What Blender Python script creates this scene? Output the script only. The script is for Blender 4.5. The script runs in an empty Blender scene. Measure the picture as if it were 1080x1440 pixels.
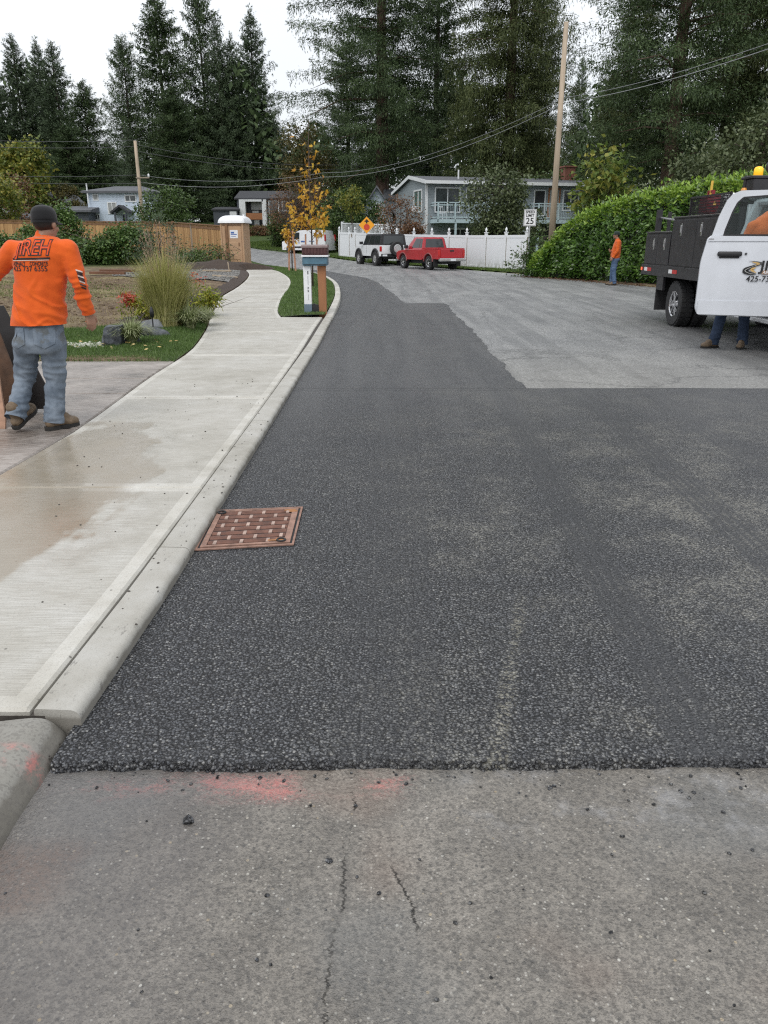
import bpy, bmesh, math, random
import numpy as np
from mathutils import Vector, Matrix, noise
from mathutils.bvhtree import BVHTree

R = math.radians
PI = math.pi
scene = bpy.context.scene
COL = scene.collection

# ------------------------------------------------------------------ camera model
TH = R(19.5); CS, CC, CH = math.sin(TH), math.cos(TH), 1.55

def ray(px, py):
    u = (px - 540) / 1080; v = (720 - py) / 1080
    return u, CC + v * CS, -CS + v * CC

def G(px, py, z=0.0):
    """ground point seen at a photo pixel, at height z"""
    u, dy, dz = ray(px, py); t = (z - CH) / dz
    return Vector((u * t, dy * t, z))

def P(px, py, Y):
    """point seen at a photo pixel at depth Y"""
    u, dy, dz = ray(px, py); t = Y / dy
    return Vector((u * t, Y, CH + dz * t))

def GF(px, py, zf):
    z = 0.1
    for _ in range(30):
        p = G(px, py, z); z = 0.5 * z + 0.5 * zf(p.y)
    p.z = z
    return p

# ------------------------------------------------------------------ mesh builder
class MB:
    def __init__(self):
        self.v = []; self.f = []; self.m = []; self.T = None
    def add(self, vs, fs, mi=0):
        o = len(self.v)
        if self.T is not None:
            vs = [tuple(self.T @ Vector(v)) for v in vs]
        self.v += [tuple(v) for v in vs]
        self.f += [tuple(i + o for i in f) for f in fs]
        self.m += [mi] * len(fs)
        return self
    def box(self, x0, x1, y0, y1, z0, z1, mi=0, bev=0.0, seg=1, M=None):
        bm = bmesh.new()
        bmesh.ops.create_cube(bm, size=1)
        for v in bm.verts:
            v.co = Vector(((x0 + x1) / 2 + v.co.x * (x1 - x0), (y0 + y1) / 2 + v.co.y * (y1 - y0), (z0 + z1) / 2 + v.co.z * (z1 - z0)))
        if bev > 0:
            bmesh.ops.bevel(bm, geom=bm.edges[:], offset=bev, segments=seg, affect='EDGES', profile=0.5)
        if M is not None:
            bm.transform(M)
        bm.verts.index_update()
        vs = [tuple(v.co) for v in bm.verts]; fs = [[v.index for v in f.verts] for f in bm.faces]
        bm.free()
        return self.add(vs, fs, mi)
    def bar(self, p, q, w, h=None, mi=0, bev=0.0):
        """box beam from p to q, w wide, h high"""
        h = h or w; p = Vector(p); q = Vector(q); d = q - p; L = d.length; d.normalize()
        up = Vector((0, 0, 1)) if abs(d.z) < 0.95 else Vector((0, 1, 0))
        s = d.cross(up).normalized(); u = s.cross(d)
        M = Matrix(((d.x, s.x, u.x, p.x), (d.y, s.y, u.y, p.y), (d.z, s.z, u.z, p.z), (0, 0, 0, 1)))
        return self.box(0, L, -w / 2, w / 2, -h / 2, h / 2, mi, bev, 1, M)
    def tube(self, pts, r, n=8, mi=0, cap=True):
        pts = [Vector(p) for p in pts]; k = len(pts)
        rs = r if isinstance(r, (list, tuple)) else [r] * k
        vs = []; fs = []
        ref = None
        for i, p in enumerate(pts):
            d = (pts[min(i + 1, k - 1)] - pts[max(i - 1, 0)]).normalized()
            if ref is None:
                ref = Vector((0, 0, 1)) if abs(d.z) < 0.9 else Vector((1, 0, 0))
            a = (ref - d * ref.dot(d)).normalized(); b = d.cross(a); ref = a
            for j in range(n):
                t = 2 * PI * j / n
                vs.append(p + (a * math.cos(t) + b * math.sin(t)) * rs[i])
        for i in range(k - 1):
            for j in range(n):
                fs.append((i * n + j, i * n + (j + 1) % n, (i + 1) * n + (j + 1) % n, (i + 1) * n + j))
        if cap:
            fs.append(tuple(reversed(range(n)))); fs.append(tuple(range((k - 1) * n, k * n)))
        return self.add(vs, fs, mi)
    def lathe(self, prof, n=24, axis='z', c=(0, 0, 0), mi=0, cap=True):
        vs = []; fs = []; k = len(prof)
        for r, h in prof:
            for j in range(n):
                t = 2 * PI * j / n
                a, b = r * math.cos(t), r * math.sin(t)
                p = (a, b, h) if axis == 'z' else ((a, h, b) if axis == 'y' else (h, a, b))
                vs.append((p[0] + c[0], p[1] + c[1], p[2] + c[2]))
        for i in range(k - 1):
            for j in range(n):
                fs.append((i * n + j, i * n + (j + 1) % n, (i + 1) * n + (j + 1) % n, (i + 1) * n + j))
        if cap:
            fs.append(tuple(reversed(range(n)))); fs.append(tuple(range((k - 1) * n, k * n)))
        return self.add(vs, fs, mi)
    def prism(self, poly, a, b, axis='y', mi=0):
        """extrude a 2-D polygon from a to b along an axis (x: poly=(y,z); y: poly=(x,z); z: poly=(x,y))"""
        n = len(poly)
        def mk(p, h):
            return (h, p[0], p[1]) if axis == 'x' else ((p[0], h, p[1]) if axis == 'y' else (p[0], p[1], h))
        vs = [mk(p, a) for p in poly] + [mk(p, b) for p in poly]
        fs = [tuple(range(n)), tuple(reversed(range(n, 2 * n)))]
        fs += [(i, i + n, (i + 1) % n + n, (i + 1) % n) for i in range(n)]
        return self.add(vs, fs, mi)
    def quad(self, a, b, c, d, mi=0):
        return self.add([a, b, c, d], [(0, 1, 2, 3)], mi)
    def slab(self, q, th, mi=0):
        """quad q (4 points) given a thickness th along its normal, outward"""
        q = [Vector(p) for p in q]; n = (q[1] - q[0]).cross(q[3] - q[0]).normalized() * th
        vs = q + [p + n for p in q]
        return self.add(vs, [(3, 2, 1, 0), (4, 5, 6, 7), (0, 1, 5, 4), (1, 2, 6, 5), (2, 3, 7, 6), (3, 0, 4, 7)], mi)
    def sphere(self, c, r, n=12, k=8, mi=0, s=(1, 1, 1)):
        vs = []; fs = []
        for i in range(k + 1):
            ph = PI * i / k
            for j in range(n):
                t = 2 * PI * j / n
                vs.append((c[0] + r * s[0] * math.sin(ph) * math.cos(t), c[1] + r * s[1] * math.sin(ph) * math.sin(t), c[2] + r * s[2] * math.cos(ph)))
        for i in range(k):
            for j in range(n):
                fs.append((i * n + j, (i + 1) * n + j, (i + 1) * n + (j + 1) % n, i * n + (j + 1) % n))
        return self.add(vs, fs, mi)
    def loft(self, rings, mi=0, cap=True):
        n = len(rings[0]); vs = [p for r in rings for p in r]; fs = []
        for i in range(len(rings) - 1):
            for j in range(n):
                fs.append((i * n + j, i * n + (j + 1) % n, (i + 1) * n + (j + 1) % n, (i + 1) * n + j))
        if cap:
            fs.append(tuple(reversed(range(n)))); fs.append(tuple(range((len(rings) - 1) * n, len(rings) * n)))
        return self.add(vs, fs, mi)
    def build(self, name, mats, parent=None, smooth=False, fix=True, auto=None):
        me = bpy.data.meshes.new(name)
        me.from_pydata(self.v, [], self.f)
        if not isinstance(mats, (list, tuple)): mats = [mats]
        for m in mats: me.materials.append(m)
        if len(mats) > 1: me.polygons.foreach_set('material_index', self.m)
        if fix:
            bm = bmesh.new(); bm.from_mesh(me); bmesh.ops.recalc_face_normals(bm, faces=bm.faces[:]); bm.to_mesh(me); bm.free()
        if smooth: me.polygons.foreach_set('use_smooth', [True] * len(me.polygons))
        if auto is not None:
            me.polygons.foreach_set('use_smooth', [True] * len(me.polygons))
            bm = bmesh.new(); bm.from_mesh(me)
            for e in bm.edges:
                if len(e.link_faces) == 2 and e.calc_face_angle(0) > R(auto): e.smooth = False
            bm.to_mesh(me); bm.free()
        me.update()
        return link(name, me, parent)

def link(name, me, parent=None):
    o = bpy.data.objects.new(name, me); COL.objects.link(o)
    if parent is not None: o.parent = parent
    return o

def npmesh(name, V, F, mats, parent=None, midx=None, smooth=False):
    """V (n,3) array, F (m,4) or (m,3) array"""
    me = bpy.data.meshes.new(name)
    V = np.asarray(V, dtype=np.float32); F = np.asarray(F, dtype=np.int32); k = F.shape[1]
    me.vertices.add(len(V)); me.vertices.foreach_set('co', V.ravel())
    me.loops.add(F.size); me.loops.foreach_set('vertex_index', F.ravel())
    me.polygons.add(len(F)); me.polygons.foreach_set('loop_start', np.arange(0, F.size, k, dtype=np.int32))
    me.polygons.foreach_set('loop_total', np.full(len(F), k, dtype=np.int32))
    if not isinstance(mats, (list, tuple)): mats = [mats]
    for m in mats: me.materials.append(m)
    if midx is not None: me.polygons.foreach_set('material_index', np.asarray(midx, dtype=np.int32))
    me.polygons.foreach_set('use_smooth', np.full(len(F), bool(smooth)))
    me.update(); me.validate()
    return link(name, me, parent)

def tag(o, label=None, cat=None, group=None, kind=None):
    if label: o['label'] = label
    if cat: o['category'] = cat
    if group: o['group'] = group
    if kind: o['kind'] = kind
    return o

def thing(name, label, cat, loc=(0, 0, 0), rz=0.0, group=None):
    o = bpy.data.objects.new(name, None); COL.objects.link(o)
    o.location = loc; o.rotation_euler = (0, 0, rz); o.empty_display_size = 0.2
    return tag(o, label, cat, group)

def copy_tree(o, parent=None):
    c = o.copy(); COL.objects.link(c)
    if parent is not None: c.parent = parent
    for ch in list(o.children): copy_tree(ch, c)
    return c

# ------------------------------------------------------------------ materials
class NT:
    def __init__(self, name):
        self.mat = bpy.data.materials.new(name); self.mat.use_nodes = True
        self.t = self.mat.node_tree; self.n = self.t.nodes; self.l = self.t.links
        self.b = self.n['Principled BSDF']; self.out = self.n['Material Output']
    def new(self, typ, **kw):
        nd = self.n.new(typ)
        for k, v in kw.items(): setattr(nd, k, v)
        return nd
    def put(self, sock, val):
        if isinstance(val, bpy.types.NodeSocket): self.l.new(val, sock)
        elif isinstance(val, (tuple, list)) and len(val) == 3 and sock.type == 'RGBA': sock.default_value = (*val, 1)
        else: sock.default_value = val
    def pos(self):
        return self.new('ShaderNodeNewGeometry').outputs['Position']
    def objc(self):
        return self.new('ShaderNodeTexCoord').outputs['Object']
    def island(self):
        return self.new('ShaderNodeNewGeometry').outputs['Random Per Island']
    def xyz(self, v):
        s = self.new('ShaderNodeSeparateXYZ'); self.put(s.inputs[0], v); return s.outputs
    def mapv(self, v, scale=(1, 1, 1), loc=(0, 0, 0), rot=(0, 0, 0)):
        m = self.new('ShaderNodeMapping'); self.put(m.inputs['Vector'], v)
        m.inputs['Scale'].default_value = scale; m.inputs['Location'].default_value = loc; m.inputs['Rotation'].default_value = rot
        return m.outputs[0]
    def noise(self, v, scale, det=2.0, rough=0.5, dist=0.0, col=False):
        nd = self.new('ShaderNodeTexNoise'); self.put(nd.inputs['Vector'], v)
        nd.inputs['Scale'].default_value = scale; nd.inputs['Detail'].default_value = det
        nd.inputs['Roughness'].default_value = rough; nd.inputs['Distortion'].default_value = dist
        return nd.outputs['Color' if col else 'Fac']
    def vor(self, v, scale, feat='F1', rnd=1.0):
        nd = self.new('ShaderNodeTexVoronoi', feature=feat); self.put(nd.inputs['Vector'], v)
        nd.inputs['Scale'].default_value = scale; nd.inputs['Randomness'].default_value = rnd
        return nd
    def m(self, op, a, b=None, c=None, clamp=False):
        nd = self.new('ShaderNodeMath', operation=op, use_clamp=clamp)
        self.put(nd.inputs[0], a)
        if b is not None: self.put(nd.inputs[1], b)
        if c is not None: self.put(nd.inputs[2], c)
        return nd.outputs[0]
    def step(self, v, a, b, lo=0.0, hi=1.0):
        nd = self.new('ShaderNodeMapRange', interpolation_type='SMOOTHSTEP')
        self.put(nd.inputs[0], v)
        for i, x in enumerate((a, b, lo, hi)): nd.inputs[i + 1].default_value = x
        return nd.outputs[0]
    def mix(self, f, a, b, mode='MIX'):
        nd = self.new('ShaderNodeMix', data_type='RGBA', blend_type=mode)
        self.put(nd.inputs[0], f); self.put(nd.inputs[6], a); self.put(nd.inputs[7], b)
        return nd.outputs[2]
    def ramp(self, f, stops, interp='LINEAR'):
        nd = self.new('ShaderNodeValToRGB'); cr = nd.color_ramp; cr.interpolation = interp
        while len(cr.elements) < len(stops): cr.elements.new(0.5)
        for e, (p, c) in zip(cr.elements, stops): e.position = p; e.color = (*c, 1)
        self.put(nd.inputs[0], f); return nd.outputs[0]
    def bump(self, h, strength=0.5, dist=0.01, nrm=None):
        nd = self.new('ShaderNodeBump'); self.put(nd.inputs['Height'], h)
        nd.inputs['Strength'].default_value = strength; nd.inputs['Distance'].default_value = dist
        if nrm is not None: self.put(nd.inputs['Normal'], nrm)
        self.l.new(nd.outputs[0], self.b.inputs['Normal']); return nd.outputs[0]
    def set(self, color=None, rough=None, metal=None, spec=None, coat=None, trans=None, emit=None, es=None):
        b = self.b.inputs
        if color is not None: self.put(b['Base Color'], color)
        if rough is not None: self.put(b['Roughness'], rough)
        if metal is not None: self.put(b['Metallic'], metal)
        if spec is not None: self.put(b['Specular IOR Level'], spec)
        if coat is not None: self.put(b['Coat Weight'], coat); b['Coat Roughness'].default_value = 0.06
        if trans is not None: self.put(b['Transmission Weight'], trans)
        if emit is not None: self.put(b['Emission Color'], emit); b['Emission Strength'].default_value = es or 1
        return self.mat

def pm(name, color, rough=0.55, var=0.12, scale=6.0, bump=0.0, bscale=60.0, metal=0.0, coat=None, spec=None, stretch=(1, 1, 1)):
    n = NT(name); c = n.mapv(n.objc(), stretch)
    f = n.noise(c, scale, 4, 0.6)
    lo = tuple(x * (1 - var) for x in color); hi = tuple(min(1, x * (1 + var)) for x in color)
    col = n.ramp(f, [(0.3, lo), (0.7, hi)])
    rr = n.step(n.noise(c, scale * 2.3, 3), 0.3, 0.7, max(0.02, rough * 0.85), min(1, rough * 1.15))
    if bump > 0: n.bump(n.noise(c, bscale, 3), bump, 0.006)
    return n.set(col, rr, metal, spec, coat)

def leafmat(name, cols, rough=0.5, trans=0.25, nscale=0.6, spec=0.4):
    """foliage: colour varies per leaf and in slow patches"""
    n = NT(name)
    r = n.island(); f = n.noise(n.objc(), nscale, 2)
    t = n.m('ADD', n.m('MULTIPLY', r, 0.65), n.m('MULTIPLY', n.m('SUBTRACT', f, 0.3), 0.8), clamp=True)
    k = len(cols)
    col = n.ramp(t, [(0.08 + 0.84 * i / (k - 1), c) for i, c in enumerate(cols)])
    n.set(col, rough, spec=spec)
    tr = n.new('ShaderNodeBsdfTranslucent'); n.put(tr.inputs[0], col)
    mx = n.new('ShaderNodeMixShader'); mx.inputs[0].default_value = trans
    n.l.new(n.b.outputs[0], mx.inputs[1]); n.l.new(tr.outputs[0], mx.inputs[2]); n.l.new(mx.outputs[0], n.out.inputs['Surface'])
    return n.mat

def glassmat(name, tint, rough=0.03, mixf=0.72):
    """tinted window glass: mostly see-through, with a sharp sky reflection"""
    n = NT(name); n.set(tuple(t * 0.08 for t in tint), rough, spec=0.7)
    tr = n.new('ShaderNodeBsdfTransparent'); n.put(tr.inputs[0], tint)
    mx = n.new('ShaderNodeMixShader'); mx.inputs[0].default_value = mixf
    n.l.new(n.b.outputs[0], mx.inputs[1]); n.l.new(tr.outputs[0], mx.inputs[2]); n.l.new(mx.outputs[0], n.out.inputs['Surface'])
    return n.mat

M = {}
M['black_plastic'] = pm('black_plastic', (0.018, 0.018, 0.02), 0.5)
M['black_paint'] = pm('black_paint', (0.022, 0.021, 0.024), 0.38, 0.35, 5, 0.15, 30)
M['rubber'] = pm('rubber', (0.02, 0.02, 0.021), 0.75, 0.3, 20, 0.3, 90)
M['chrome'] = pm('chrome', (0.62, 0.62, 0.63), 0.18, 0.1, 9, metal=1.0)
M['steel'] = pm('steel', (0.45, 0.45, 0.46), 0.35, 0.15, 9, metal=0.9)
M['alloy'] = pm('alloy', (0.55, 0.55, 0.55), 0.35, 0.1, 9, metal=0.6)
M['white_car'] = pm('white_car', (0.72, 0.73, 0.75), 0.3, 0.04, 2, coat=0.6)
M['red_car'] = pm('red_car', (0.38, 0.012, 0.022), 0.32, 0.1, 2, coat=0.6)
M['red_lens'] = pm('red_lens', (0.45, 0.02, 0.02), 0.2)
M['white_lens'] = pm('white_lens', (0.75, 0.75, 0.75), 0.25, 0.05)
M['amber_lens'] = NT('amber_lens').set((0.9, 0.42, 0.02), 0.15, emit=(1.0, 0.55, 0.03), es=0.45)
M['dark_glass'] = pm('dark_glass', (0.025, 0.03, 0.033), 0.06, 0.2, 3, spec=0.7)
M['house_glass'] = pm('house_glass', (0.05, 0.06, 0.065), 0.08, 0.4, 1.2, spec=0.8)
M['green_glass'] = pm('green_glass', (0.10, 0.16, 0.15), 0.07, 0.2, 2, spec=0.8)
M['door_glass'] = glassmat('door_glass', (0.80, 0.88, 0.87), 0.02, 0.82)
M['plate'] = pm('plate', (0.7, 0.72, 0.75), 0.4, 0.05)
M['interior'] = pm('interior', (0.05, 0.05, 0.053), 0.7)
# ------------------------------------------------------------------ world, sun, camera
w = bpy.data.worlds.new('World'); scene.world = w; w.use_nodes = True
wt = w.node_tree; wn = wt.nodes; wl = wt.links
bg = wn['Background']
SUN_EL, SUN_AZ = R(52), R(200)
sky = wn.new('ShaderNodeTexSky'); sky.sky_type = 'NISHITA'; sky.sun_disc = False
sky.sun_elevation = SUN_EL; sky.sun_rotation = SUN_AZ; sky.dust_density = 3.0; sky.air_density = 1.0
tc = wn.new('ShaderNodeTexCoord')
mp = wn.new('ShaderNodeMapping'); mp.inputs['Scale'].default_value = (1, 1, 2.2); wl.new(tc.outputs['Generated'], mp.inputs[0])
nz = wn.new('ShaderNodeTexNoise'); nz.inputs['Scale'].default_value = 2.2; nz.inputs['Detail'].default_value = 5; nz.inputs['Roughness'].default_value = 0.5
wl.new(mp.outputs[0], nz.inputs['Vector'])
cr = wn.new('ShaderNodeValToRGB'); cr.color_ramp.elements[0].position = 0.3; cr.color_ramp.elements[1].position = 0.72
cr.color_ramp.elements[0].color = (0.80, 0.835, 0.88, 1); cr.color_ramp.elements[1].color = (0.95, 0.97, 0.99, 1)
wl.new(nz.outputs['Fac'], cr.inputs[0])
# overcast cloud deck: brighter overhead than at the horizon
sx = wn.new('ShaderNodeSeparateXYZ'); wl.new(tc.outputs['Generated'], sx.inputs[0])
ov = wn.new('ShaderNodeMapRange'); ov.inputs[1].default_value = 0.0; ov.inputs[2].default_value = 1.0; ov.inputs[3].default_value = 7.4; ov.inputs[4].default_value = 12.0
wl.new(sx.outputs[2], ov.inputs[0])
vs_ = wn.new('ShaderNodeVectorMath'); vs_.operation = 'SCALE'; wl.new(cr.outputs[0], vs_.inputs[0]); wl.new(ov.outputs[0], vs_.inputs['Scale'])
mx = wn.new('ShaderNodeMix'); mx.data_type = 'RGBA'; mx.inputs[0].default_value = 0.88
wl.new(sky.outputs[0], mx.inputs[6]); wl.new(vs_.outputs[0], mx.inputs[7]); wl.new(mx.outputs[2], bg.inputs[0])
bg.inputs[1].default_value = 0.12

sl = bpy.data.lights.new('sun', 'SUN'); sl.energy = 1.0; sl.angle = R(25); sl.color = (1, 0.97, 0.92)
so = bpy.data.objects.new('sun', sl); COL.objects.link(so)
so.rotation_euler = (R(90) - SUN_EL, 0, PI - SUN_AZ)

cam = bpy.data.cameras.new('camera'); cam.sensor_fit = 'HORIZONTAL'; cam.sensor_width = 36; cam.lens = 36
cam.clip_end = 2000; cam.clip_start = 0.05
co = bpy.data.objects.new('camera', cam); COL.objects.link(co)
co.location = (0, 0, CH); co.rotation_euler = (R(90) - TH, 0, 0); scene.camera = co
scene.view_settings.view_transform = 'Standard'; scene.view_settings.look = 'None'
scene.view_settings.exposure = 0.30; scene.view_settings.gamma = 1.0
try:
    scene.cycles.use_denoising = False; scene.cycles.filter_width = 1.2; scene.cycles.sample_clamp_indirect = 4.0
    scene.cycles.max_bounces = 6; scene.cycles.transparent_max_bounces = 12
except Exception: pass

# ------------------------------------------------------------------ heights
def base(y):
    return float(np.interp(y, [-60, 46, 54, 62, 70, 80, 90, 110, 140, 400], [0, 0, .12, .33, .5, .82, 1.25, 3.2, 4.5, 9]))
def yardz(y):
    return float(np.interp(y, [4, 10, 16, 22, 27, 40, 48, 60, 75, 90, 110, 140, 400], [.05, .08, .13, .2, .3, .31, .62, .85, 1.1, 1.6, 3.2, 4.5, 9]))
def walkz(y):
    return float(np.interp(y, [-5, 16.2, 24, 34, 50], [.06, .06, .13, .30, .32]))

ROAD_L = [(-1.10, -8), (-1.08, 2.19), (-1.025, 2.2), (-1.0, 3.2), (-1.0, 12), (-1.04, 14.6), (-1.07, 17), (-1.12, 20), (-1.3, 23.8), (-1.67, 28.6), (-2.38, 33.8), (-3.4, 38.4), (-6, 47), (-9.6, 54), (-14, 62), (-17.5, 72), (-19.5, 82), (-22, 98)]
ROAD_R = [(12.5, -8), (12.5, 2), (12.2, 12), (11.6, 18), (10.9, 22.3), (9.7, 27), (8.2, 32), (6.9, 38), (4.75, 43.8), (2.7, 48), (-1.0, 53.5), (-3.4, 59), (-5.5, 65), (-8.6, 71), (-11.6, 76), (-14, 82), (-15.5, 90), (-17.5, 98)]
def polylen(pl):
    s = [0]
    for a, b in zip(pl[:-1], pl[1:]): s.append(s[-1] + math.dist(a, b))
    return s
def resample(pl, ys):
    """points of polyline at given y (monotonic in y)"""
    xs = np.interp(ys, [p[1] for p in pl], [p[0] for p in pl]); return list(zip(xs, ys))
def smooth_poly(pl, n=4):
    """Catmull-Rom through 2-D points"""
    pts = [pl[0]] + list(pl) + [pl[-1]]; out = []
    for i in range(1, len(pts) - 2):
        p0, p1, p2, p3 = [np.array(p, float) for p in pts[i - 1:i + 3]]
        for k in range(n):
            t = k / n
            out.append(tuple(0.5 * (2 * p1 + (p2 - p0) * t + (2 * p0 - 5 * p1 + 4 * p2 - p3) * t * t + (3 * p1 - p0 - 3 * p2 + p3) * t ** 3)))
    out.append(tuple(pl[-1])); return out
def road_lx(y): return np.interp(y, [p[1] for p in ROAD_L], [p[0] for p in ROAD_L])
def road_rx(y): return np.interp(y, [p[1] for p in ROAD_R], [p[0] for p in ROAD_R])

# sidewalk edges in world metres
SW_L = [(-2.62, -3), (-2.62, 2.2), (-2.6, 5), (-2.57, 6.3)] + [tuple(GF(a, b, walkz)[:2]) for a, b in ((210, 530), (262, 497), (282, 475), (293, 455), (294, 443), (297, 430), (313, 416), (336, 402), (348, 391), (349, 383), (338, 376.5))]
SW_R = [(-1.16, -3), (-1.19, 2.2), (-1.165, 3.2), (-1.16, 5), (-1.16, 8), (-1.18, 11), (-1.24, 14), (-1.27, 17.2)]
SW_R2 = [tuple(GF(a, b, walkz)[:2]) for a, b in ((396, 446), (391, 438), (393, 428), (397, 418), (407, 404), (409, 396), (404, 388.5), (388, 380.5), (367, 376.5), (352, 374.8))]
SW_Ls = smooth_poly(SW_L, 6); SW_R2s = smooth_poly(SW_R2, 6)
def swl(y): return float(np.interp(y, [p[1] for p in SW_Ls], [p[0] for p in SW_Ls]))

def pip(x, y, poly):
    """points in polygon, numpy"""
    x = np.asarray(x); y = np.asarray(y); ins = np.zeros(x.shape, bool); n = len(poly)
    for i in range(n):
        x1, y1 = poly[i]; x2, y2 = poly[(i + 1) % n]
        if y1 == y2: continue
        c = ((y1 > y) != (y2 > y)) & (x < (x2 - x1) * (y - y1) / (y2 - y1) + x1)
        ins ^= c
    return ins

def gh(x, y):
    """terrain height"""
    b = base(y)
    if y > 97: return yardz(y)
    lx = float(road_lx(y)); rx = float(road_rx(y))
    if x > rx:
        return b + 0.06 * min(1, (x - rx) / 0.5)
    if y < 36: lx = swl(y)
    d = lx - x
    if d > 0 and y < 10.06 and x > -9.1 and x < lx - 0.0: return -0.06
    if d > 0:
        t = min(1.0, d / (0.4 if y < 36 else 2.5))
        f = (noise.noise(Vector((x * 0.35, y * 0.35, 0))) * 0.05 + noise.noise(Vector((x * 1.4, y * 1.4, 3))) * 0.025) if y > 12.5 else 0
        if 15 < y < 27 and x < -4.2:   # furrows of a grader in the bare dirt
            f += 0.022 * math.sin((x * 0.75 + y * 1.0) * 7 + 1.5 * noise.noise(Vector((x, y, 9))))
        edge = walkz(y) - 0.03 if y < 36 else b - 0.05
        return edge + (yardz(y) - edge) * t + f * t
    return b - 0.12

# ------------------------------------------------------------------ ground materials
def zone_mat():
    n = NT('soil'); p = n.pos()
    f1 = n.noise(p, 0.55, 3); f2 = n.noise(p, 9, 4, 0.65); f3 = n.noise(n.mapv(p, (1, 2.6, 1), rot=(0, 0, 0.62)), 14, 3)
    dirt = n.ramp(n.m('ADD', n.m('MULTIPLY', f2, 0.6), n.m('MULTIPLY', f3, 0.4)), [(0.32, (0.045, 0.03, 0.02)), (0.5, (0.13, 0.092, 0.06)), (0.66, (0.26, 0.2, 0.13))])
    straw = n.ramp(f2, [(0.3, (0.11, 0.09, 0.045)), (0.7, (0.3, 0.25, 0.14))])
    c1 = n.mix(n.step(f1, 0.48, 0.62), dirt, straw)
    grn = n.ramp(f2, [(0.3, (0.025, 0.045, 0.012)), (0.7, (0.075, 0.11, 0.03))])
    y = n.xyz(p)[1]
    c2 = n.mix(n.step(n.m('ADD', y, n.m('MULTIPLY', f1, 6)), 40, 46), c1, grn)
    n.bump(n.m('ADD', f2, n.m('MULTIPLY', f3, 0.7)), 0.8, 0.06)
    return n.set(c2, 0.9, spec=0.2)
M['soil'] = zone_mat()

def grain(n, p, s1=100, s2=230):
    v1 = n.vor(p, s1); v2 = n.vor(p, s2)
    r1 = n.xyz(v1.outputs['Color'])[0]; r2 = n.xyz(v2.outputs['Color'])[0]
    return v1.outputs['Distance'], r1, v2.outputs['Distance'], r2

def track(n, x, y, a, b, half, wob=0.0):
    """mask of a straight tyre track through ground points a and b"""
    a = Vector(a[:2]); b = Vector(b[:2]); d = (b - a).normalized(); nr = Vector((-d.y, d.x))
    s = n.m('ADD', n.m('MULTIPLY', x, nr.x), n.m('MULTIPLY', y, nr.y))
    s = n.m('ADD', s, -a.dot(nr))
    l = n.m('ADD', n.m('MULTIPLY', x, d.x), n.m('MULTIPLY', y, d.y))
    return n.m('ABSOLUTE', s), s, l

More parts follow.
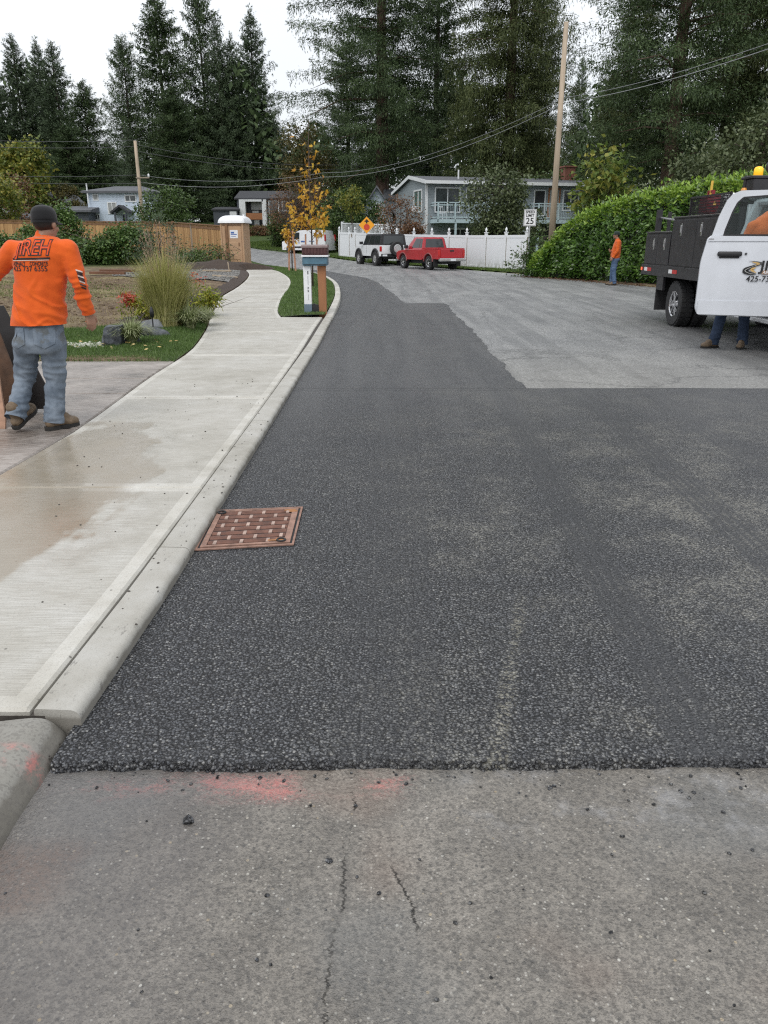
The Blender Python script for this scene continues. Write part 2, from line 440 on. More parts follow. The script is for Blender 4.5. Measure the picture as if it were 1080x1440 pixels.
def asphalt_new():
    n = NT('fresh_asphalt'); p = n.pos(); x, y, z = n.xyz(p)
    warp = n.new('ShaderNodeVectorMath', operation='ADD'); n.put(warp.inputs[0], p)
    sc = n.new('ShaderNodeVectorMath', operation='SCALE'); n.put(sc.inputs[0], n.noise(p, 45, 2, col=True)); sc.inputs['Scale'].default_value = 0.012
    n.put(warp.inputs[1], sc.outputs[0]); pw = warp.outputs[0]
    d1, r1, d2, r2 = grain(n, pw, 92, 200)
    big = n.noise(p, 0.7, 3); mid = n.noise(p, 3.2, 5, 0.65)
    stone = n.ramp(r1, [(0.0, (0.016, 0.0168, 0.0195)), (0.35, (0.045, 0.0475, 0.055)), (0.7, (0.095, 0.100, 0.113)), (0.9, (0.20, 0.207, 0.22)), (1.0, (0.38, 0.375, 0.36))])
    fine = n.ramp(r2, [(0.0, (0.008, 0.0084, 0.0095)), (0.6, (0.052, 0.054, 0.062)), (1.0, (0.26, 0.258, 0.255))])
    col = n.mix(n.m('MULTIPLY', n.step(r1, 0.2, 0.8), 0.55), fine, stone)
    col = n.mix(0.5, col, stone)
    film = n.m('MULTIPLY', n.step(n.m('ADD', n.m('MULTIPLY', big, 0.55), n.m('MULTIPLY', mid, 0.45)), 0.30, 0.66), n.step(x, -0.9, 0.9, 0.22, 1.0))
    col = n.mix(n.m('MULTIPLY', film, n.step(r2, 0.2, 1.0, 0.08, 0.62)), col, (0.25, 0.243, 0.22))
    gap = n.step(d1, 0.34, 0.62); col = n.mix(n.m('MULTIPLY', gap, 0.92), col, (0.004, 0.004, 0.005))
    # sandy dust caught on scattered stones
    reg = n.m('MULTIPLY', n.step(n.m('ADD', n.m('MULTIPLY', big, 0.5), n.m('MULTIPLY', mid, 0.5)), 0.43, 0.66), n.step(x, -0.8, 0.9, 0.15, 1.0))
    dust = n.m('MULTIPLY', n.m('MULTIPLY', reg, n.step(y, 9.0, 5.0, 0.3, 1.0)), n.step(n.m('ADD', r1, n.m('MULTIPLY', reg, 0.3)), 0.55, 1.05))
    col = n.mix(n.m('MULTIPLY', dust, 0.42), col, (0.38, 0.36, 0.30))
    # tyre tracks of the roller and the trucks
    tm = None
    for a, b, h, st in ((G(775, 675), G(982, 1035), 0.085, 0.95), (G(845, 574), G(1040, 750), 0.10, 0.9), (G(930, 562), G(1078, 661), 0.10, 0.75), (G(562, 430), G(560, 520), 0.17, 0.5), (G(700, 560), G(770, 670), 0.08, 0.4)):
        ab, s, l = track(n, x, y, a, b, h)
        k = n.m('MULTIPLY', n.step(n.m('ADD', ab, n.m('MULTIPLY', n.m('SUBTRACT', mid, 0.5), 0.05)), h, h + 0.04, 1, 0), st)
        rib = n.m('ADD', n.m('MULTIPLY', n.m('SINE', n.m('MULTIPLY', s, 125)), 0.35), 0.65)
        k = n.m('MULTIPLY', n.m('MULTIPLY', k, rib), n.step(mid, 0.25, 0.5, 0.5, 1.0))
        tm = k if tm is None else n.m('MAXIMUM', tm, k)
    col = n.mix(n.m('MULTIPLY', tm, 0.9), col, n.mix(r2, (0.014, 0.0145, 0.016), (0.055, 0.056, 0.06)))
    # faint drag line of sand
    ab, s, l = track(n, x, y, G(735, 830), G(700, 1050), 0.03)
    dl = n.m('MULTIPLY', n.step(n.m('ADD', ab, n.m('MULTIPLY', mid, 0.12)), 0.06, 0.10, 1, 0), n.m('MULTIPLY', n.step(y, 3.4, 3.0), n.step(r1, 0.35, 0.9)))
    col = n.mix(n.m('MULTIPLY', dl, 0.5), col, (0.34, 0.32, 0.25))
    tar = n.m('MULTIPLY', n.step(y, 6.0, 9.5), 0.42)
    col = n.mix(tar, col, n.mix(mid, (0.078, 0.08, 0.086), (0.125, 0.126, 0.13)))
    lane = n.m('MULTIPLY', n.step(n.noise(n.mapv(p, (1.6, 0.12, 1)), 2.0, 3), 0.4, 0.65), n.step(y, 5, 9))
    col = n.mix(n.m('MULTIPLY', lane, 0.30), col, (0.13, 0.13, 0.13))
    seam = n.m('ABSOLUTE', n.m('SUBTRACT', n.m('ADD', y, n.m('MULTIPLY', mid, 0.10)), 8.52))
    col = n.mix(n.m('MULTIPLY', n.step(seam, 0.0, 0.06, 1, 0), 0.3), col, (0.015, 0.015, 0.016))
    h = n.m('SUBTRACT', n.m('MULTIPLY', n.m('SUBTRACT', 0.75, d1), n.m('ADD', 0.45, n.m('MULTIPLY', r1, 0.9))), n.m('MULTIPLY', d2, 0.3))
    h = n.m('MULTIPLY', h, n.m('SUBTRACT', 1.0, n.m('MULTIPLY', tm, 0.3)))
    n.bump(h, 1.0, 0.012)
    return n.set(col, n.step(r2, 0, 1, 0.30, 0.62), spec=0.5)
M['asphalt_new'] = asphalt_new()

def asphalt_old():
    n = NT('worn_pavement'); p = n.pos(); x, y, z = n.xyz(p)
    d1, r1, d2, r2 = grain(n, p, 120, 260)
    d3v = n.vor(p, 62); c3 = n.xyz(d3v.outputs['Color']); r3 = c3[1]
    big = n.noise(p, 0.9, 4, 0.6); mid = n.noise(p, 4.5, 5, 0.65); fin = n.noise(p, 75, 4, 0.7)
    col = n.ramp(n.m('ADD', n.m('MULTIPLY', mid, 0.5), n.m('MULTIPLY', big, 0.5)), [(0.34, (0.132, 0.120, 0.104)), (0.5, (0.215, 0.196, 0.170)), (0.66, (0.305, 0.278, 0.242))])
    col = n.mix(n.step(fin, 0.36, 0.60, 0.60, 0.0), col, (0.05, 0.047, 0.043))
    col = n.mix(n.m('MULTIPLY', n.step(r2, 0.45, 1.0), 0.55), col, n.ramp(r1, [(0, (0.055, 0.052, 0.047)), (1, (0.15, 0.138, 0.125))]))
    chip = n.m('MULTIPLY', n.step(r1, 0.86, 0.97), n.step(d1, 0.5, 0.25))
    col = n.mix(n.m('MULTIPLY', chip, 0.75), col, n.ramp(r2, [(0, (0.28, 0.24, 0.18)), (0.6, (0.36, 0.345, 0.31)), (1, (0.5, 0.48, 0.44))]))
    chip2 = n.m('MULTIPLY', n.m('MULTIPLY', n.step(r3, 0.90, 0.96), n.step(n.m('ADD', d3v.outputs['Distance'], n.m('MULTIPLY', fin, 0.25)), 0.42, 0.34)), n.step(n.noise(p, 2.2, 3), 0.35, 0.6, 0.45, 1))
    pit = n.m('MULTIPLY', n.step(c3[2], 0.80, 0.88), n.step(n.m('ADD', d3v.outputs['Distance'], n.m('MULTIPLY', fin, 0.25)), 0.46, 0.36)); col = n.mix(n.m('MULTIPLY', pit, 0.6), col, (0.055, 0.053, 0.050))
    col = n.mix(n.m('MULTIPLY', chip2, 0.9), col, n.ramp(c3[0], [(0, (0.36, 0.28, 0.17)), (0.5, (0.42, 0.40, 0.35)), (1, (0.56, 0.54, 0.49))]))
    col = n.mix(n.step(n.noise(p, 1.3, 5), 0.48, 0.68, 0, 0.62), col, n.mix(fin, (0.075, 0.08, 0.08), (0.2, 0.2, 0.195)))
    col = n.mix(n.step(n.noise(n.mapv(p, loc=(5, 2, 0)), 1.9, 3), 0.55, 0.75, 0, 0.4), col, n.mix(fin, (0.12, 0.085, 0.065), (0.28, 0.21, 0.165)))
    # far carriageway: paler, greyer, crazed and patched
    far = n.step(y, 6, 9)
    fm = n.noise(n.mapv(p, (1, .4, 1)), 1.3, 6, 0.65)
    fcol = n.ramp(n.m('ADD', n.m('MULTIPLY', fm, 0.75), n.m('MULTIPLY', r1, 0.25)), [(0.32, (0.17, 0.173, 0.175)), (0.5, (0.265, 0.267, 0.265)), (0.68, (0.37, 0.37, 0.36))])
    fcol = n.mix(n.m('MULTIPLY', n.step(n.noise(p, 30, 3), 0.4, 0.65, 0.5, 0), 1.0), fcol, (0.07, 0.07, 0.072))
    tr_ = n.m('MULTIPLY', n.step(n.noise(n.mapv(p, (1.4, 0.06, 1), rot=(0, 0, 0.12)), 2.0, 3), 0.47, 0.62), 0.45)
    fcol = n.mix(tr_, fcol, (0.11, 0.112, 0.115))
    fcol = n.mix(n.step(y, 13, 8.5, 0, 0.35), fcol, (0.24, 0.225, 0.195))
    cv = n.vor(p, 0.55, 'DISTANCE_TO_EDGE')
    wv = n.new('ShaderNodeVectorMath', operation='ADD'); n.put(wv.inputs[0], p); n.put(wv.inputs[1], n.noise(p, 1.5, 6, 0.75, col=True))
    n.put(cv.inputs['Vector'], wv.outputs[0])
    crk = n.m('MULTIPLY', n.step(cv.outputs['Distance'], 0.0, 0.02, 1, 0), n.step(n.noise(p, 0.5, 2), 0.40, 0.55))
    fcol = n.mix(n.m('MULTIPLY', crk, 0.6), fcol, (0.05, 0.05, 0.05))
    damp = n.m('MULTIPLY', n.step(n.m('ADD', x, n.m('MULTIPLY', n.m('SUBTRACT', mid, 0.5), 2.5)), 4.1, 6.0), n.step(y, 21, 15))
    fcol = n.mix(n.m('MULTIPLY', damp, 0.7), fcol, (0.06, 0.06, 0.062))
    col = n.mix(far, col, fcol)
    # thin broken line of pink marking paint sprayed along the saw-cut
    band = n.m('ABSOLUTE', n.m('SUBTRACT', n.m('ADD', y, n.m('MULTIPLY', n.noise(p, 3, 2), 0.12)), 2.0))
    pn = n.noise(n.mapv(p, (1, 2.2, 1)), 4.5, 6, 0.75)
    ctr = n.step(n.m('ABSOLUTE', n.m('ADD', x, 0.46)), 0.1, 0.3, 0.12, 0.0)
    ctr = n.m('ADD', ctr, n.step(n.m('ABSOLUTE', n.m('ADD', x, 0.03)), 0.03, 0.12, 0.08, 0.0))
    xm = n.m('MULTIPLY', n.step(x, -1.05, -0.95), n.step(x, 0.13, 0.05))
    dens = n.m('MULTIPLY', n.step(band, 0.0, 0.10, 1, 0), n.m('MULTIPLY', xm, n.step(n.m('ADD', pn, ctr), 0.47, 0.72)))
    pink = n.m('MULTIPLY', dens, n.step(n.m('ADD', n.m('ADD', n.m('MULTIPLY', r2, 0.6), n.m('MULTIPLY', fin, 0.7)), n.m('MULTIPLY', dens, 0.3)), 0.45, 1.0), clamp=True)
    col = n.mix(n.m('MULTIPLY', pink, 0.62), col, (0.58, 0.19, 0.17))
    # pale scuffed patches near the new mat
    sc = n.m('MULTIPLY', n.step(n.m('ABSOLUTE', n.m('SUBTRACT', y, 1.9)), 0.06, 0.25, 1, 0), n.m('MULTIPLY', n.step(x, 0.15, 0.35), n.step(n.noise(p, 5, 5, .7), 0.48, 0.66)))
    col = n.mix(n.m('MULTIPLY', sc, 0.30), col, (0.42, 0.42, 0.43))
    # long hairline crack and a short one
    wob = n.m('MULTIPLY', n.m('SUBTRACT', n.noise(n.mapv(p, (0.1, 1, 1)), 5.5, 8, 0.8), 0.5), 0.13)
    c1 = n.m('ABSOLUTE', n.m('ADD', n.m('ADD', n.m('ADD', x, 0.11), n.m('MULTIPLY', n.m('SUBTRACT', y, 1.5), -0.055)), wob))
    k1 = n.m('MULTIPLY', n.step(n.m('ADD', c1, n.m('MULTIPLY', fin, 0.006)), 0.003, 0.0065, 1, 0), n.step(n.noise(p, 12, 4), 0.42, 0.56, 0.03, 0.7))
    c2 = n.m('ABSOLUTE', n.m('ADD', n.m('ADD', n.m('ADD', x, -0.06), n.m('MULTIPLY', n.m('SUBTRACT', y, 1.5), 0.30)), n.m('MULTIPLY', wob, 0.9)))
    k2 = n.m('MULTIPLY', n.step(n.m('ADD', c2, n.m('MULTIPLY', fin, 0.010)), 0.004, 0.009, 1, 0), n.m('MULTIPLY', n.step(y, 1.40, 1.46), n.step(y, 1.64, 1.58)))
    ck = n.m('MULTIPLY', n.m('MAXIMUM', k1, k2), n.step(y, 6, 5))
    halo = n.m('MULTIPLY', n.m('MULTIPLY', n.step(c1, 0.0, 0.03, 1, 0), n.step(mid, 0.4, 0.6)), n.step(y, 6, 5))
    col = n.mix(n.m('MULTIPLY', halo, 0.35), col, (0.08, 0.076, 0.07))
    col = n.mix(n.m('MULTIPLY', ck, 0.85), col, (0.018, 0.016, 0.015))
    # rinse water lying in the gutter on the left
    wet = n.m('MULTIPLY', n.step(n.m('ADD', x, n.m('MULTIPLY', n.m('SUBTRACT', big, 0.5), 1.1)), -0.30, -0.70), n.step(y, 2.6, 2.3))
    col = n.mix(n.m('MULTIPLY', wet, 0.42), col, (0.085, 0.078, 0.078))
    rg = n.m('ADD', n.step(mid, 0.3, 0.7, 0.32, 0.60), n.m('MULTIPLY', wet, -0.24))
    br_ = n.m('MULTIPLY', n.step(n.m('ADD', x, n.m('MULTIPLY', n.m('SUBTRACT', mid, 0.5), 0.25)), -0.78, -0.92), n.m('MULTIPLY', n.step(y, 1.42, 1.5), n.step(y, 1.75, 1.65)))
    col = n.mix(n.m('MULTIPLY', br_, n.step(fin, 0.35, 0.6, 0.1, 0.45)), col, (0.13, 0.08, 0.06))
    h = n.m('ADD', n.m('MULTIPLY', n.m('SUBTRACT', 0.6, d1), 0.45), n.m('ADD', n.m('MULTIPLY', fin, 1.0), n.m('MULTIPLY', d2, -0.35)))
    h = n.m('MULTIPLY', n.m('SUBTRACT', h, n.m('MULTIPLY', ck, 2.0)), n.m('SUBTRACT', 1.0, n.m('MULTIPLY', wet, 0.45)))
    n.bump(h, 0.85, 0.006)
    return n.set(col, rg, spec=0.5)
M['asphalt_old'] = asphalt_old()

def concrete(name, broom=True, tone=1.0, pink=False):
    n = NT(name); p = n.pos(); x, y, z = n.xyz(p)
    big = n.noise(p, 0.8, 4, 0.6); mid = n.noise(p, 5, 4, 0.6); fin = n.noise(p, 160, 3, 0.7)
    col = n.ramp(n.m('ADD', n.m('MULTIPLY', big, 0.5), n.m('MULTIPLY', mid, 0.5)), [(0.32, (0.36 * tone, 0.338 * tone, 0.285 * tone)), (0.5, (0.50 * tone, 0.48 * tone, 0.43 * tone)), (0.68, (0.60 * tone, 0.588 * tone, 0.55 * tone))])
    br = n.noise(n.mapv(p, (3, 90, 1)), 2.2, 3, 0.6)
    if broom: col = n.mix(n.step(br, 0.35, 0.65, 0.5, 0), col, (0.25, 0.232, 0.195))
    col = n.mix(n.step(fin, 0.32, 0.5, 0.4, 0), col, (0.2, 0.19, 0.17))
    vv = n.vor(p, 26); sp = n.m('MULTIPLY', n.step(n.xyz(vv.outputs['Color'])[0], 0.955, 0.97), n.step(vv.outputs['Distance'], 0.2, 0.12))
    col = n.mix(n.m('MULTIPLY', sp, 0.75), col, (0.1, 0.09, 0.08))
    # brown rinse-water patch near the viewer
    ex = n.m('DIVIDE', n.m('ADD', x, 2.25), 0.72); ey = n.m('DIVIDE', n.m('SUBTRACT', y, 4.7), 1.75)
    er = n.m('SQRT', n.m('ADD', n.m('MULTIPLY', ex, ex), n.m('MULTIPLY', ey, ey)))
    er = n.m('ADD', er, n.m('MULTIPLY', n.m('SUBTRACT', n.noise(n.mapv(p, (1.0, 0.6, 1)), 1.9, 4, 0.6), 0.5), 1.5))
    ws = n.step(er, 1.02, 0.86)
    sheen = n.m('MULTIPLY', n.step(er, 1.45, 1.1), n.step(n.noise(n.mapv(p, (1, .35, 1)), 3.0, 3), 0.4, 0.6))
    ws = n.m('MULTIPLY', ws, n.step(y, 8, 7)) if broom or name.startswith('tooled') else n.m('MULTIPLY', ws, 0.0)
    col = n.mix(n.m('MULTIPLY', ws, 0.62), col, (0.20, 0.155, 0.095))
    if name.startswith(('kerb', 'old')):
        gr_ = n.m('MULTIPLY', n.step(n.m('ADD', z, n.m('MULTIPLY', n.m('SUBTRACT', mid, 0.5), 0.06)), 0.040, 0.022), n.step(y, 17, 15))
        col = n.mix(n.m('MULTIPLY', gr_, 0.6), col, (0.10, 0.088, 0.07))
        rub = n.m('MULTIPLY', n.step(n.noise(n.mapv(p, (3, 1, 1)), 9, 5, 0.75), 0.60, 0.68), n.step(y, 9, 4)); col = n.mix(n.m('MULTIPLY', rub, 0.6), col, (0.12, 0.11, 0.10))
    if pink:
        pk = n.m('MULTIPLY', n.step(n.m('ABSOLUTE', n.m('SUBTRACT', y, 1.98)), 0.01, 0.07, 1, 0), n.step(n.noise(p, 14, 4, 0.7), 0.45, 0.66))
        col = n.mix(n.m('MULTIPLY', pk, 0.6), col, (0.6, 0.17, 0.15))
        v1 = n.vor(p, 120); col = n.mix(n.m('MULTIPLY', n.step(n.xyz(v1.outputs['Color'])[0], 0.5, 1), 0.45), col, (0.11, 0.10, 0.09))
    rg = n.m('SUBTRACT', n.step(mid, 0.3, 0.7, 0.5, 0.72), n.m('ADD', n.m('MULTIPLY', ws, 0.36), n.m('MULTIPLY', n.m('MULTIPLY', sheen, n.step(y, 8, 7)), 0.25)))
    h = n.m('ADD', n.m('MULTIPLY', br, 1.0 if broom else 0.15), n.m('MULTIPLY', fin, 0.5))
    n.bump(n.m('MULTIPLY', h, n.m('SUBTRACT', 1.0, n.m('MULTIPLY', ws, 0.6))), 0.45, 0.004)
    return n.set(col, rg, spec=0.45)
M['concrete'] = concrete('broomed_concrete', True, 0.85)
M['concrete_edge'] = concrete('tooled_concrete', False, 0.92)
M['concrete_kerb'] = concrete('kerb_concrete', False, 0.74)
M['concrete_old'] = concrete('old_kerb_concrete', False, 0.50, True)
M['drive'] = None

def drive_mat():
    n = NT('stamped_concrete'); p = n.pos()
    f = n.noise(p, 1.6, 4, 0.6); g = n.noise(n.mapv(p, (1, 2.4, 1)), 11, 4, 0.65)
    col = n.ramp(n.m('ADD', n.m('MULTIPLY', f, 0.55), n.m('MULTIPLY', g, 0.45)), [(0.34, (0.10, 0.082, 0.070)), (0.48, (0.22, 0.192, 0.17)), (0.66, (0.35, 0.318, 0.29))])
    n.bump(g, 0.6, 0.012); return n.set(col, n.step(f, 0.3, 0.7, 0.3, 0.6), spec=0.5)
M['drive'] = drive_mat()
M['dark_joint'] = pm('dark_joint', (0.06, 0.052, 0.045), 0.85, 0.4, 20)

# ------------------------------------------------------------------ terrain
def axis_pts(*segs):
    out = []
    for a, b, s in segs: out += list(np.arange(a, b, s))
    return out
xs = axis_pts((-400, -40, 20), (-40, -15, 1.0), (-15, -2, 0.2), (-2, 14, 0.5), (14, 40, 2), (40, 401, 20))
ys = axis_pts((-20, 4, 2), (4, 44, 0.2), (44, 100, 1.0), (100, 140, 4), (140, 701, 40))
nx, ny = len(xs), len(ys)
V = np.array([(x, y, gh(x, y)) for y in ys for x in xs])
ii = np.arange(nx * ny).reshape(ny, nx)
F = np.stack([ii[:-1, :-1], ii[:-1, 1:], ii[1:, 1:], ii[1:, :-1]], -1).reshape(-1, 4)
tag(npmesh('ground', V, F, M['soil'], smooth=True), kind='structure')

# ------------------------------------------------------------------ road: worn carriageway
def strip(name, mat, ysamp, lfn, rfn, zfn, nxs=12):
    V = []; F = []
    for y in ysamp:
        l, r = lfn(y), rfn(y)
        for k in range(nxs + 1):
            x = l + (r - l) * k / nxs; V.append((x, y, zfn(x, y)))
    n1 = nxs + 1
    for i in range(len(ysamp) - 1):
        for k in range(nxs): F.append((i * n1 + k, i * n1 + k + 1, (i + 1) * n1 + k + 1, (i + 1) * n1 + k))
    return tag(npmesh(name, V, F, mat, smooth=True), kind='structure')
ysr = list(np.arange(-8, 46, 1.0)) + list(np.arange(46, 98.5, 1.0))
strip('road', M['asphalt_old'], ysr, lambda y: float(road_lx(y)) - 0.02, lambda y: float(road_rx(y)), lambda x, y: base(y) + (-0.032 if y < 5 else (-0.032 + 0.028 * min(1, (y - 5) / 2))))

# fresh asphalt lift: ragged front edge with a real 3 cm lip
rng = random.Random(4)
def jit(x, s, a): return a * (noise.noise(Vector((x * s, 1.7, 0))) + 0.5 * noise.noise(Vector((x * s * 3.1, 4.2, 0))))
fx = np.linspace(-1.05, 12.2, 700)
front = [(x, 2.03 + 0.012 * x + jit(x, 2.0, 0.016) + jit(x, 16.0, 0.012)) for x in fx]
mb = MB(); rowsY = [0, 0.01, 0.035, 0.1, 0.4, 1.0, 2.0, 3.2, 4.6, 6.0]
GR = [(-0.99, 3.70), (-1.0, 4.33), (-0.47, 4.39), (-0.46, 3.78)]
V = []; F = []
nfx = len(fx)
for r, dy in enumerate([-0.014, -0.006] + rowsY + [None]):
    for i, (x, y0) in enumerate(front):
        if dy is None: yy = 8.5 + jit(x, 1.3, 0.03); z = 0.0
        elif r == 0: yy = y0 + dy; z = -0.04
        elif r == 1: yy = y0 + dy; z = -0.016 + 0.005 * noise.noise(Vector((x * 60, 0, 0)))
        else: yy = y0 + dy; z = [-0.006, -0.002, 0, 0][r - 2] + 0.004 * noise.noise(Vector((x * 70, yy * 50, 2))) if r < 6 else 0.0
        V.append((x, yy, z))
for r in range(len(rowsY) + 2):
    for i in range(nfx - 1): F.append((r * nfx + i, r * nfx + i + 1, (r + 1) * nfx + i + 1, (r + 1) * nfx + i))
tag(npmesh('road', V, F, M['asphalt_new'], smooth=True), kind='structure')
# second pass of the fresh lift along the kerb, running away round the bend
EDGE = [(1.57, 8.5), (1.57, 20.6)]
def new_r(y):
    if y <= 20.6: return 1.58 + jit(y, 1.2, 0.06) + jit(y + 40, 5.0, 0.035) + jit(y + 90, 17.0, 0.02)
    return float(np.interp(y, [20.601, 21.0, 24, 30.5, 34.7, 42.5, 47, 54, 60], [0.55, 0.5, 0.3, -0.19, -0.74, -3.0, -5.4, -9.2, -13.2])) + jit(y, 1.2, 0.05) + jit(y, 6, 0.03)
ysn = list(np.arange(8.35, 20.6, 0.045)) + [20.6, 20.62] + list(np.arange(20.8, 60, 0.3))
strip('road', M['asphalt_new'], ysn, lambda y: float(road_lx(y)) - 0.03, new_r, lambda x, y: base(y) + 0.0006 + 0.0034 * min(1, max(0, (y - 8.35) / 1.2)), 8)

# loose crumbs of asphalt along the lip
def pebbles(name, pts, rr, mat, kind='stuff', seed=1, flat=0.6):
    g = random.Random(seed); V = []; F = []
    ico = bmesh.new(); bmesh.ops.create_icosphere(ico, subdivisions=1, radius=1)
    iv = np.array([v.co[:] for v in ico.verts]); fi = np.array([[v.index for v in f.verts] for f in ico.faces]); ico.free()
    for k, (x, y, z) in enumerate(pts):
        r = g.uniform(*rr); s = np.array([r * g.uniform(.7, 1.3), r * g.uniform(.7, 1.3), r * flat * g.uniform(.7, 1.3)])
        nz_ = np.array([1 + 0.35 * (g.random() - .5) for _ in iv])[:, None]
        a = g.uniform(0, 6.28); ca, sa = math.cos(a), math.sin(a)
        v = iv * nz_ * s; v = np.stack([v[:, 0] * ca - v[:, 1] * sa, v[:, 0] * sa + v[:, 1] * ca, v[:, 2]], 1) + np.array([x, y, z + s[2] * .5])
        F.append(fi + len(V) * len(iv)); V.append(v)
    return tag(npmesh(name, np.concatenate(V), np.concatenate(F), mat), kind=kind)
pts = []
for k in range(2600):
    i = rng.randrange(0, 330); x, y = front[i]
    pts.append((x + rng.uniform(-.02, .02), y + rng.gauss(0.012, 0.013), -0.03 + 0.026 * rng.random()))
for k in range(150):
    i = rng.randrange(0, 300); x, y = front[i]
    pts.append((x, y - abs(rng.gauss(0, 0.09)), -0.032))
for k in range(60): pts.append((rng.uniform(-1, 1.2), rng.uniform(.9, 2), -0.032))
pebbles('asphalt_crumbs', pts, (0.0025, 0.0075), M['asphalt_new'], seed=5)
pebbles('kerb_crumbs', [(rng.uniform(-1.15, -1.0), rng.uniform(2.3, 8), 0.06) for _ in range(40)] + [(rng.uniform(-2.4, -1.2), rng.uniform(2.6, 9), 0.061) for _ in range(60)] + [(rng.uniform(-1.12, -1.0), rng.uniform(2.05, 2.35), -0.01) for _ in range(60)], (0.003, 0.008), M['dark_joint'], seed=6)
for (a, b, r_) , lab in zip(((265, 1156, 0.02), (463, 1212, 0.011)), ('thumb-sized lump of fresh asphalt lying on the old pavement left of the crack', 'tiny crumb of black asphalt lying beside the long crack')):
    o = pebbles('asphalt_lump', [tuple(G(a, b, -0.034))], (r_, r_), M['asphalt_new'], None, seed=int(a))
    tag(o, lab, 'asphalt lump')

# ------------------------------------------------------------------ kerbs
def kerb_loft(name, path, prof, mat):
    """path: list of (x, y, z) of the road-side foot; prof: (offset to the left, dz)"""
    mb = MB(); rings = []
    for i, p in enumerate(path):
        a = Vector(path[max(0, i - 1)][:2]); b = Vector(path[min(len(path) - 1, i + 1)][:2]); d = (b - a).normalized()
        nl = Vector((-d.y, d.x))
        rings.append([(p[0] + nl.x * o, p[1] + nl.y * o, p[2] + dz) for o, dz in prof])
    mb.loft(rings, cap=True); return tag(mb.build(name, mat, auto=35), kind='structure')
kp = smooth_poly(ROAD_L[4:13], 8)
kerb_path = [(-1.0, y, 0) for y in np.arange(2.33, 3.75, 0.35)]
kp1 = [(p[0], p[1], 0.0) for p in kp]
prof_new = [(0.0, -0.15), (0.0, 0.028), (0.006, 0.045), (0.02, 0.056), (0.04, 0.06), (0.152, 0.062), (0.158, 0.045), (0.158, -0.15)]
def kprof(h): return [(0.0, -0.15), (0.0, h - .034), (0.003, h - .021), (0.009, h - .011), (0.018, h - .004), (0.030, h - .001), (0.05, h), (0.10, h + .001), (0.146, h + .002), (0.153, h - .001), (0.156, h - .010), (0.156, -0.15)]
segs_k = [(2.212, 3.66), (3.668, 6.6), (6.608, 9.9), (9.908, 13.0), (13.008, 16.2)]
for a, b in segs_k:
    yy = np.linspace(a, b, 6)
    kerb_loft('kerb', [(float(road_lx(y)), y, 0) for y in yy], kprof(0.06), M['concrete_kerb'])
pth = [(p[0], p[1], base(p[1])) for p in kp if p[1] > 16.3]
pth = [(float(road_lx(16.21)), 16.21, 0)] + pth
mb = MB(); rings = []
for i, p in enumerate(pth):
    a = Vector(pth[max(0, i - 1)][:2]); b = Vector(pth[min(len(pth) - 1, i + 1)][:2]); d = (b - a).normalized(); nl = Vector((-d.y, d.x))
    h = 0.06 + 0.06 * min(1, (p[1] - 16.2) / 3)
    rings.append([(p[0] + nl.x * o, p[1] + nl.y * o, p[2] + dz) for o, dz in kprof(h)])
mb.loft(rings); tag(mb.build('kerb', M['concrete_edge'], auto=35), kind='structure')
# older rounded kerb in the foreground
def oprof(): return [(-0.03, -0.15), (-0.028, -0.03), (-0.015, -0.008), (0.0, 0.014), (0.012, 0.032), (0.028, 0.047), (0.048, 0.057), (0.075, 0.062), (0.12, 0.064), (0.20, 0.065), (0.292, 0.064), (0.298, 0.055), (0.298, -0.15)]
pk = []
for y in np.linspace(-2, 2.19, 90):
    wv_ = 0.004 * noise.noise(Vector((0, y * 3, 0))) + 0.003 * noise.noise(Vector((3, y * 11, 0)))
    if y > 2.13: wv_ += 0.012 * ((y - 2.13) / .06) ** 2
    pk.append((-1.085 - wv_, y, -wv_ * .6))
kerb_loft('kerb', pk, oprof(), M['concrete_old'])
# dark filler below the joints
mb = MB()
mb.box(-2.7, -1.08, 2.215, 16.1, -0.2, 0.035)
mb.build('joint_filler', M['dark_joint'])
tag(bpy.data.objects['joint_filler'], kind='structure')

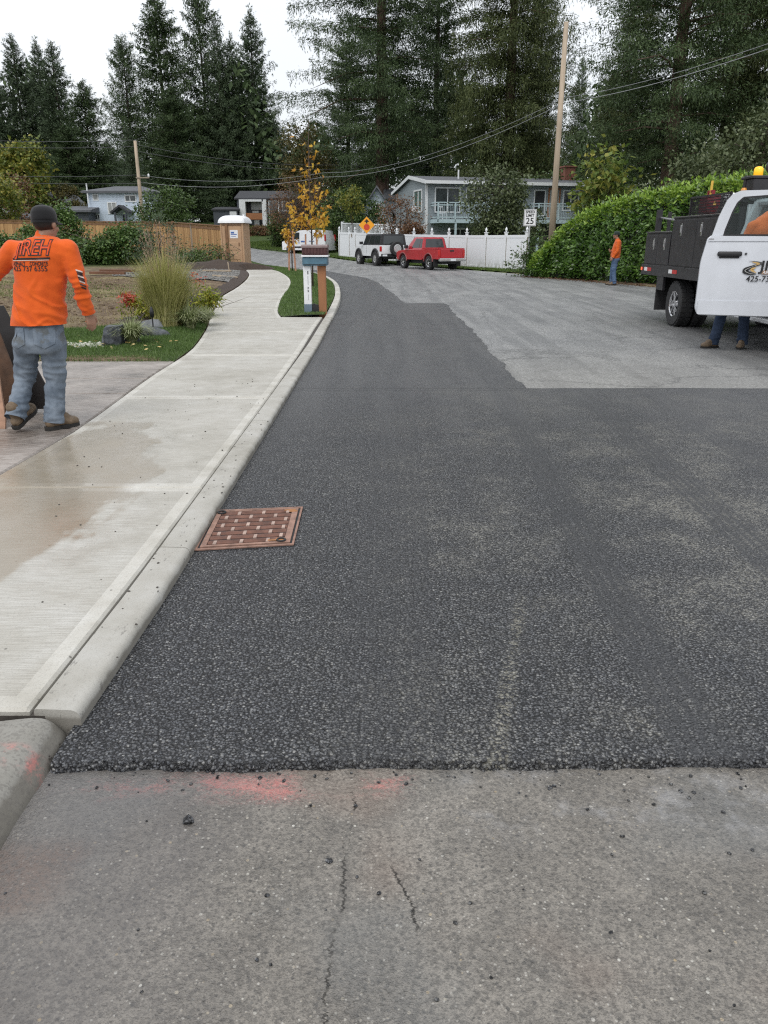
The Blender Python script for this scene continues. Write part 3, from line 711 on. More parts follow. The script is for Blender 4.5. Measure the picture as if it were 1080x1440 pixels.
# ------------------------------------------------------------------ sidewalk slabs
def slab_panel(mb, rows, gap=0.007, ch=0.011, bord=0.085, th=0.09):
    """rows: list of (left, right) 3-D points from near to far"""
    nrow = len(rows)
    def ptz(l, r, u, dz): p = l.lerp(r, u); return (p.x, p.y, p.z + dz)
    # parametrise along v by inserting rows near both ends
    L = [Vector(a) for a, b in rows]; Rr = [Vector(b) for a, b in rows]
    def at(i_f):
        i = min(int(i_f), nrow - 2); t = i_f - i
        return L[i].lerp(L[i + 1], t), Rr[i].lerp(Rr[i + 1], t)
    l0 = (L[1] - L[0]).length; l1 = (L[-1] - L[-2]).length
    vs = [(gap / l0, -th), (gap / l0, -ch), ((gap + ch) / l0, 0), (bord / l0, 0)]
    ve = [(nrow - 1 - bord / l1, 0), (nrow - 1 - (gap + ch) / l1, 0), (nrow - 1 - gap / l1, -ch), (nrow - 1 - gap / l1, -th)]
    mids = [(float(i), 0) for i in range(1, nrow - 1) if i > vs[3][0] + 0.02 and i < ve[0][0] - 0.02]
    V = []; F = []; MI = []
    rl = vs + mids + ve
    for ri, (v, dz) in enumerate(rl):
        l, r = at(v); W = (r - l).length
        us = [(gap / W, -th), (gap / W, -ch), ((gap + ch) / W, 0), (bord / W, 0), (1 - bord / W, 0), (1 - (gap + ch) / W, 0), (1 - gap / W, -ch), (1 - gap / W, -th)]
        for u, du in us: V.append(ptz(l, r, u, min(du, dz)))
    n1 = 8
    for i in range(len(rl) - 1):
        for k in range(n1 - 1):
            F.append((i * n1 + k, i * n1 + k + 1, (i + 1) * n1 + k + 1, (i + 1) * n1 + k))
            inner = (3 <= i < len(rl) - 4) and k == 3
            MI.append(0 if inner else 1)
    o = len(mb.v); mb.v += V; mb.f += [tuple(j + o for j in f) for f in F]; mb.m += MI

def swrow(y):
    return (Vector((swl(y), y, walkz(y))), Vector((float(np.interp(y, [p[1] for p in SW_R], [p[0] for p in SW_R])), y + 0.0, walkz(y))))
joints = [2.21, 4.68, 7.66, 10.66, 13.5, 16.19]
mb = MB()
for a, b in zip(joints[:-1], joints[1:]):
    yy = np.linspace(a, b, 5); slab_panel(mb, [swrow(y) for y in yy])
# winding part beyond the mailbox
far_l = [p for p in SW_Ls if p[1] > 16.25]; far_l = [(swl(16.2), 16.2)] + far_l
far_r = SW_R2s
def even(pl, n):
    s = polylen(pl); tt = np.linspace(0, s[-1], n)
    return list(zip(np.interp(tt, s, [p[0] for p in pl]), np.interp(tt, s, [p[1] for p in pl])))
NF = 49
el, er = even(far_l, NF), even(far_r, NF)
rows = [(Vector((a[0], a[1], walkz(a[1]))), Vector((b[0], b[1], walkz(b[1])))) for a, b in zip(el, er)]
for i in range(0, NF - 1, 4): slab_panel(mb, rows[i:i + 5])
tag(mb.build('sidewalk', [M['concrete'], M['concrete_edge']], fix=False), kind='structure')
# older sidewalk panel beside the old kerb
mb = MB(); mb.box(-2.7, -1.392, -2, 2.19, -0.1, 0.062, bev=0.008); tag(mb.build('sidewalk', M['concrete_old']), kind='structure')

# driveway slabs
mb = MB()
for y0, y1 in ((3.0, 6.34), (6.36, 7.90), (7.92, 8.81), (8.83, 10.17)):
    yy = np.linspace(y0, y1, 4)
    for (xa, xb) in ((-9.0, -5.2), (-5.18, None)):
        rws = [(Vector((xa, y - 0.0, 0.052)), Vector(((swl(y) - 0.012) if xb is None else xb, y, 0.052))) for y in yy]
        slab_panel(mb, rws, 0.006, 0.012, 0.03)
for i in range(len(mb.m)): mb.m[i] = 0
tag(mb.build('driveway', M['drive'], fix=False), kind='structure')
mb = MB(); mb.box(-9, -2.6, 3.0, 10.1, -0.1, 0.03); tag(mb.build('driveway', M['dark_joint']), kind='structure')
# ------------------------------------------------------------------ foliage helpers
def unit(a): return a / (np.linalg.norm(a, axis=1, keepdims=True) + 1e-9)

def leaf_quads(Pn, D, Nn, L, W):
    """diamond leaves: base points, direction, side vector, length, width -> V, F"""
    S = unit(np.cross(D, Nn)); L = L[:, None]; W = W[:, None]
    a = Pn; b = Pn + D * L * 0.42 + S * W * 0.5; c = Pn + D * L; d = Pn + D * L * 0.42 - S * W * 0.5
    n = len(Pn); V = np.stack([a, b, c, d], 1).reshape(-1, 3); F = np.arange(4 * n).reshape(n, 4)
    return V, F

def rnd_dirs(g, n, zs=1.0):
    v = g.normal(size=(n, 3)); v[:, 2] *= zs; return unit(v)

def conifer_mesh(seed, H, Rd, clear=0.08, lev=3.2, shape=0.8, droop=0.10, up=0.1, hang=0.35, spray=0.62, dens=9.0, top_r=0.02, irregular=0.35, wfac=0.34, fan=0.22, hlen=0.5):
    """crown of drooping branches, each a comb of short needle sprays"""
    g = np.random.default_rng(seed); PT = []; DR = []; NR = []; LL = []; WW = []
    br = []; z = H * clear
    while z < H * 0.985:
        t = z / H; tt = (t - clear) / (1 - clear)
        prof = ((1 - tt) ** shape) * min(1.0, 0.55 + tt * 3.0)
        k = 5 if tt < 0.85 else 4
        a0 = g.uniform(0, 2 * PI)
        for j in range(k):
            if g.random() < 0.10: continue
            L = Rd * prof * (1 + irregular * (g.random() * 2 - 1.1)) + 0.25
            a = a0 + 2 * PI * j / k + g.normal() * 0.25
            e = up + 0.55 * tt + g.normal() * 0.07
            br.append((z + g.normal() * 0.3, a, L, e))
        z += (1.0 / lev) * (0.6 + 0.8 * g.random()) * (1 if tt < 0.8 else 0.6)
    for z, a, L, e in br:
        n = max(5, int(L * dens)); s = np.sort(0.1 + 0.9 * g.random(n) ** 0.72); x = s * L
        zz = z + np.tan(e) * x - droop * x * x * 0.5
        p = np.stack([np.cos(a) * x, np.sin(a) * x, zz], 1)
        for side in (-1, 1):
            da = a + side * g.uniform(0.25, 1.1, n); pit = g.normal(size=n) * 0.25 - 0.25
            d = np.stack([np.cos(da) * np.cos(pit), np.sin(da) * np.cos(pit), np.sin(pit)], 1)
            l = spray * (1.15 - 0.55 * s) * g.uniform(0.6, 1.25, n) * (0.5 + 0.5 * min(1, L / 2.0))
            lat = side * fan * L * np.sin(np.pi * np.clip(s, 0, 1)) ** 0.7 * g.random(n)
            q = p + np.stack([-np.sin(a) * lat, np.cos(a) * lat, -0.22 * np.abs(lat) + g.normal(size=n) * 0.10 * min(1.5, L * 0.4)], 1)
            PT.append(q + g.normal(size=(n, 3)) * 0.05); DR.append(d); NR.append(unit(np.array([0, 0, 1.0]) + g.normal(size=(n, 3)) * 0.6)); LL.append(l); WW.append(l * wfac * g.uniform(.7, 1.2, n))
            m = int(n * hang)
            if m:
                k = g.integers(0, n, m); drop = g.random(m) ** 1.3 * hlen * (0.4 + 0.6 * min(1, L / 3))
                PT.append(q[k] - np.stack([0 * drop, 0 * drop, drop], 1) + g.normal(size=(m, 3)) * 0.06); DR.append(unit(np.stack([g.normal(size=m) * .35, g.normal(size=m) * .35, -np.ones(m)], 1))); NR.append(rnd_dirs(g, m, 0.4))
                lh = spray * g.uniform(0.5, 1.1, m); LL.append(lh); WW.append(lh * wfac * 0.85)
    # leader
    m = 14; PT.append(np.stack([np.zeros(m), np.zeros(m), np.linspace(H * 0.95, H, m)], 1)); DR.append(rnd_dirs(g, m, 0.5) * 0.6 + np.array([0, 0, .8])); NR.append(rnd_dirs(g, m)); LL.append(np.full(m, 0.45)); WW.append(np.full(m, 0.12))
    V, F = leaf_quads(np.concatenate(PT), unit(np.concatenate(DR)), np.concatenate(NR), np.concatenate(LL), np.concatenate(WW))
    return V, F, br

def trunk_mesh(H, r0, br=None, nb=0, seed=0, top=0.985):
    mb = MB(); k = 9
    mb.tube([(0.05 * math.sin(i), 0.05 * math.cos(i * 1.7), -0.5 + (H * top + 0.5) * i / k) for i in range(k + 1)], [r0 * 1.15] + [r0 * (1 - 0.93 * i / k) for i in range(1, k + 1)], 10)
    if br:
        g = random.Random(seed)
        for z, a, L, e in (br if nb <= 0 else g.sample(br, min(nb, len(br)))):
            x = L * 0.75
            mb.tube([(0, 0, z), (math.cos(a) * x * .5, math.sin(a) * x * .5, z + math.tan(e) * x * .5 - .0125 * x * x), (math.cos(a) * x, math.sin(a) * x, z + math.tan(e) * x - 0.05 * x * x)], [0.03 + L * 0.012, 0.02 + L * .006, 0.01], 4, cap=False)
    return mb

def broad_mesh(seed, cl, leaf=0.2, n=6000, clump=0.6, nclump=60, wf=0.62, hollow=0.55, flat=0.8):
    """leaf clumps through a crown made of ellipsoids cl = [(x,y,z,rx,ry,rz), ...]"""
    g = np.random.default_rng(seed); vol = np.array([c[3] * c[4] * c[5] for c in cl]); vol = vol / vol.sum()
    idx = g.choice(len(cl), nclump, p=vol); C = np.array(cl)[idx]
    u = rnd_dirs(g, nclump) * (hollow + (1 - hollow) * g.random((nclump, 1)) ** 0.5)
    cen = C[:, :3] + u * C[:, 3:]
    wgt = g.uniform(0.4, 1.6, nclump); wgt /= wgt.sum()
    k = g.choice(nclump, n, p=wgt); sz = clump * g.uniform(0.6, 1.3, nclump)
    off = g.normal(size=(n, 3)) * np.array([1, 1, flat]) * sz[k][:, None] * 0.5
    Pn = cen[k] + off
    D = unit(off * 0.8 / clump + rnd_dirs(g, n) * 0.8 + np.array([0, 0, -0.25])); Nn = unit(rnd_dirs(g, n) * 0.7 + np.array([0, 0, 0.8]))
    l = leaf * g.uniform(0.6, 1.3, n)
    V, F = leaf_quads(Pn, D, Nn, l, l * wf)
    return V, F, cen

def limbs_mesh(cen, base=(0, 0, 0), r0=0.15, n=25, seed=0, fork=0.35, stems=1, tw=0.012):
    g = random.Random(seed); mb = MB(); b = Vector(base)
    cs = [Vector(c) for c in cen]; g.shuffle(cs)
    top = max(c.z for c in cs); mid = sum((c for c in cs), Vector()) / len(cs)
    for s in range(stems):
        q = Vector((mid.x + g.uniform(-.3, .3) * stems, mid.y + g.uniform(-.2, .2) * stems, b.z + (top - b.z) * 0.85))
        st = [b + Vector((g.uniform(-.15, .15) * (stems - 1), g.uniform(-.1, .1) * (stems - 1), -0.2)), b.lerp(q, 0.33) + Vector((g.uniform(-.1, .1), 0, 0)), b.lerp(q, 0.66), q]
        mb.tube(st, [r0, r0 * .75, r0 * .45, r0 * .15], 7)
        for c in cs[s::stems][:n // stems]:
            t = max(0.15, min(0.95, (c.z - b.z) / (q.z - b.z) - fork * g.random())); p = b.lerp(q, t)
            m = p.lerp(c, .5) + Vector((0, 0, .12 * (c - p).length))
            mb.tube([p, m, c], [max(tw, r0 * .35 * (1 - t)), max(tw * .8, r0 * .18), tw * .5], 4, cap=False)
    return mb

M['bark'] = pm('bark', (0.062, 0.047, 0.038), 0.9, 0.45, 5, 0.8, 18, stretch=(1, 1, 0.2))
M['bark_red'] = pm('bark_red', (0.115, 0.075, 0.055), 0.9, 0.4, 5, 0.8, 18, stretch=(1, 1, 0.2))
M['twig'] = pm('twig', (0.075, 0.055, 0.042), 0.85, 0.3, 9)
M['fir'] = leafmat('fir_needles', [(0.028, 0.048, 0.020), (0.058, 0.092, 0.036), (0.105, 0.148, 0.058)], 0.55, 0.12, 0.25, 0.3)
M['fir_blue'] = leafmat('bluish_needles', [(0.034, 0.054, 0.028), (0.068, 0.10, 0.052), (0.115, 0.155, 0.082)], 0.55, 0.12, 0.25, 0.3)
M['cedar'] = leafmat('cedar_sprays', [(0.036, 0.052, 0.017), (0.076, 0.098, 0.034), (0.13, 0.15, 0.058)], 0.6, 0.15, 0.3, 0.3)
M['leaf_green'] = leafmat('green_leaves', [(0.028, 0.055, 0.013), (0.062, 0.108, 0.027), (0.12, 0.18, 0.05)], 0.45, 0.25, 0.8)
M['leaf_grey'] = leafmat('willow_leaves', [(0.045, 0.066, 0.024), (0.095, 0.122, 0.055), (0.17, 0.20, 0.10)], 0.5, 0.25, 0.8)
M['leaf_yg'] = leafmat('yellowing_leaves', [(0.06, 0.10, 0.02), (0.16, 0.19, 0.035), (0.34, 0.28, 0.05)], 0.5, 0.3, 0.5)
M['leaf_maple'] = leafmat('turning_maple', [(0.07, 0.12, 0.025), (0.16, 0.22, 0.05), (0.36, 0.32, 0.07)], 0.5, 0.35, 0.8)
M['leaf_gold'] = leafmat('golden_leaves', [(0.32, 0.14, 0.016), (0.56, 0.31, 0.03), (0.72, 0.52, 0.08)], 0.5, 0.3, 1.2)
M['leaf_rust'] = leafmat('rust_leaves', [(0.10, 0.05, 0.03), (0.17, 0.085, 0.045), (0.22, 0.14, 0.06)], 0.6, 0.25, 0.8)
M['leaf_olive'] = leafmat('olive_leaves', [(0.05, 0.055, 0.015), (0.10, 0.095, 0.03), (0.19, 0.14, 0.04)], 0.6, 0.25, 0.5)
M['laurel'] = leafmat('laurel_leaves', [(0.024, 0.062, 0.010), (0.064, 0.135, 0.021), (0.145, 0.255, 0.046)], 0.32, 0.2, 0.9, 0.5)
M['laurel_new'] = leafmat('laurel_new_growth', [(0.12, 0.22, 0.02), (0.22, 0.35, 0.04), (0.33, 0.45, 0.08)], 0.38, 0.3, 0.9, 0.5)
M['bramble'] = leafmat('bramble_leaves', [(0.035, 0.075, 0.018), (0.075, 0.14, 0.032), (0.17, 0.24, 0.065)], 0.45, 0.22, 1.2)
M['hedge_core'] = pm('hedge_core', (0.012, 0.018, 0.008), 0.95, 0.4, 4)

# ------------------------------------------------------------------ trees
def plant_tree(px, py_base, Y, label, crown, trunk, name, group=None, cmat='fir', tmat='bark', s=1.0, rz=0.0, cat='tree', zoff=0.0, sz=None, base_z=None):
    p = P(px, py_base, Y); z = gh(p.x, Y) if base_z is None else base_z
    o = thing(name, label, cat, (p.x, Y, z + zoff), rz, group); o.scale = (s, s, sz or s)
    link('crown', crown, o); link('trunk', trunk, o)
    return o

def mesh_only(name, V, F, mat):
    o = npmesh(name, V, F, mat); me = o.data; bpy.data.objects.remove(o); return me
def mb_mesh(name, mb, mat):
    o = mb.build(name, mat, smooth=True); me = o.data; bpy.data.objects.remove(o); return me

def conifer_kind(seed, mat, tmat='bark', r0=0.4, nb=60, **kw):
    V, F, br = conifer_mesh(seed, **kw)
    return mesh_only('crown', V, F, M[mat]), mb_mesh('trunk', trunk_mesh(kw['H'], r0, br, nb, seed), M[tmat])

K_A = conifer_kind(11, 'fir', H=30, Rd=6.4, clear=0.04, shape=0.82, droop=0.045, hang=0.35, hlen=0.6, fan=0.17, spray=0.46, dens=17, irregular=0.6, lev=3.4, wfac=0.3)
K_B = conifer_kind(12, 'fir_blue', H=30, Rd=5.8, clear=0.03, shape=0.9, droop=0.03, hang=0.2, fan=0.16, spray=0.46, up=0.15, dens=17, irregular=0.5, lev=3.4, wfac=0.3)
K_C = conifer_kind(13, 'fir', H=32, Rd=6.0, clear=0.10, shape=0.75, droop=0.03, hang=0.5, hlen=0.9, fan=0.16, spray=0.46, dens=16, irregular=0.8, lev=2.6, up=0.2, wfac=0.3)
K_D = conifer_kind(14, 'fir_blue', H=27, Rd=6.6, clear=0.02, shape=0.95, droop=0.03, hang=0.2, fan=0.16, spray=0.46, up=0.08, dens=17, irregular=0.45, lev=3.4, wfac=0.3)

def H_for(py_top, Y, x, h0): return (P(540, py_top, Y).z - h0)
def conifer_at(px, py_top, Y, kind, label, H0, wide=1.0, name='fir_tree', rz=0.0):
    x = P(px, 300, Y).x; z = gh(x, Y); H = P(px, py_top, Y).z - z
    # lean of the picture's verticals is perspective only: place by the top pixel
    xt = P(px, py_top, Y).x
    s = H / H0
    o = thing(name, label, 'tree', (xt, Y, z), rz, 'tall conifers along the skyline'); o.scale = (s * wide * 1.3, s * wide * 1.3, s)
    link('crown', kind[0], o); link('trunk', kind[1], o); return o

conifer_at(14, 48, 112, K_B, 'tall blue-green fir whose spire stands at the far left edge of the sky', 30, 0.95, rz=0.4)
conifer_at(49, 52, 116, K_D, 'blue-green fir with the second spire from the left edge', 27, 0.75, rz=1.9)
conifer_at(71, 58, 110, K_B, 'blue-green fir with the third spire from the left edge, above the worker', 30, 1.0, rz=3.1)
conifer_at(-28, 66, 108, K_D, 'wide dark fir cut by the left border of the photo', 27, 1.0, rz=2.2)
conifer_at(115, 112, 104, K_A, 'shorter brownish fir at the open patch of sky, right of the three left spires', 30, 1.15, rz=2.6)
conifer_at(90, 175, 100, K_A, 'low dark fir filling the gap behind the yellowing maple', 30, 1.6, rz=0.9)
conifer_at(150, 196, 118, K_D, 'small fir tip low in the gap of sky left of the large fir group', 27, 1.2, rz=0.2)
conifer_at(170, 50, 128, K_C, 'ragged fir with upswept tips at the left side of the large fir group', 32, 0.85, rz=1.0)
conifer_at(216, -12, 135, K_A, 'tallest dark fir of the large left group, top cut by the photo edge', 30, 1.0, rz=2.0)
conifer_at(276, -22, 140, K_C, 'thin sparse fir with bare upper trunk in the large left group', 32, 0.8, rz=3.0)
conifer_at(303, 34, 136, K_B, 'slender fir between the sparse fir and the pointed fir', 30, 0.7, rz=0.6)
conifer_at(323, 46, 138, K_D, 'slender bluish fir just left of the pointed fir', 27, 0.7, rz=4.0)
conifer_at(350, 8, 142, K_D, 'pointed symmetrical bluish fir at the right end of the large left group', 27, 0.78, rz=5.0)
conifer_at(240, 120, 116, K_A, 'dark bushy fir in front of the large left group, above the light blue house', 30, 1.25, rz=5.5)
conifer_at(178, 175, 87, K_D, 'dark fir whose low boughs hang over the light blue house', 27, 0.8, rz=0.7)
conifer_at(300, 150, 150, K_A, 'dark fir behind the modern house with the white portico', 30, 1.35, rz=1.4)
conifer_at(385, 165, 150, K_D, 'dark low fir right of the pointed fir, behind the yellow maple', 27, 1.3, rz=3.3)
conifer_at(820, 82, 150, K_B, 'thin distant fir spire in the sky between the utility pole and the right firs', 30, 0.6, rz=0)
conifer_at(432, 210, 140, K_A, 'dark fir low behind the orange-leaved trees', 30, 1.6, rz=4.4)

# the two giants in the middle
V, F, br = conifer_mesh(31, H=44, Rd=8.2, clear=0.15, shape=0.55, droop=0.035, hang=0.32, hlen=0.7, fan=0.19, spray=0.37, dens=30, irregular=0.7, lev=2.9, up=0.03, wfac=0.27)
p = P(537, 250, 86)
o = thing('fir_tree', 'huge old fir with a thick reddish trunk behind the blue-grey gable', 'tree', (p.x, 86, gh(p.x, 86)), 0.5)
npmesh('crown', V, F, M['fir'], o)
trunk_mesh(44, 0.80, br, 90, 1).build('trunk', M['bark_red'], o, smooth=True)
V, F, br = conifer_mesh(32, H=40, Rd=6.2, clear=0.03, shape=0.5, droop=0.06, hang=0.6, hlen=1.1, fan=0.2, spray=0.36, dens=30, irregular=0.4, lev=3.1, up=-0.12, wfac=0.27)
p = P(712, 250, 80)
o = thing('cedar_tree', 'broad olive-green cedar with hanging sprays left of the utility pole', 'tree', (p.x, 80, gh(p.x, 80)), 0.2)
npmesh('crown', V, F, M['cedar'], o); trunk_mesh(40, 0.7, br, 30, 2).build('trunk', M['bark_red'], o, smooth=True)
V, F, br = conifer_mesh(33, H=36, Rd=5.6, clear=0.05, shape=0.6, droop=0.05, hang=0.35, hlen=0.7, fan=0.19, spray=0.38, dens=26, irregular=0.65, lev=2.6, wfac=0.3)
for px_, Y_, lab, rz_ in ((612, 96, 'dark fir filling the gap between the huge fir and the cedar', 0.0), (750, 100, 'dark fir with ragged side branches just left of the pole top', 1.7), (490, 112, 'dark fir seen behind the left boughs of the huge fir', 3.0)):
    p = P(px_, 250, Y_); o = thing('fir_tree', lab, 'tree', (p.x, Y_, gh(p.x, Y_)), rz_)
    if px_ == 612: c1 = npmesh('crown', V, F, M['fir'], o); t1 = trunk_mesh(36, 0.5, br, 40, 3).build('trunk', M['bark'], o, smooth=True)
    else:
        link('crown', c1.data, o); link('trunk', t1.data, o)
    if px_ == 750: o.scale = (0.75, 0.75, 0.8)
    if px_ == 490: o.scale = (1, 1, 0.62)
# right-hand group
V, F, br = conifer_mesh(34, H=34, Rd=6.0, clear=0.17, shape=0.5, droop=0.045, hang=0.28, hlen=0.5, fan=0.2, spray=0.28, dens=38, irregular=0.65, lev=2.8, up=0.05, wfac=0.3)
p = P(938, 250, 55)
o = thing('fir_tree', 'large fir with a bare reddish lower trunk behind the laurel hedge', 'tree', (p.x, 55, gh(p.x, 55)), 0.9)
npmesh('crown', V, F, M['fir'], o); trunk_mesh(34, 0.56, br, 70, 4).build('trunk', M['bark_red'], o, smooth=True)
V, F, br = conifer_mesh(35, H=30, Rd=4.4, clear=0.03, shape=0.5, droop=0.08, hang=0.6, hlen=0.9, fan=0.2, spray=0.33, dens=30, irregular=0.45, lev=2.8, up=-0.1, wfac=0.27)
first = None
for px_, Y_, lab, rz_, s_ in ((1010, 66, 'dark drooping cedar right of the bare fir trunk', 0.0, 1.0), (1075, 58, 'dark drooping cedar at the right border of the photo', 1.4, 1.05), (878, 76, 'dark cedar behind the crown left of the bare fir trunk', 2.4, 0.75), (848, 88, 'low dark cedar just right of the utility pole', 4.0, 0.5), (1150, 62, 'dark cedar outside the right border behind the truck', 3.0, 1.1)):
    p = P(px_, 250, Y_); o = thing('cedar_tree', lab, 'tree', (p.x, Y_, gh(p.x, Y_)), rz_, 'dark cedars behind the laurel hedge'); o.scale = (s_ * 1.15,) * 2 + (s_,)
    if first is None:
        first = (npmesh('crown', V, F, M['cedar'], o), trunk_mesh(30, 0.45, br, 30, 5).build('trunk', M['bark'], o, smooth=True))
    else: link('crown', first[0].data, o); link('trunk', first[1].data, o)

# far wood behind everything, read as one mass
g = np.random.default_rng(8); PT = []; 
n = 60000
x = g.uniform(-120, 130, n); yb = 135 + g.uniform(0, 14, n); top = 17 + 5 * np.sin(x * 0.19) + 4 * np.sin(x * 0.53 + 1)
top = np.where((x > -52) & (x < -38), 10, top) ; zz = 3 + (g.random(n) ** 0.8) * np.clip(top, 6, None)
Pn = np.stack([x, yb, zz], 1); l = g.uniform(0.7, 1.7, n)
V, F = leaf_quads(Pn, unit(rnd_dirs(g, n) + np.array([0, 0, -.5])), rnd_dirs(g, n), l, l * 0.5)
tag(npmesh('far_woods', V, F, M['fir']), kind='stuff')

def shrub(px, py_base, Y, ell, label, mat, leaf, n, nclump, clump, name='shrub', cat='shrub', seed=1, r0=0.06, stems=4, limbs=30, group=None, hollow=0.5, tw=0.012, zb=None, twig='twig', wf=0.62):
    """ell: ellipsoids in metres relative to the foot"""
    p = P(px, py_base, Y); z = gh(p.x, Y) if zb is None else zb
    o = thing(name, label, cat, (p.x, Y, z), 0, group)
    V, F, cen = broad_mesh(seed, ell, leaf, n, clump, nclump, hollow=hollow, wf=wf)
    npmesh('crown' if cat == 'tree' else 'foliage', V, F, M[mat], o)
    limbs_mesh(cen, (0, 0, 0), r0, limbs, seed, stems=stems, tw=tw).build('trunk' if cat == 'tree' else 'stem', M[twig], o, smooth=True)
    return o

shrub(42, 300, 82, [(0, 0, 5.6, 2.4, 2.4, 3.2), (0.2, 0, 7.6, 1.5, 1.5, 1.8)], 'yellow-green maple above the wooden fence at the far left', 'leaf_yg', 0.42, 5200, 90, 1.0, 'maple_tree', 'tree', 41, 0.18, 1, 40)
shrub(98, 300, 84, [(0, 0, 3.6, 1.7, 1.7, 1.9)], 'round olive-brown bush between the tan gable and the light blue house', 'leaf_olive', 0.2, 5000, 60, 0.5, 'round_bush', 'bush', 42, 0.1, 4, 20)
shrub(2, 310, 62, [(0, 0, 3.4, 2.0, 1.6, 1.8), (-2, 0, 2.8, 1.8, 1.5, 2.0)], 'yellow-green tree crown over the fence at the left border', 'leaf_yg', 0.24, 6000, 60, 0.6, 'small_tree', 'tree', 43, 0.1, 2, 30)
shrub(22, 300, 70, [(0, 0, 3.6, 1.6, 1.2, 2.2)], 'brownish thinning shrub beside the yellow-green crown at the left', 'leaf_rust', 0.2, 1600, 50, 0.7, 'thin_shrub', 'shrub', 44, 0.08, 5, 40)
shrub(228, 312, 62, [(0, 0, 2.2, 2.0, 1.5, 2.0), (1.2, 0, 2.6, 1.3, 1.2, 1.5)], 'bushy green shrub behind the fence, right of the light blue house', 'leaf_green', 0.2, 7000, 80, 0.6, 'shrub', 'shrub', 45, 0.08, 5, 40)
shrub(428, 300, 90, [(0, 0, 9.0, 2.8, 2.2, 3.2), (1, 0, 6, 3.0, 2.2, 3.5)], 'olive and orange deciduous tree left of the huge fir', 'leaf_olive', 0.28, 6500, 110, 0.9, 'deciduous_tree', 'tree', 46, 0.2, 2, 60)
shrub(424, 320, 76, [(0, 0, 4.3, 2.3, 1.6, 2.3), (-1, 0, 3, 2, 1.4, 2.0)], 'hazy reddish-brown thinning tree behind the white van', 'leaf_rust', 0.13, 5200, 160, 0.7, 'thinning_tree', 'tree', 47, 0.12, 4, 120, tw=0.016)
shrub(392, 330, 80, [(0, 0, 1.6, 1.0, 0.9, 1.5)], 'dark green shrub beside the curve of the road, left of the van', 'leaf_green', 0.2, 3500, 40, 0.5, 'shrub', 'shrub', 48, 0.07, 5, 20)
shrub(484, 345, 70, [(0, 0, 2.9, 1.9, 1.6, 2.2), (1.7, 0, 2.7, 1.9, 1.5, 2.0), (0.4, 0, 1.3, 2.0, 1.5, 1.3)], 'dense green tree between the white van and the white fence', 'leaf_green', 0.2, 11000, 110, 0.6, 'leafy_tree', 'tree', 49, 0.14, 3, 50)
shrub(494, 330, 64, [(0, 0, 3.9, 0.9, 0.8, 1.2)], 'yellow-green sapling crown rising out of the dense green tree', 'leaf_yg', 0.2, 1300, 26, 0.5, 'sapling', 'tree', 50, 0.05, 1, 20)
shrub(472, 350, 72, [(0, 0, 1.0, 0.9, 0.7, 1.0)], 'dark brown leafy bush behind the rear of the white van', 'leaf_rust', 0.18, 1600, 30, 0.4, 'dark_bush', 'bush', 51, 0.05, 5, 24)
shrub(562, 325, 57, [(0, 0, 2.7, 1.6, 1.2, 1.5), (0.2, 0, 1.6, 0.9, 0.8, 1.0)], 'thin brown-green shrub tree in front of the grey house side wall', 'leaf_rust', 0.13, 2600, 90, 0.5, 'thin_shrub', 'shrub', 52, 0.08, 5, 80)
shrub(580, 325, 55.5, [(0, 0, 1.9, 0.7, 0.6, 0.5)], 'small rust-red bush above the picket railing', 'leaf_rust', 0.13, 1500, 26, 0.3, 'red_bush', 'bush', 53, 0.04, 5, 20)
shrub(697, 330, 52, [(0, 0, 3.4, 1.9, 1.6, 2.3), (0.6, 0, 2.2, 2.3, 1.7, 1.7), (-0.6, 0, 5.0, 1.1, 1.0, 1.2), (0.7, 0, 4.7, 1.0, 1.0, 1.0)], 'grey-green tree standing in front of the grey house deck', 'leaf_grey', 0.19, 12500, 150, 0.6, 'leafy_tree', 'tree', 54, 0.12, 3, 70)
shrub(848, 290, 46, [(0, 0, 3.6, 1.5, 1.2, 1.9), (-0.2, 0, 5.0, 0.8, 0.7, 1.0), (0.9, 0, 2.4, 1.3, 1.2, 1.2)], 'young maple with yellowing leaves behind the hedge, right of the pole', 'leaf_maple', 0.36, 2600, 70, 0.7, 'maple_tree', 'tree', 55, 0.09, 2, 50)
shrub(1035, 290, 40, [(0, 0, 4.3, 3.0, 2.2, 2.3), (2.4, 0, 6.0, 2.2, 1.8, 2.3), (-2.5, 0, 3.2, 2.2, 1.8, 1.3)], 'grey-green broad tree above the hedge behind the truck', 'leaf_grey', 0.2, 15000, 170, 0.7, 'leafy_tree', 'tree', 56, 0.14, 3, 80)
shrub(892, 300, 60, [(0, 0, 3.0, 2.6, 1.6, 2.0)], 'dark green bush behind the hedge below the bare fir trunk', 'leaf_green', 0.22, 5000, 70, 0.7, 'dark_bush', 'bush', 57, 0.08, 4, 30)
shrub(785, 270, 66, [(0, 0, 3.6, 3.0, 1.6, 3.2), (4, 0, 3.4, 2.6, 1.6, 3.0)], 'mixed dark green shrubs behind the utility pole and the chimney', 'leaf_green', 0.25, 7000, 90, 0.8, 'tall_shrub', 'shrub', 58, 0.1, 4, 30)

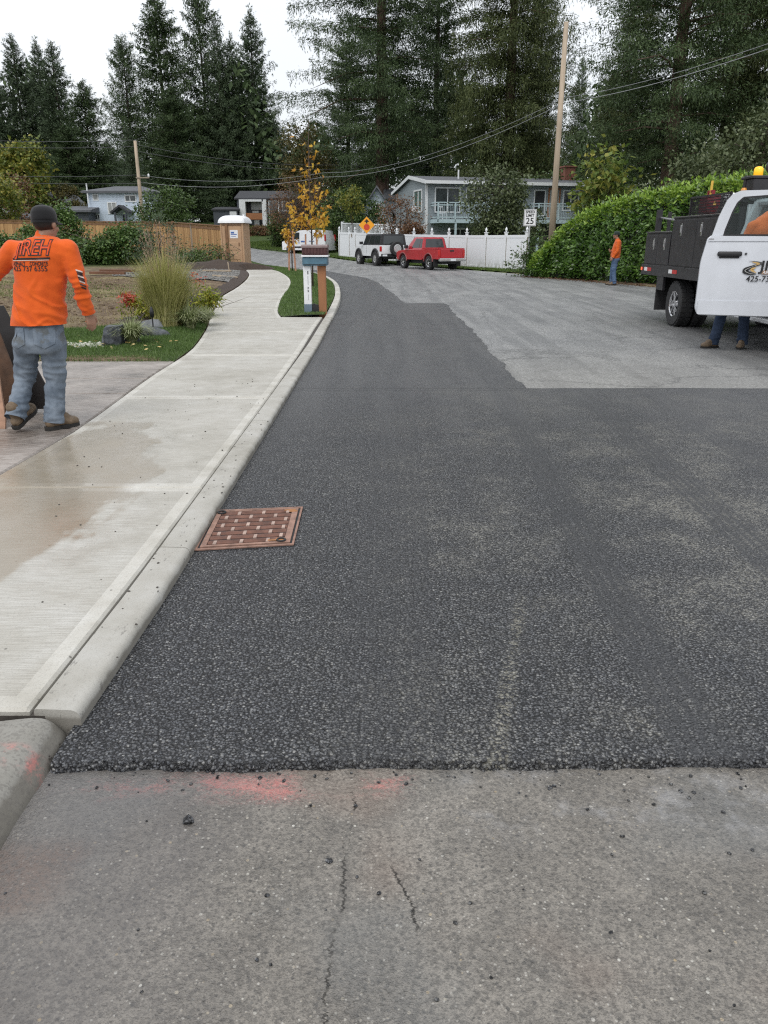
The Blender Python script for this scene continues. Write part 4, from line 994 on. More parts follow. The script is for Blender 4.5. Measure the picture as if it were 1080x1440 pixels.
# ------------------------------------------------------------------ laurel hedge
hp = [(6.35, 35.6), (7.5, 33.5), (9.15, 29.6), (10.6, 26.3), (12.2, 22.0), (13.2, 18.0)]
hs = polylen(hp)
def hedge_pt(s, dep):
    i = min(len(hp) - 2, max(0, int(np.searchsorted(hs, s) - 1))); t = (s - hs[i]) / (hs[i + 1] - hs[i])
    a, b = np.array(hp[i]), np.array(hp[i + 1]); d = (b - a) / np.linalg.norm(b - a); nrm = np.array([d[1], -d[0]])
    if nrm[0] > 0 and nrm[1] > 0: nrm = -nrm
    if nrm[0] > 0: nrm = -nrm
    p = a + (b - a) * t - nrm * dep; return p, nrm, d
def hedge_h(s): return float(np.interp(s, [-1, 0, 1.0, 2.0, 3.0, 4.6, 6.5, 10, 21], [.5, .8, 1.5, 2.2, 2.65, 2.9, 3.15, 3.35, 3.5]))
g = np.random.default_rng(77); PT = []; DR = []; NR = []; top_flag = []
Ltot = hs[-1]
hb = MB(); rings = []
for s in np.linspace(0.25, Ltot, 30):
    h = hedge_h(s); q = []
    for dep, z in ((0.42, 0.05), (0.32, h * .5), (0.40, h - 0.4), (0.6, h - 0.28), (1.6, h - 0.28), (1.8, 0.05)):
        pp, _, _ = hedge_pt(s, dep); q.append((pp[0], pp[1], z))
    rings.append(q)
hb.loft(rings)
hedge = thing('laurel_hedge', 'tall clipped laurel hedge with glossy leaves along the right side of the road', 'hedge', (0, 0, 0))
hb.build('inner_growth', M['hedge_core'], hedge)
lv = [[], []]
N = 46000
for k in range(N):
    s = g.uniform(-0.1, Ltot) if g.random() > .05 else g.uniform(-0.15, 1.0); h = hedge_h(s)
    r = g.random()
    if r < 0.72:   # front face
        z = 0.06 + (h - 0.1) * g.random() ** 0.95
        bul = 0.2 * noise.noise(Vector((s * 0.9, z * 1.1, 0))) + 0.12 * noise.noise(Vector((s * 2.6, z * 2.6, 5)))
        dep = 0.18 - bul + g.random() ** 2 * 0.25 + 0.25 * (z / h) ** 6 + (0.2 if z < 0.25 else 0)
        pp, nrm, d = hedge_pt(s, dep); nv = np.array([nrm[0], nrm[1], 0.45]); tf = 1 if g.random() < min(.8, max(0, (z - h + 0.75) / 0.7)) else 0
    elif r < 0.97:  # top
        dep = g.uniform(0.25, 1.7); z = h - 0.15 + 0.2 * noise.noise(Vector((s * 1.3, dep * 2, 7))) + g.random() ** 2 * 0.38 * (g.random() < .4)
        pp, nrm, d = hedge_pt(s, dep); nv = np.array([nrm[0] * .3, nrm[1] * .3, 1.0]); tf = 1 if g.random() < 0.75 else 0
    else:           # far end cap
        s = g.uniform(-0.25, 0.3); dep = g.uniform(0.2, 1.7); z = g.random() * h
        z = g.random() * hedge_h(max(0, s)); pp, nrm, d = hedge_pt(0.0, dep); pp = pp - d * (0.1 + 0.25 * g.random()); nv = np.array([-d[0], -d[1], .4]); tf = 0
    lv[tf].append((pp[0], pp[1], z, *nv))
for tf, nm, mt in ((0, 'foliage', 'laurel'), (1, 'new_growth', 'laurel_new')):
    A = np.array(lv[tf]); n = len(A); nv = unit(A[:, 3:]); D = unit(nv * 0.55 + rnd_dirs(g, n) * 0.75 + np.array([0, 0, 0.12 if tf else -.15]))
    Nn = unit(nv + rnd_dirs(g, n) * 0.55); l = g.uniform(0.11, 0.21, n)
    V, F = leaf_quads(A[:, :3], D, Nn, l, l * 0.46); npmesh(nm, V, F, M[mt], hedge)
# leaf litter along the hedge foot
M['litter'] = leafmat('leaf_litter', [(0.05, 0.028, 0.015), (0.11, 0.055, 0.03), (0.2, 0.12, 0.06)], 0.8, 0.1, 2)
A = []
for k in range(2600):
    s = g.uniform(0, Ltot); dep = g.normal() * 0.28 + 0.0; pp, _, _ = hedge_pt(s, dep); A.append((pp[0], pp[1], base(pp[1]) + 0.012 + 0.04 * max(0, dep + .3) * g.random()))
A = np.array(A); l = g.uniform(0.05, 0.11, len(A)); V, F = leaf_quads(A, unit(rnd_dirs(g, len(A), .15)), unit(rnd_dirs(g, len(A)) * .5 + np.array([0, 0, 1.])), l, l * .6)
tag(npmesh('leaf_litter', V, F, M['litter']), kind='stuff')
# loose rambling stems at the end of the hedge
shrub(737, 392, 36.4, [(0, 0, 0.7, 0.7, 0.5, 0.6), (0.5, -.3, 1.3, 0.6, 0.5, 0.7)], 'straggly bramble at the far end of the hedge below the speed sign', 'leaf_green', 0.12, 1300, 36, 0.35, 'bramble_bush', 'bush', 60, 0.02, 6, 30)

# ------------------------------------------------------------------ brambles on the wooden fence (left)
def bramble(pxl, pxr, Y, h, label, seed, n=7000, leaf=0.15, bulge=0.7, mat='bramble'):
    a = P(pxl, 360, Y); b = P(pxr, 360, Y); W = b.x - a.x; g_ = random.Random(seed); ell = []
    k = max(3, int(W / 0.9))
    for i in range(k):
        t = (i + .5) / k; hh = h * (0.75 + 0.5 * g_.random()) * (1.0 if 0.1 < t < 0.9 else 0.7)
        ell.append(((t - .5) * W, g_.uniform(-.3, .3), hh * .45, 0.75, 0.7, hh * .5))
    return shrub((pxl + pxr) / 2, 360, Y, ell, label, mat, leaf, n, int(40 + W * 12), 0.42, 'bramble_bush', 'bush', seed, 0.02, 7, 60, hollow=0.6)
bramble(-30, 40, 38, 1.4, 'bramble at the left border, left of the worker\'s shoulder', 61, 6500)
bramble(40, 100, 40, 1.55, 'bramble bank low along the fence just behind the worker', 62, 6500)
bramble(78, 108, 44, 2.6, 'tall bramble climbing over the fence top right of the worker\'s cap', 63, 9000)
bramble(106, 152, 42, 1.35, 'low bramble patch leaving the fence boards bare above it', 64, 5000)
bramble(154, 203, 42, 1.8, 'bramble mound against the middle of the wooden fence', 65, 8500)
bramble(252, 300, 40.5, 1.0, 'low bramble at the foot of the fence near the toilet cabin', 66, 2800, 0.11)
bramble(296, 312, 39.6, 0.9, 'small leafy weed clump beside the toilet cabin', 67, 700, 0.09)
# blue spruce sapling behind the ornamental grass
V, F, br = conifer_mesh(70, H=1.95, Rd=1.25, clear=0.03, shape=0.7, droop=0.12, hang=0.1, spray=0.22, dens=20, lev=9, up=0.3, wfac=0.3)
p = P(229, 380, 33); o = thing('spruce_sapling', 'small bluish spruce sapling behind the tall ornamental grass', 'tree', (p.x, 33, gh(p.x, 33)))
npmesh('crown', V, F, M['fir_blue'], o); trunk_mesh(1.95, 0.05, None).build('trunk', M['bark'], o, smooth=True)

# ------------------------------------------------------------------ turf
M['turf'] = leafmat('turf', [(0.045, 0.085, 0.017), (0.09, 0.155, 0.034), (0.155, 0.23, 0.07)], 0.5, 0.25, 1.5)
M['turf_base'] = pm('turf_base', (0.045, 0.06, 0.02), 0.9, 0.3, 14)
M['verge'] = leafmat('verge_grass', [(0.04, 0.075, 0.012), (0.08, 0.14, 0.02), (0.15, 0.2, 0.05)], 0.55, 0.25, 0.7)
def turf(name, poly, zf, n, hgt, wid, mat='turf', seed=1, lift=0.0, cell=0.3):
    g = np.random.default_rng(seed); P_ = np.array(poly); x0, y0 = P_.min(0); x1, y1 = P_.max(0)
    X = np.zeros(0); Y = np.zeros(0)
    while len(X) < n:
        x = g.uniform(x0, x1, n * 2); y = g.uniform(y0, y1, n * 2); k = pip(x, y, poly); X = np.concatenate([X, x[k]]); Y = np.concatenate([Y, y[k]])
    X = X[:n]; Y = Y[:n]; Z = np.array([zf(a, b) for a, b in zip(X, Y)]) + lift
    h = hgt * g.uniform(0.5, 1.3, n); a = g.uniform(0, 2 * PI, n); w = wid * g.uniform(.7, 1.3, n)
    ln = g.normal(size=(n, 2)) * 0.45
    b = np.stack([X, Y, Z], 1); s = np.stack([np.cos(a) * w, np.sin(a) * w, 0 * a], 1); t = b + np.stack([ln[:, 0] * h, ln[:, 1] * h, h], 1)
    V = np.stack([b - s, b + s, t], 1).reshape(-1, 3); F = np.arange(3 * n).reshape(n, 3)
    tag(npmesh(name, V, F, M[mat]), kind='stuff')
def sheet(name, poly, zf, mat, lift=0.0, step=0.25, kind='structure', jitter=0.0):
    """grid sheet clipped to a polygon (fine steps), following zf"""
    bm = bmesh.new(); vs = [bm.verts.new((x, y, 0)) for x, y in poly]; f = bm.faces.new(vs)
    P_ = np.array(poly); x0, y0 = P_.min(0); x1, y1 = P_.max(0)
    for ax, lo, hi in ((0, x0, x1), (1, y0, y1)):
        for c in np.arange(lo + step, hi, step):
            co_ = (c, 0, 0) if ax == 0 else (0, c, 0); no = (1, 0, 0) if ax == 0 else (0, 1, 0)
            bmesh.ops.bisect_plane(bm, geom=bm.verts[:] + bm.edges[:] + bm.faces[:], plane_co=co_, plane_no=no)
    for v in bm.verts: v.co.z = zf(v.co.x, v.co.y) + lift
    bmesh.ops.recalc_face_normals(bm, faces=bm.faces[:])
    me = bpy.data.meshes.new(name); bm.to_mesh(me); bm.free(); me.materials.append(M[mat]); me.polygons.foreach_set('use_smooth', [True] * len(me.polygons))
    if sum(p.normal.z for p in me.polygons) < 0: me.flip_normals()
    return tag(link(name, me), kind=kind)
lawn = [(-9.5, 10.13), (-5.2, 10.13), (-4.0, 10.13)] + [(swl(10.2) - 0.02, 10.13)] + [(swl(y) - 0.015, y) for y in (11.2, 11.8, 12.6, 13.6, 14.6, 15.4, 16.2)] + [(-3.6, 16.9), (-3.75, 16.4), (-3.85, 15.0), (-4.1, 13.9), (-4.7, 13.5), (-5.4, 13.2), (-7.0, 12.7), (-9.5, 12.4)]
def lawn_z(x, y):
    t = min(1, max(0, (y - 10.13) / 0.6)); return 0.05 + (gh(x, max(y, 10.3)) + 0.02 - 0.05) * t
sheet('lawn', lawn, lawn_z, 'turf_base', 0.0)
turf('lawn_grass', lawn, lawn_z, 90000, 0.045, 0.004, seed=21, lift=-0.002)
kin = lambda y: float(road_lx(y)) - 0.165
island = [(SW_R2[0][0] + .02, 16.22), (kin(16.22), 16.22)] + [(kin(y), y) for y in np.arange(17.5, 46, 1.5)] + [(-7.0, 46.5), (-8.3, 41)] + [(a, b) for a, b in reversed([p for p in SW_R2s if p[1] > 16.3])]
def isl_z(x, y):
    a = walkz(y); b = base(y) + 0.11; xr = kin(y); xl = float(np.interp(y, [p[1] for p in SW_R2s], [p[0] for p in SW_R2s])) if y < 36 else xr - 3
    t = min(1, max(0, (x - xl) / max(0.3, xr - xl))); return a + (b - a) * t + 0.015 * math.sin(t * PI)
sheet('lawn', island, isl_z, 'turf_base', 0.0)
turf('lawn_grass', island, isl_z, 60000, 0.05, 0.006, seed=22)
vg = [(6.9, 38.6), (4.85, 44), (2.8, 48.2), (-0.9, 53.7), (-3.3, 59.2), (-5.3, 65), (-4.0, 64), (-3.0, 61.8), (7.6, 42.2), (8.6, 39.5)]
sheet('verge', vg, lambda x, y: base(y), 'turf_base', 0.05, 0.6)
turf('verge_grass', vg, lambda x, y: base(y), 26000, 0.09, 0.02, 'verge', 23, 0.04)
vp = [(-8.4, 71.5), (-11.4, 76.3), (-13.8, 82), (-15.2, 90), (-12, 93), (-5, 84), (-4.2, 70), (-5.3, 66)]
sheet('verge', vp, lambda x, y: base(y), 'turf_base', 0.06, 1.0)
turf('verge_grass', vp, lambda x, y: base(y), 16000, 0.12, 0.03, 'verge', 24, 0.05)
hl = [(-21, 98.5), (-14.5, 98.5), (-12, 104), (-13, 116), (-24, 116), (-24, 104)]
turf('lawn_grass', hl, lambda x, y: yardz(y), 9000, 0.2, 0.05, 'verge', 25, 0.0)

# ------------------------------------------------------------------ bare yard: gravel, mulch, soil heap, boards
M['gravel'] = pm('gravel', (0.17, 0.165, 0.155), 0.9, 0.5, 22, 1.0, 60)
M['mulch'] = pm('mulch', (0.045, 0.03, 0.022), 0.95, 0.5, 25, 1.0, 50)
gravel = [(float(swl(y)) - 0.35, y) for y in np.arange(26, 34.6, 0.8)] + [(-7.6, 34.2), (-10.5, 33), (-10, 29.5), (-8.0, 27.5), (-6.5, 26.3)]
sheet('gravel', gravel, gh, 'gravel', 0.03, 0.3)
pts = []
g_ = random.Random(3); gx = np.array(gravel)
while len(pts) < 2600:
    x, y = g_.uniform(gx[:, 0].min(), gx[:, 0].max()), g_.uniform(26, 34.5)
    if pip(np.array([x]), np.array([y]), gravel)[0]: pts.append((x, y, gh(x, y) + 0.025))
pebbles('gravel_stones', pts, (0.02, 0.055), M['gravel'], seed=9)
mul = [(swl(y) - 0.02, y) for y in np.arange(16.4, 34.6, 0.6)] + [(swl(y) - (0.35 if y > 22 else 0.7), y) for y in np.arange(34.6, 17.4, -0.6)] + [(-4.7, 16.4), (-4.9, 14.6), (-4.5, 13.4), (-3.9, 13.8), (-3.8, 15.2)]
sheet('mulch', mul, gh, 'mulch', 0.035, 0.25)
# heap of dark soil by the fence
hm = MB(); c = P(300, 378, 36); nr_, ns_ = 26, 10; vs = []; fs = []
for i in range(ns_ + 1):
    for j in range(nr_):
        a = 2 * PI * j / nr_; r = i / ns_
        x = c.x + math.cos(a) * r * 3.2; y = c.y + math.sin(a) * r * 1.7
        vs.append((x, y, gh(x, y) + 0.42 * (1 - r * r) * (0.8 + 0.5 * noise.noise(Vector((x * .9, y * .9, 0)))) + 0.05 * noise.noise(Vector((x * 4, y * 4, 2))) - 0.02 * r))
for i in range(ns_):
    for j in range(nr_): fs.append((i * nr_ + j, i * nr_ + (j + 1) % nr_, (i + 1) * nr_ + (j + 1) % nr_, (i + 1) * nr_ + j))
hm.add(vs, fs); tag(hm.build('soil_mound', M['mulch'], smooth=True), 'mound of dark soil by the end of the wooden fence', 'soil mound')
M['timber_red'] = pm('timber_red', (0.14, 0.065, 0.035), 0.8, 0.35, 5, 0.3, 30, stretch=(0.3, 1, 1))
M['timber_pale'] = pm('timber_pale', (0.36, 0.29, 0.21), 0.75, 0.25, 5, 0.2, 40, stretch=(0.2, 1, 1))
def board(pa, pb, Y, w, h, mat, label, zoff=0.05):
    a = P(*pa, Y); b = P(*pb, Y); a.z = gh(a.x, Y) + zoff; b.z = gh(b.x, Y) + zoff; mb = MB(); mb.bar(a, b, w, h, bev=0.004)
    return tag(mb.build('board', M[mat]), label, 'board')
board((128, 395), (176, 386), 30, 0.2, 0.09, 'timber_red', 'lower reddish timber of the pair lying in the bare yard', 0.1)
board((142, 390), (190, 384), 31, 0.2, 0.09, 'timber_red', 'upper reddish timber of the pair lying in the bare yard', 0.16)
board((286, 389), (325, 382), 32, 0.22, 0.05, 'timber_pale', 'long pale plank lying on the gravel below the toilet cabin', 0.08)
board((300, 405), (335, 402), 28, 0.1, 0.05, 'timber_pale', 'short pale batten lying at the gravel edge near the sidewalk', 0.07)
p = P(323, 382, 32); mb = MB(); mb.bar((p.x, 32, gh(p.x, 32) - .1), (p.x - .05, 32, gh(p.x, 32) + 0.42), 0.04, 0.02); tag(mb.build('survey_stake', M['timber_pale']), 'small wooden stake standing at the end of the pale plank', 'stake')

# ------------------------------------------------------------------ planted bed by the sidewalk
def blades(name, n, rad, hgt, wid, mat, parent, seed, spread=0.35, droop=0.5, seg=4, base_r=None, stiff=1.0):
    g = np.random.default_rng(seed); a = g.uniform(0, 2 * PI, n); r = rad * np.sqrt(g.random(n)) if base_r is None else base_r * np.sqrt(g.random(n))
    h = hgt * g.uniform(0.55, 1.05, n); out = spread * (r / max(1e-6, (base_r or rad)) * 0.8 + 0.3 * g.random(n)); az = a + g.normal(size=n) * 0.5
    V = np.zeros((n, (seg + 1) * 2, 3)); ta = az + PI / 2
    for k in range(seg + 1):
        t = k / seg; o = out * hgt * (t ** 1.6); z = h * (t - droop * 0.5 * t ** 3 * (out / max(spread, 1e-6)))
        c = np.stack([np.cos(a) * r + np.cos(az) * o, np.sin(a) * r + np.sin(az) * o, z], 1); w_ = wid * (1 - 0.85 * t ** 2)
        sd = np.stack([np.cos(ta), np.sin(ta), 0 * ta], 1) * w_
        V[:, 2 * k] = c - sd; V[:, 2 * k + 1] = c + sd
    q = np.array([[2 * k, 2 * k + 1, 2 * k + 3, 2 * k + 2] for k in range(seg)])
    F = (q[None] + (np.arange(n) * (seg + 1) * 2)[:, None, None]).reshape(-1, 4)
    return npmesh(name, V.reshape(-1, 3), F, M[mat], parent), V
M['grass_gold'] = leafmat('maiden_grass', [(0.19, 0.20, 0.05), (0.38, 0.37, 0.13), (0.60, 0.55, 0.27)], 0.6, 0.25, 2)
M['plume'] = leafmat('grass_plumes', [(0.24, 0.16, 0.115), (0.36, 0.26, 0.19), (0.5, 0.4, 0.3)], 0.8, 0.3, 2)
M['sedge'] = leafmat('variegated_sedge', [(0.11, 0.15, 0.05), (0.26, 0.30, 0.13), (0.52, 0.53, 0.33)], 0.5, 0.25, 3)
M['lime'] = leafmat('lime_leaves', [(0.11, 0.16, 0.015), (0.24, 0.27, 0.025), (0.40, 0.34, 0.05)], 0.5, 0.3, 3)
M['red_flower'] = leafmat('red_flowers', [(0.27, 0.03, 0.02), (0.48, 0.07, 0.045), (0.62, 0.17, 0.10)], 0.6, 0.25, 4)
def ppos(px, py): p = GF(px, py, lambda y: yardz(y)); return Vector((p.x, p.y, gh(p.x, p.y) + 0.02))
c = ppos(237, 461)
o = thing('ornamental_grass', 'tall yellow-green ornamental grass with feathery plumes beside the sidewalk', 'ornamental grass', c)
blades('blades', 1900, 0.42, 1.42, 0.0055, 'grass_gold', o, 81, 0.34, 0.55, 5, 0.24)
pl, PV = blades('plumes', 90, 0.3, 1.80, 0.003, 'plume', o, 82, 0.13, 0.3, 5, 0.16)
g = np.random.default_rng(83); tips = (PV[:, -1] + PV[:, -2]) / 2; prev = (PV[:, -3] + PV[:, -4]) / 2
T = np.repeat(np.arange(len(tips)), 16); f = g.random(len(T))[:, None]; base_ = tips[T] * f + prev[T] * (1 - f)
D = unit(unit(tips[T] - prev[T]) + rnd_dirs(g, len(T)) * 0.6); l = g.uniform(0.02, 0.05, len(T))
V, F = leaf_quads(base_, D, rnd_dirs(g, len(T)), l, l * 0.22); npmesh('seed_heads', V, F, M['plume'], o)
for px_, py_, r_, h_, lab in ((186, 486, 0.16, 0.46, 'variegated sedge tuft in front of the dark boulder, nearest the lawn'), (268, 462, 0.2, 0.52, 'variegated sedge tuft at the foot of the ornamental grass, by the sidewalk'), (288, 452, 0.14, 0.4, 'small variegated sedge right of the ornamental grass at the sidewalk edge')):
    o = thing('sedge_plant', lab, 'plant', ppos(px_, py_), 0, 'variegated sedge tufts'); blades('leaves', 560, r_ * .6, h_ * 1.12, 0.0065, 'sedge', o, int(px_), 0.75, 1.25, 5, r_ * .35)
def bedplant(px, py, ell, label, mat, n, leaf, seed, name='bedding_plant', top=None):
    o = thing(name, label, 'plant', ppos(px, py)); V, F, cen = broad_mesh(seed, ell, leaf, n, 0.14, 26, hollow=0.3, wf=0.4)
    npmesh('leaves', V, F, M[mat], o); limbs_mesh(cen, (0, 0, 0), 0.008, 12, seed, stems=4, tw=0.003).build('stem', M['twig'], o)
    if top:
        V, F, cen = broad_mesh(seed + 1, top, leaf * .7, int(n * .6), 0.1, 18, hollow=0.2, wf=0.5); npmesh('blossoms', V, F, M['red_flower'], o)
    return o
bedplant(199, 453, [(0, 0, 0.2, 0.32, 0.2, 0.2)], 'lime-green bushy plant behind the boulders at the left of the bed', 'lime', 800, 0.07, 91, top=[(-.2, 0, .36, .1, .1, .08)])
bedplant(216, 452, [(0, 0, 0.2, 0.12, 0.1, 0.2)], 'red-flowered plant standing left of the ornamental grass stems', 'lime', 150, 0.07, 92, top=[(0, 0, 0.45, 0.17, 0.14, 0.19), (-.02, 0, .2, .08, .08, .14)])
bedplant(283, 439, [(0, 0, 0.24, 0.38, 0.25, 0.24), (.2, 0, .3, .2, .2, .2)], 'lime-green leafy plant right of the ornamental grass by the sidewalk bend', 'lime', 1100, 0.08, 93)
bedplant(279, 428, [(0, 0, 0.25, 0.12, 0.1, 0.22)], 'coral-red flowered plant above the lime plant right of the grass', 'lime', 180, 0.07, 94, top=[(0, 0, 0.6, 0.24, 0.17, 0.15)])
bedplant(257, 440, [(0, 0, 0.3, 0.3, 0.25, 0.32)], 'grey-green low shrub tucked behind the ornamental grass', 'leaf_grey', 700, 0.07, 95)
M['slate'] = pm('slate', (0.06, 0.066, 0.075), 0.5, 0.75, 9, 1.0, 26)
M['slate_pale'] = pm('slate_pale', (0.22, 0.23, 0.245), 0.55, 0.35, 6, 0.6, 20)
def rock(px, py, sx, sy, sz, label, seed, mat='slate', rz=0.0, flat=False):
    p = ppos(px, py); bm = bmesh.new(); bmesh.ops.create_cube(bm, size=2); bmesh.ops.subdivide_edges(bm, edges=bm.edges[:], cuts=5, use_grid_fill=True)
    for v in bm.verts:
        d = v.co.copy(); d = d * (0.82 + 0.18 / max(0.3, d.length) * 1.4)
        k = 1 + 0.2 * noise.noise(d * 0.9 + Vector((seed * 3.1, 0, 0))) + 0.10 * noise.noise(d * 2.6 + Vector((seed, 0, 0)))
        # facets: snap along a few planes
        v.co = Vector((d.x * sx * k, d.y * sy * k, d.z * sz * (1 if flat and d.z > .8 else k)))
    for i in range(5):
        g_ = random.Random(seed * 7 + i); nrm = Vector((g_.uniform(-1, 1), g_.uniform(-1, 1), g_.uniform(0, .7))).normalized()
        lim = 0.72 * math.sqrt((nrm.x * sx) ** 2 + (nrm.y * sy) ** 2 + (nrm.z * sz) ** 2) * 1.15
        for v in bm.verts:
            e = v.co.dot(nrm) - lim
            if e > 0: v.co -= nrm * e
    me = bpy.data.meshes.new('rock'); bm.to_mesh(me); bm.free(); me.materials.append(M[mat])
    o = link('rock', me); o.location = (p.x, p.y, p.z + sz * 0.62); o.rotation_euler = (0, 0, rz)
    return tag(o, label, 'rock')
rock(163, 487, 0.17, 0.14, 0.17, 'large dark upright slate boulder at the left end of the planted bed', 3, rz=0.5)
rock(180, 484, 0.2, 0.12, 0.09, 'dark slate boulder partly hidden by the front sedge tuft', 8, rz=0.2)
rock(214, 474, 0.24, 0.12, 0.08, 'long dark slate boulder in the middle of the bed front', 5, rz=0.25)
rock(215, 463, 0.22, 0.15, 0.09, 'flat-topped pale grey stone slab behind the dark boulders', 6, 'slate_pale', 0.1, True)
c = ppos(216, 466); o = thing('path_light', 'small black cone-shaped path light beside the pale slab', 'garden light', c)
mb = MB(); mb.tube([(0, 0, -.05), (0, 0, 0.3)], 0.012, 8); mb.build('stake', M['black_plastic'], o)
mb = MB(); mb.lathe([(0.03, 0.2), (0.036, 0.3), (0.02, 0.36), (0.004, 0.38)], 12); mb.build('lamp_head', M['black_plastic'], o, smooth=True)
pp = [tuple(ppos(x, y)) for x, y in [(rng.uniform(92, 146), rng.gauss(487.5, 1.6)) for _ in range(200)]]
M['pebble'] = pm('white_pebble', (0.62, 0.6, 0.55), 0.6, 0.15, 9)
pebbles('white_pebbles', pp, (0.012, 0.03), M['pebble'], seed=31)
A = np.array([tuple(ppos(rng.uniform(60, 250), rng.uniform(478, 500))) for _ in range(45)]) + np.array([0, 0, 0.05]); l = np.full(len(A), 0.06)
gg = np.random.default_rng(5); V, F = leaf_quads(A, unit(rnd_dirs(gg, len(A), .2)), unit(rnd_dirs(gg, len(A)) * .4 + np.array([0, 0, 1.])), l, l * .7)
M['fallen'] = leafmat('fallen_leaves', [(0.4, 0.28, 0.1), (0.55, 0.4, 0.16), (0.6, 0.5, 0.25)], 0.7, 0.2, 3)
tag(npmesh('fallen_leaves', V, F, M['fallen']), kind='stuff')

# ------------------------------------------------------------------ young street trees with stakes
def street_tree(px, py, H, wid, n, label, seed, zf, z0=0.45):
    p = GF(px, py, zf); o = thing('young_maple', label, 'tree', (p.x, p.y, zf(p.y)))
    g_ = random.Random(seed); mb = MB(); mb.tube([(0, 0, -.1), (0.01, 0, H * .3), (-.02, 0, H * .6), (0.0, 0, H * .85), (0.01, 0, H)], [0.028, 0.025, 0.02, 0.011, 0.004], 8)
    PT = []
    for i in range(26):
        z = H * (z0 - 0.1 + 0.56 * g_.random()); a = g_.uniform(0, 6.28); L = wid * (0.55 + 0.6 * g_.random()) * (1 - 0.55 * max(0, (z / H - z0)) / (1 - z0))
        e = Vector((math.cos(a) * L, math.sin(a) * L, z + L * 1.1)); s = Vector((0, 0, z)); mb.tube([s, s.lerp(e, .5) + Vector((0, 0, .02)), e], [0.009, 0.006, 0.003], 4, cap=False)
        for k in range(n // 26):
            t = 0.25 + 0.8 * g_.random(); q = s.lerp(e, t); PT.append((q.x + g_.gauss(0, .06), q.y + g_.gauss(0, .06), q.z + g_.gauss(0, .07) - 0.03))
    mb.build('trunk', M['twig'], o, smooth=True)
    A = np.array(PT); A = A[(A[:, 2] < H * 0.58) | (np.random.default_rng(1).random(len(A)) < 0.22)]; A = A[A[:, 2] < H * .86]; g2 = np.random.default_rng(seed); l = g2.uniform(0.10, 0.19, len(A))
    D = unit(rnd_dirs(g2, len(A)) * .8 + np.array([0, 0, -.6])); Nn = rnd_dirs(g2, len(A)); S = unit(np.cross(D, Nn))
    # five-lobed leaf: fan of six points
    lobes = [(0, 0), (.28, -.5), (.42, -.2), (.9, -.38), (.72, -.1), (1.1, 0), (.72, .1), (.9, .38), (.42, .2), (.28, .5)]
    V = np.stack([A + D * (l * u)[:, None] + S * (l * v)[:, None] for u, v in lobes], 1).reshape(-1, 3); n_ = len(A)
    F = np.array([[0, 1, 2, 8], [8, 2, 3, 4], [8, 4, 6, 7], [4, 5, 6, 4], [0, 8, 9, 0]])
    F = np.array([[0, 1, 2, 8], [2, 3, 4, 8], [4, 5, 6, 8]]); F2 = np.array([[8, 6, 7, 8], [0, 8, 9, 9]])
    FF = (F[None] + (np.arange(n_) * 10)[:, None, None]).reshape(-1, 4)
    npmesh('crown', V, FF, M['leaf_gold'], o)
    return o, p
M['stake'] = pm('stake_wood', (0.42, 0.22, 0.14), 0.7, 0.2, 6, 0.2, 30, stretch=(1, 1, .2))
izf = lambda y: walkz(y) + 0.02
o, p = street_tree(440, 402, 5.0, 0.62, 520, 'young maple with golden autumn leaves standing behind the mailbox', 101, izf, 0.36)
for dx, lab in ((-.22, 'wooden support stake left of the golden maple trunk'), (.2, 'wooden support stake right of the golden maple trunk')):
    mb = MB(); mb.bar((p.x + dx, p.y - .05, p.z - .2), (p.x + dx * .8, p.y - .05, p.z + 1.55), 0.05, 0.05, bev=.004); tag(mb.build('tree_stake', M['stake']), lab, 'tree stake')
o, p = street_tree(411, 378.5, 3.5, 0.36, 300, 'smaller thin maple with orange leaves at the far end of the grass island', 102, izf, 0.33)
for dx, lab in ((-.14, 'wooden support stake left of the smaller orange maple'), (.16, 'wooden support stake right of the smaller orange maple')):
    mb = MB(); mb.bar((p.x + dx, p.y - .05, p.z - .2), (p.x + dx * .5, p.y - .05, p.z + 1.6), 0.075, 0.06, bev=.004); tag(mb.build('tree_stake', M['stake']), lab, 'tree stake')

# dry straw and clods over the bare yard
M['straw'] = leafmat('straw', [(0.16, 0.12, 0.06), (0.30, 0.24, 0.13), (0.42, 0.36, 0.22)], 0.8, 0.2, 2)
yard = [(-4.9, 13.6), (-4.9, 17), (-5.3, 22), (-5.9, 26), (-9, 28), (-16, 30), (-18, 20), (-13, 13.6)]
turf('dry_straw', yard, gh, 16000, 0.055, 0.007, 'straw', 26, 0.0)
turf('young_weeds', [(-7, 19), (-6.5, 24), (-14, 27), (-14, 21)], gh, 3500, 0.06, 0.01, 'verge', 27, 0.0)
g_ = random.Random(12); pts = []
for k in range(2600):
    x, y = g_.uniform(-15, -4.9), g_.uniform(13.6, 29)
    if x < -5.0 - max(0, (y - 17) * .1): pts.append((x, y, gh(x, y) - 0.01))
pebbles('soil_clods', pts, (0.015, 0.05), M['soil'], seed=13)
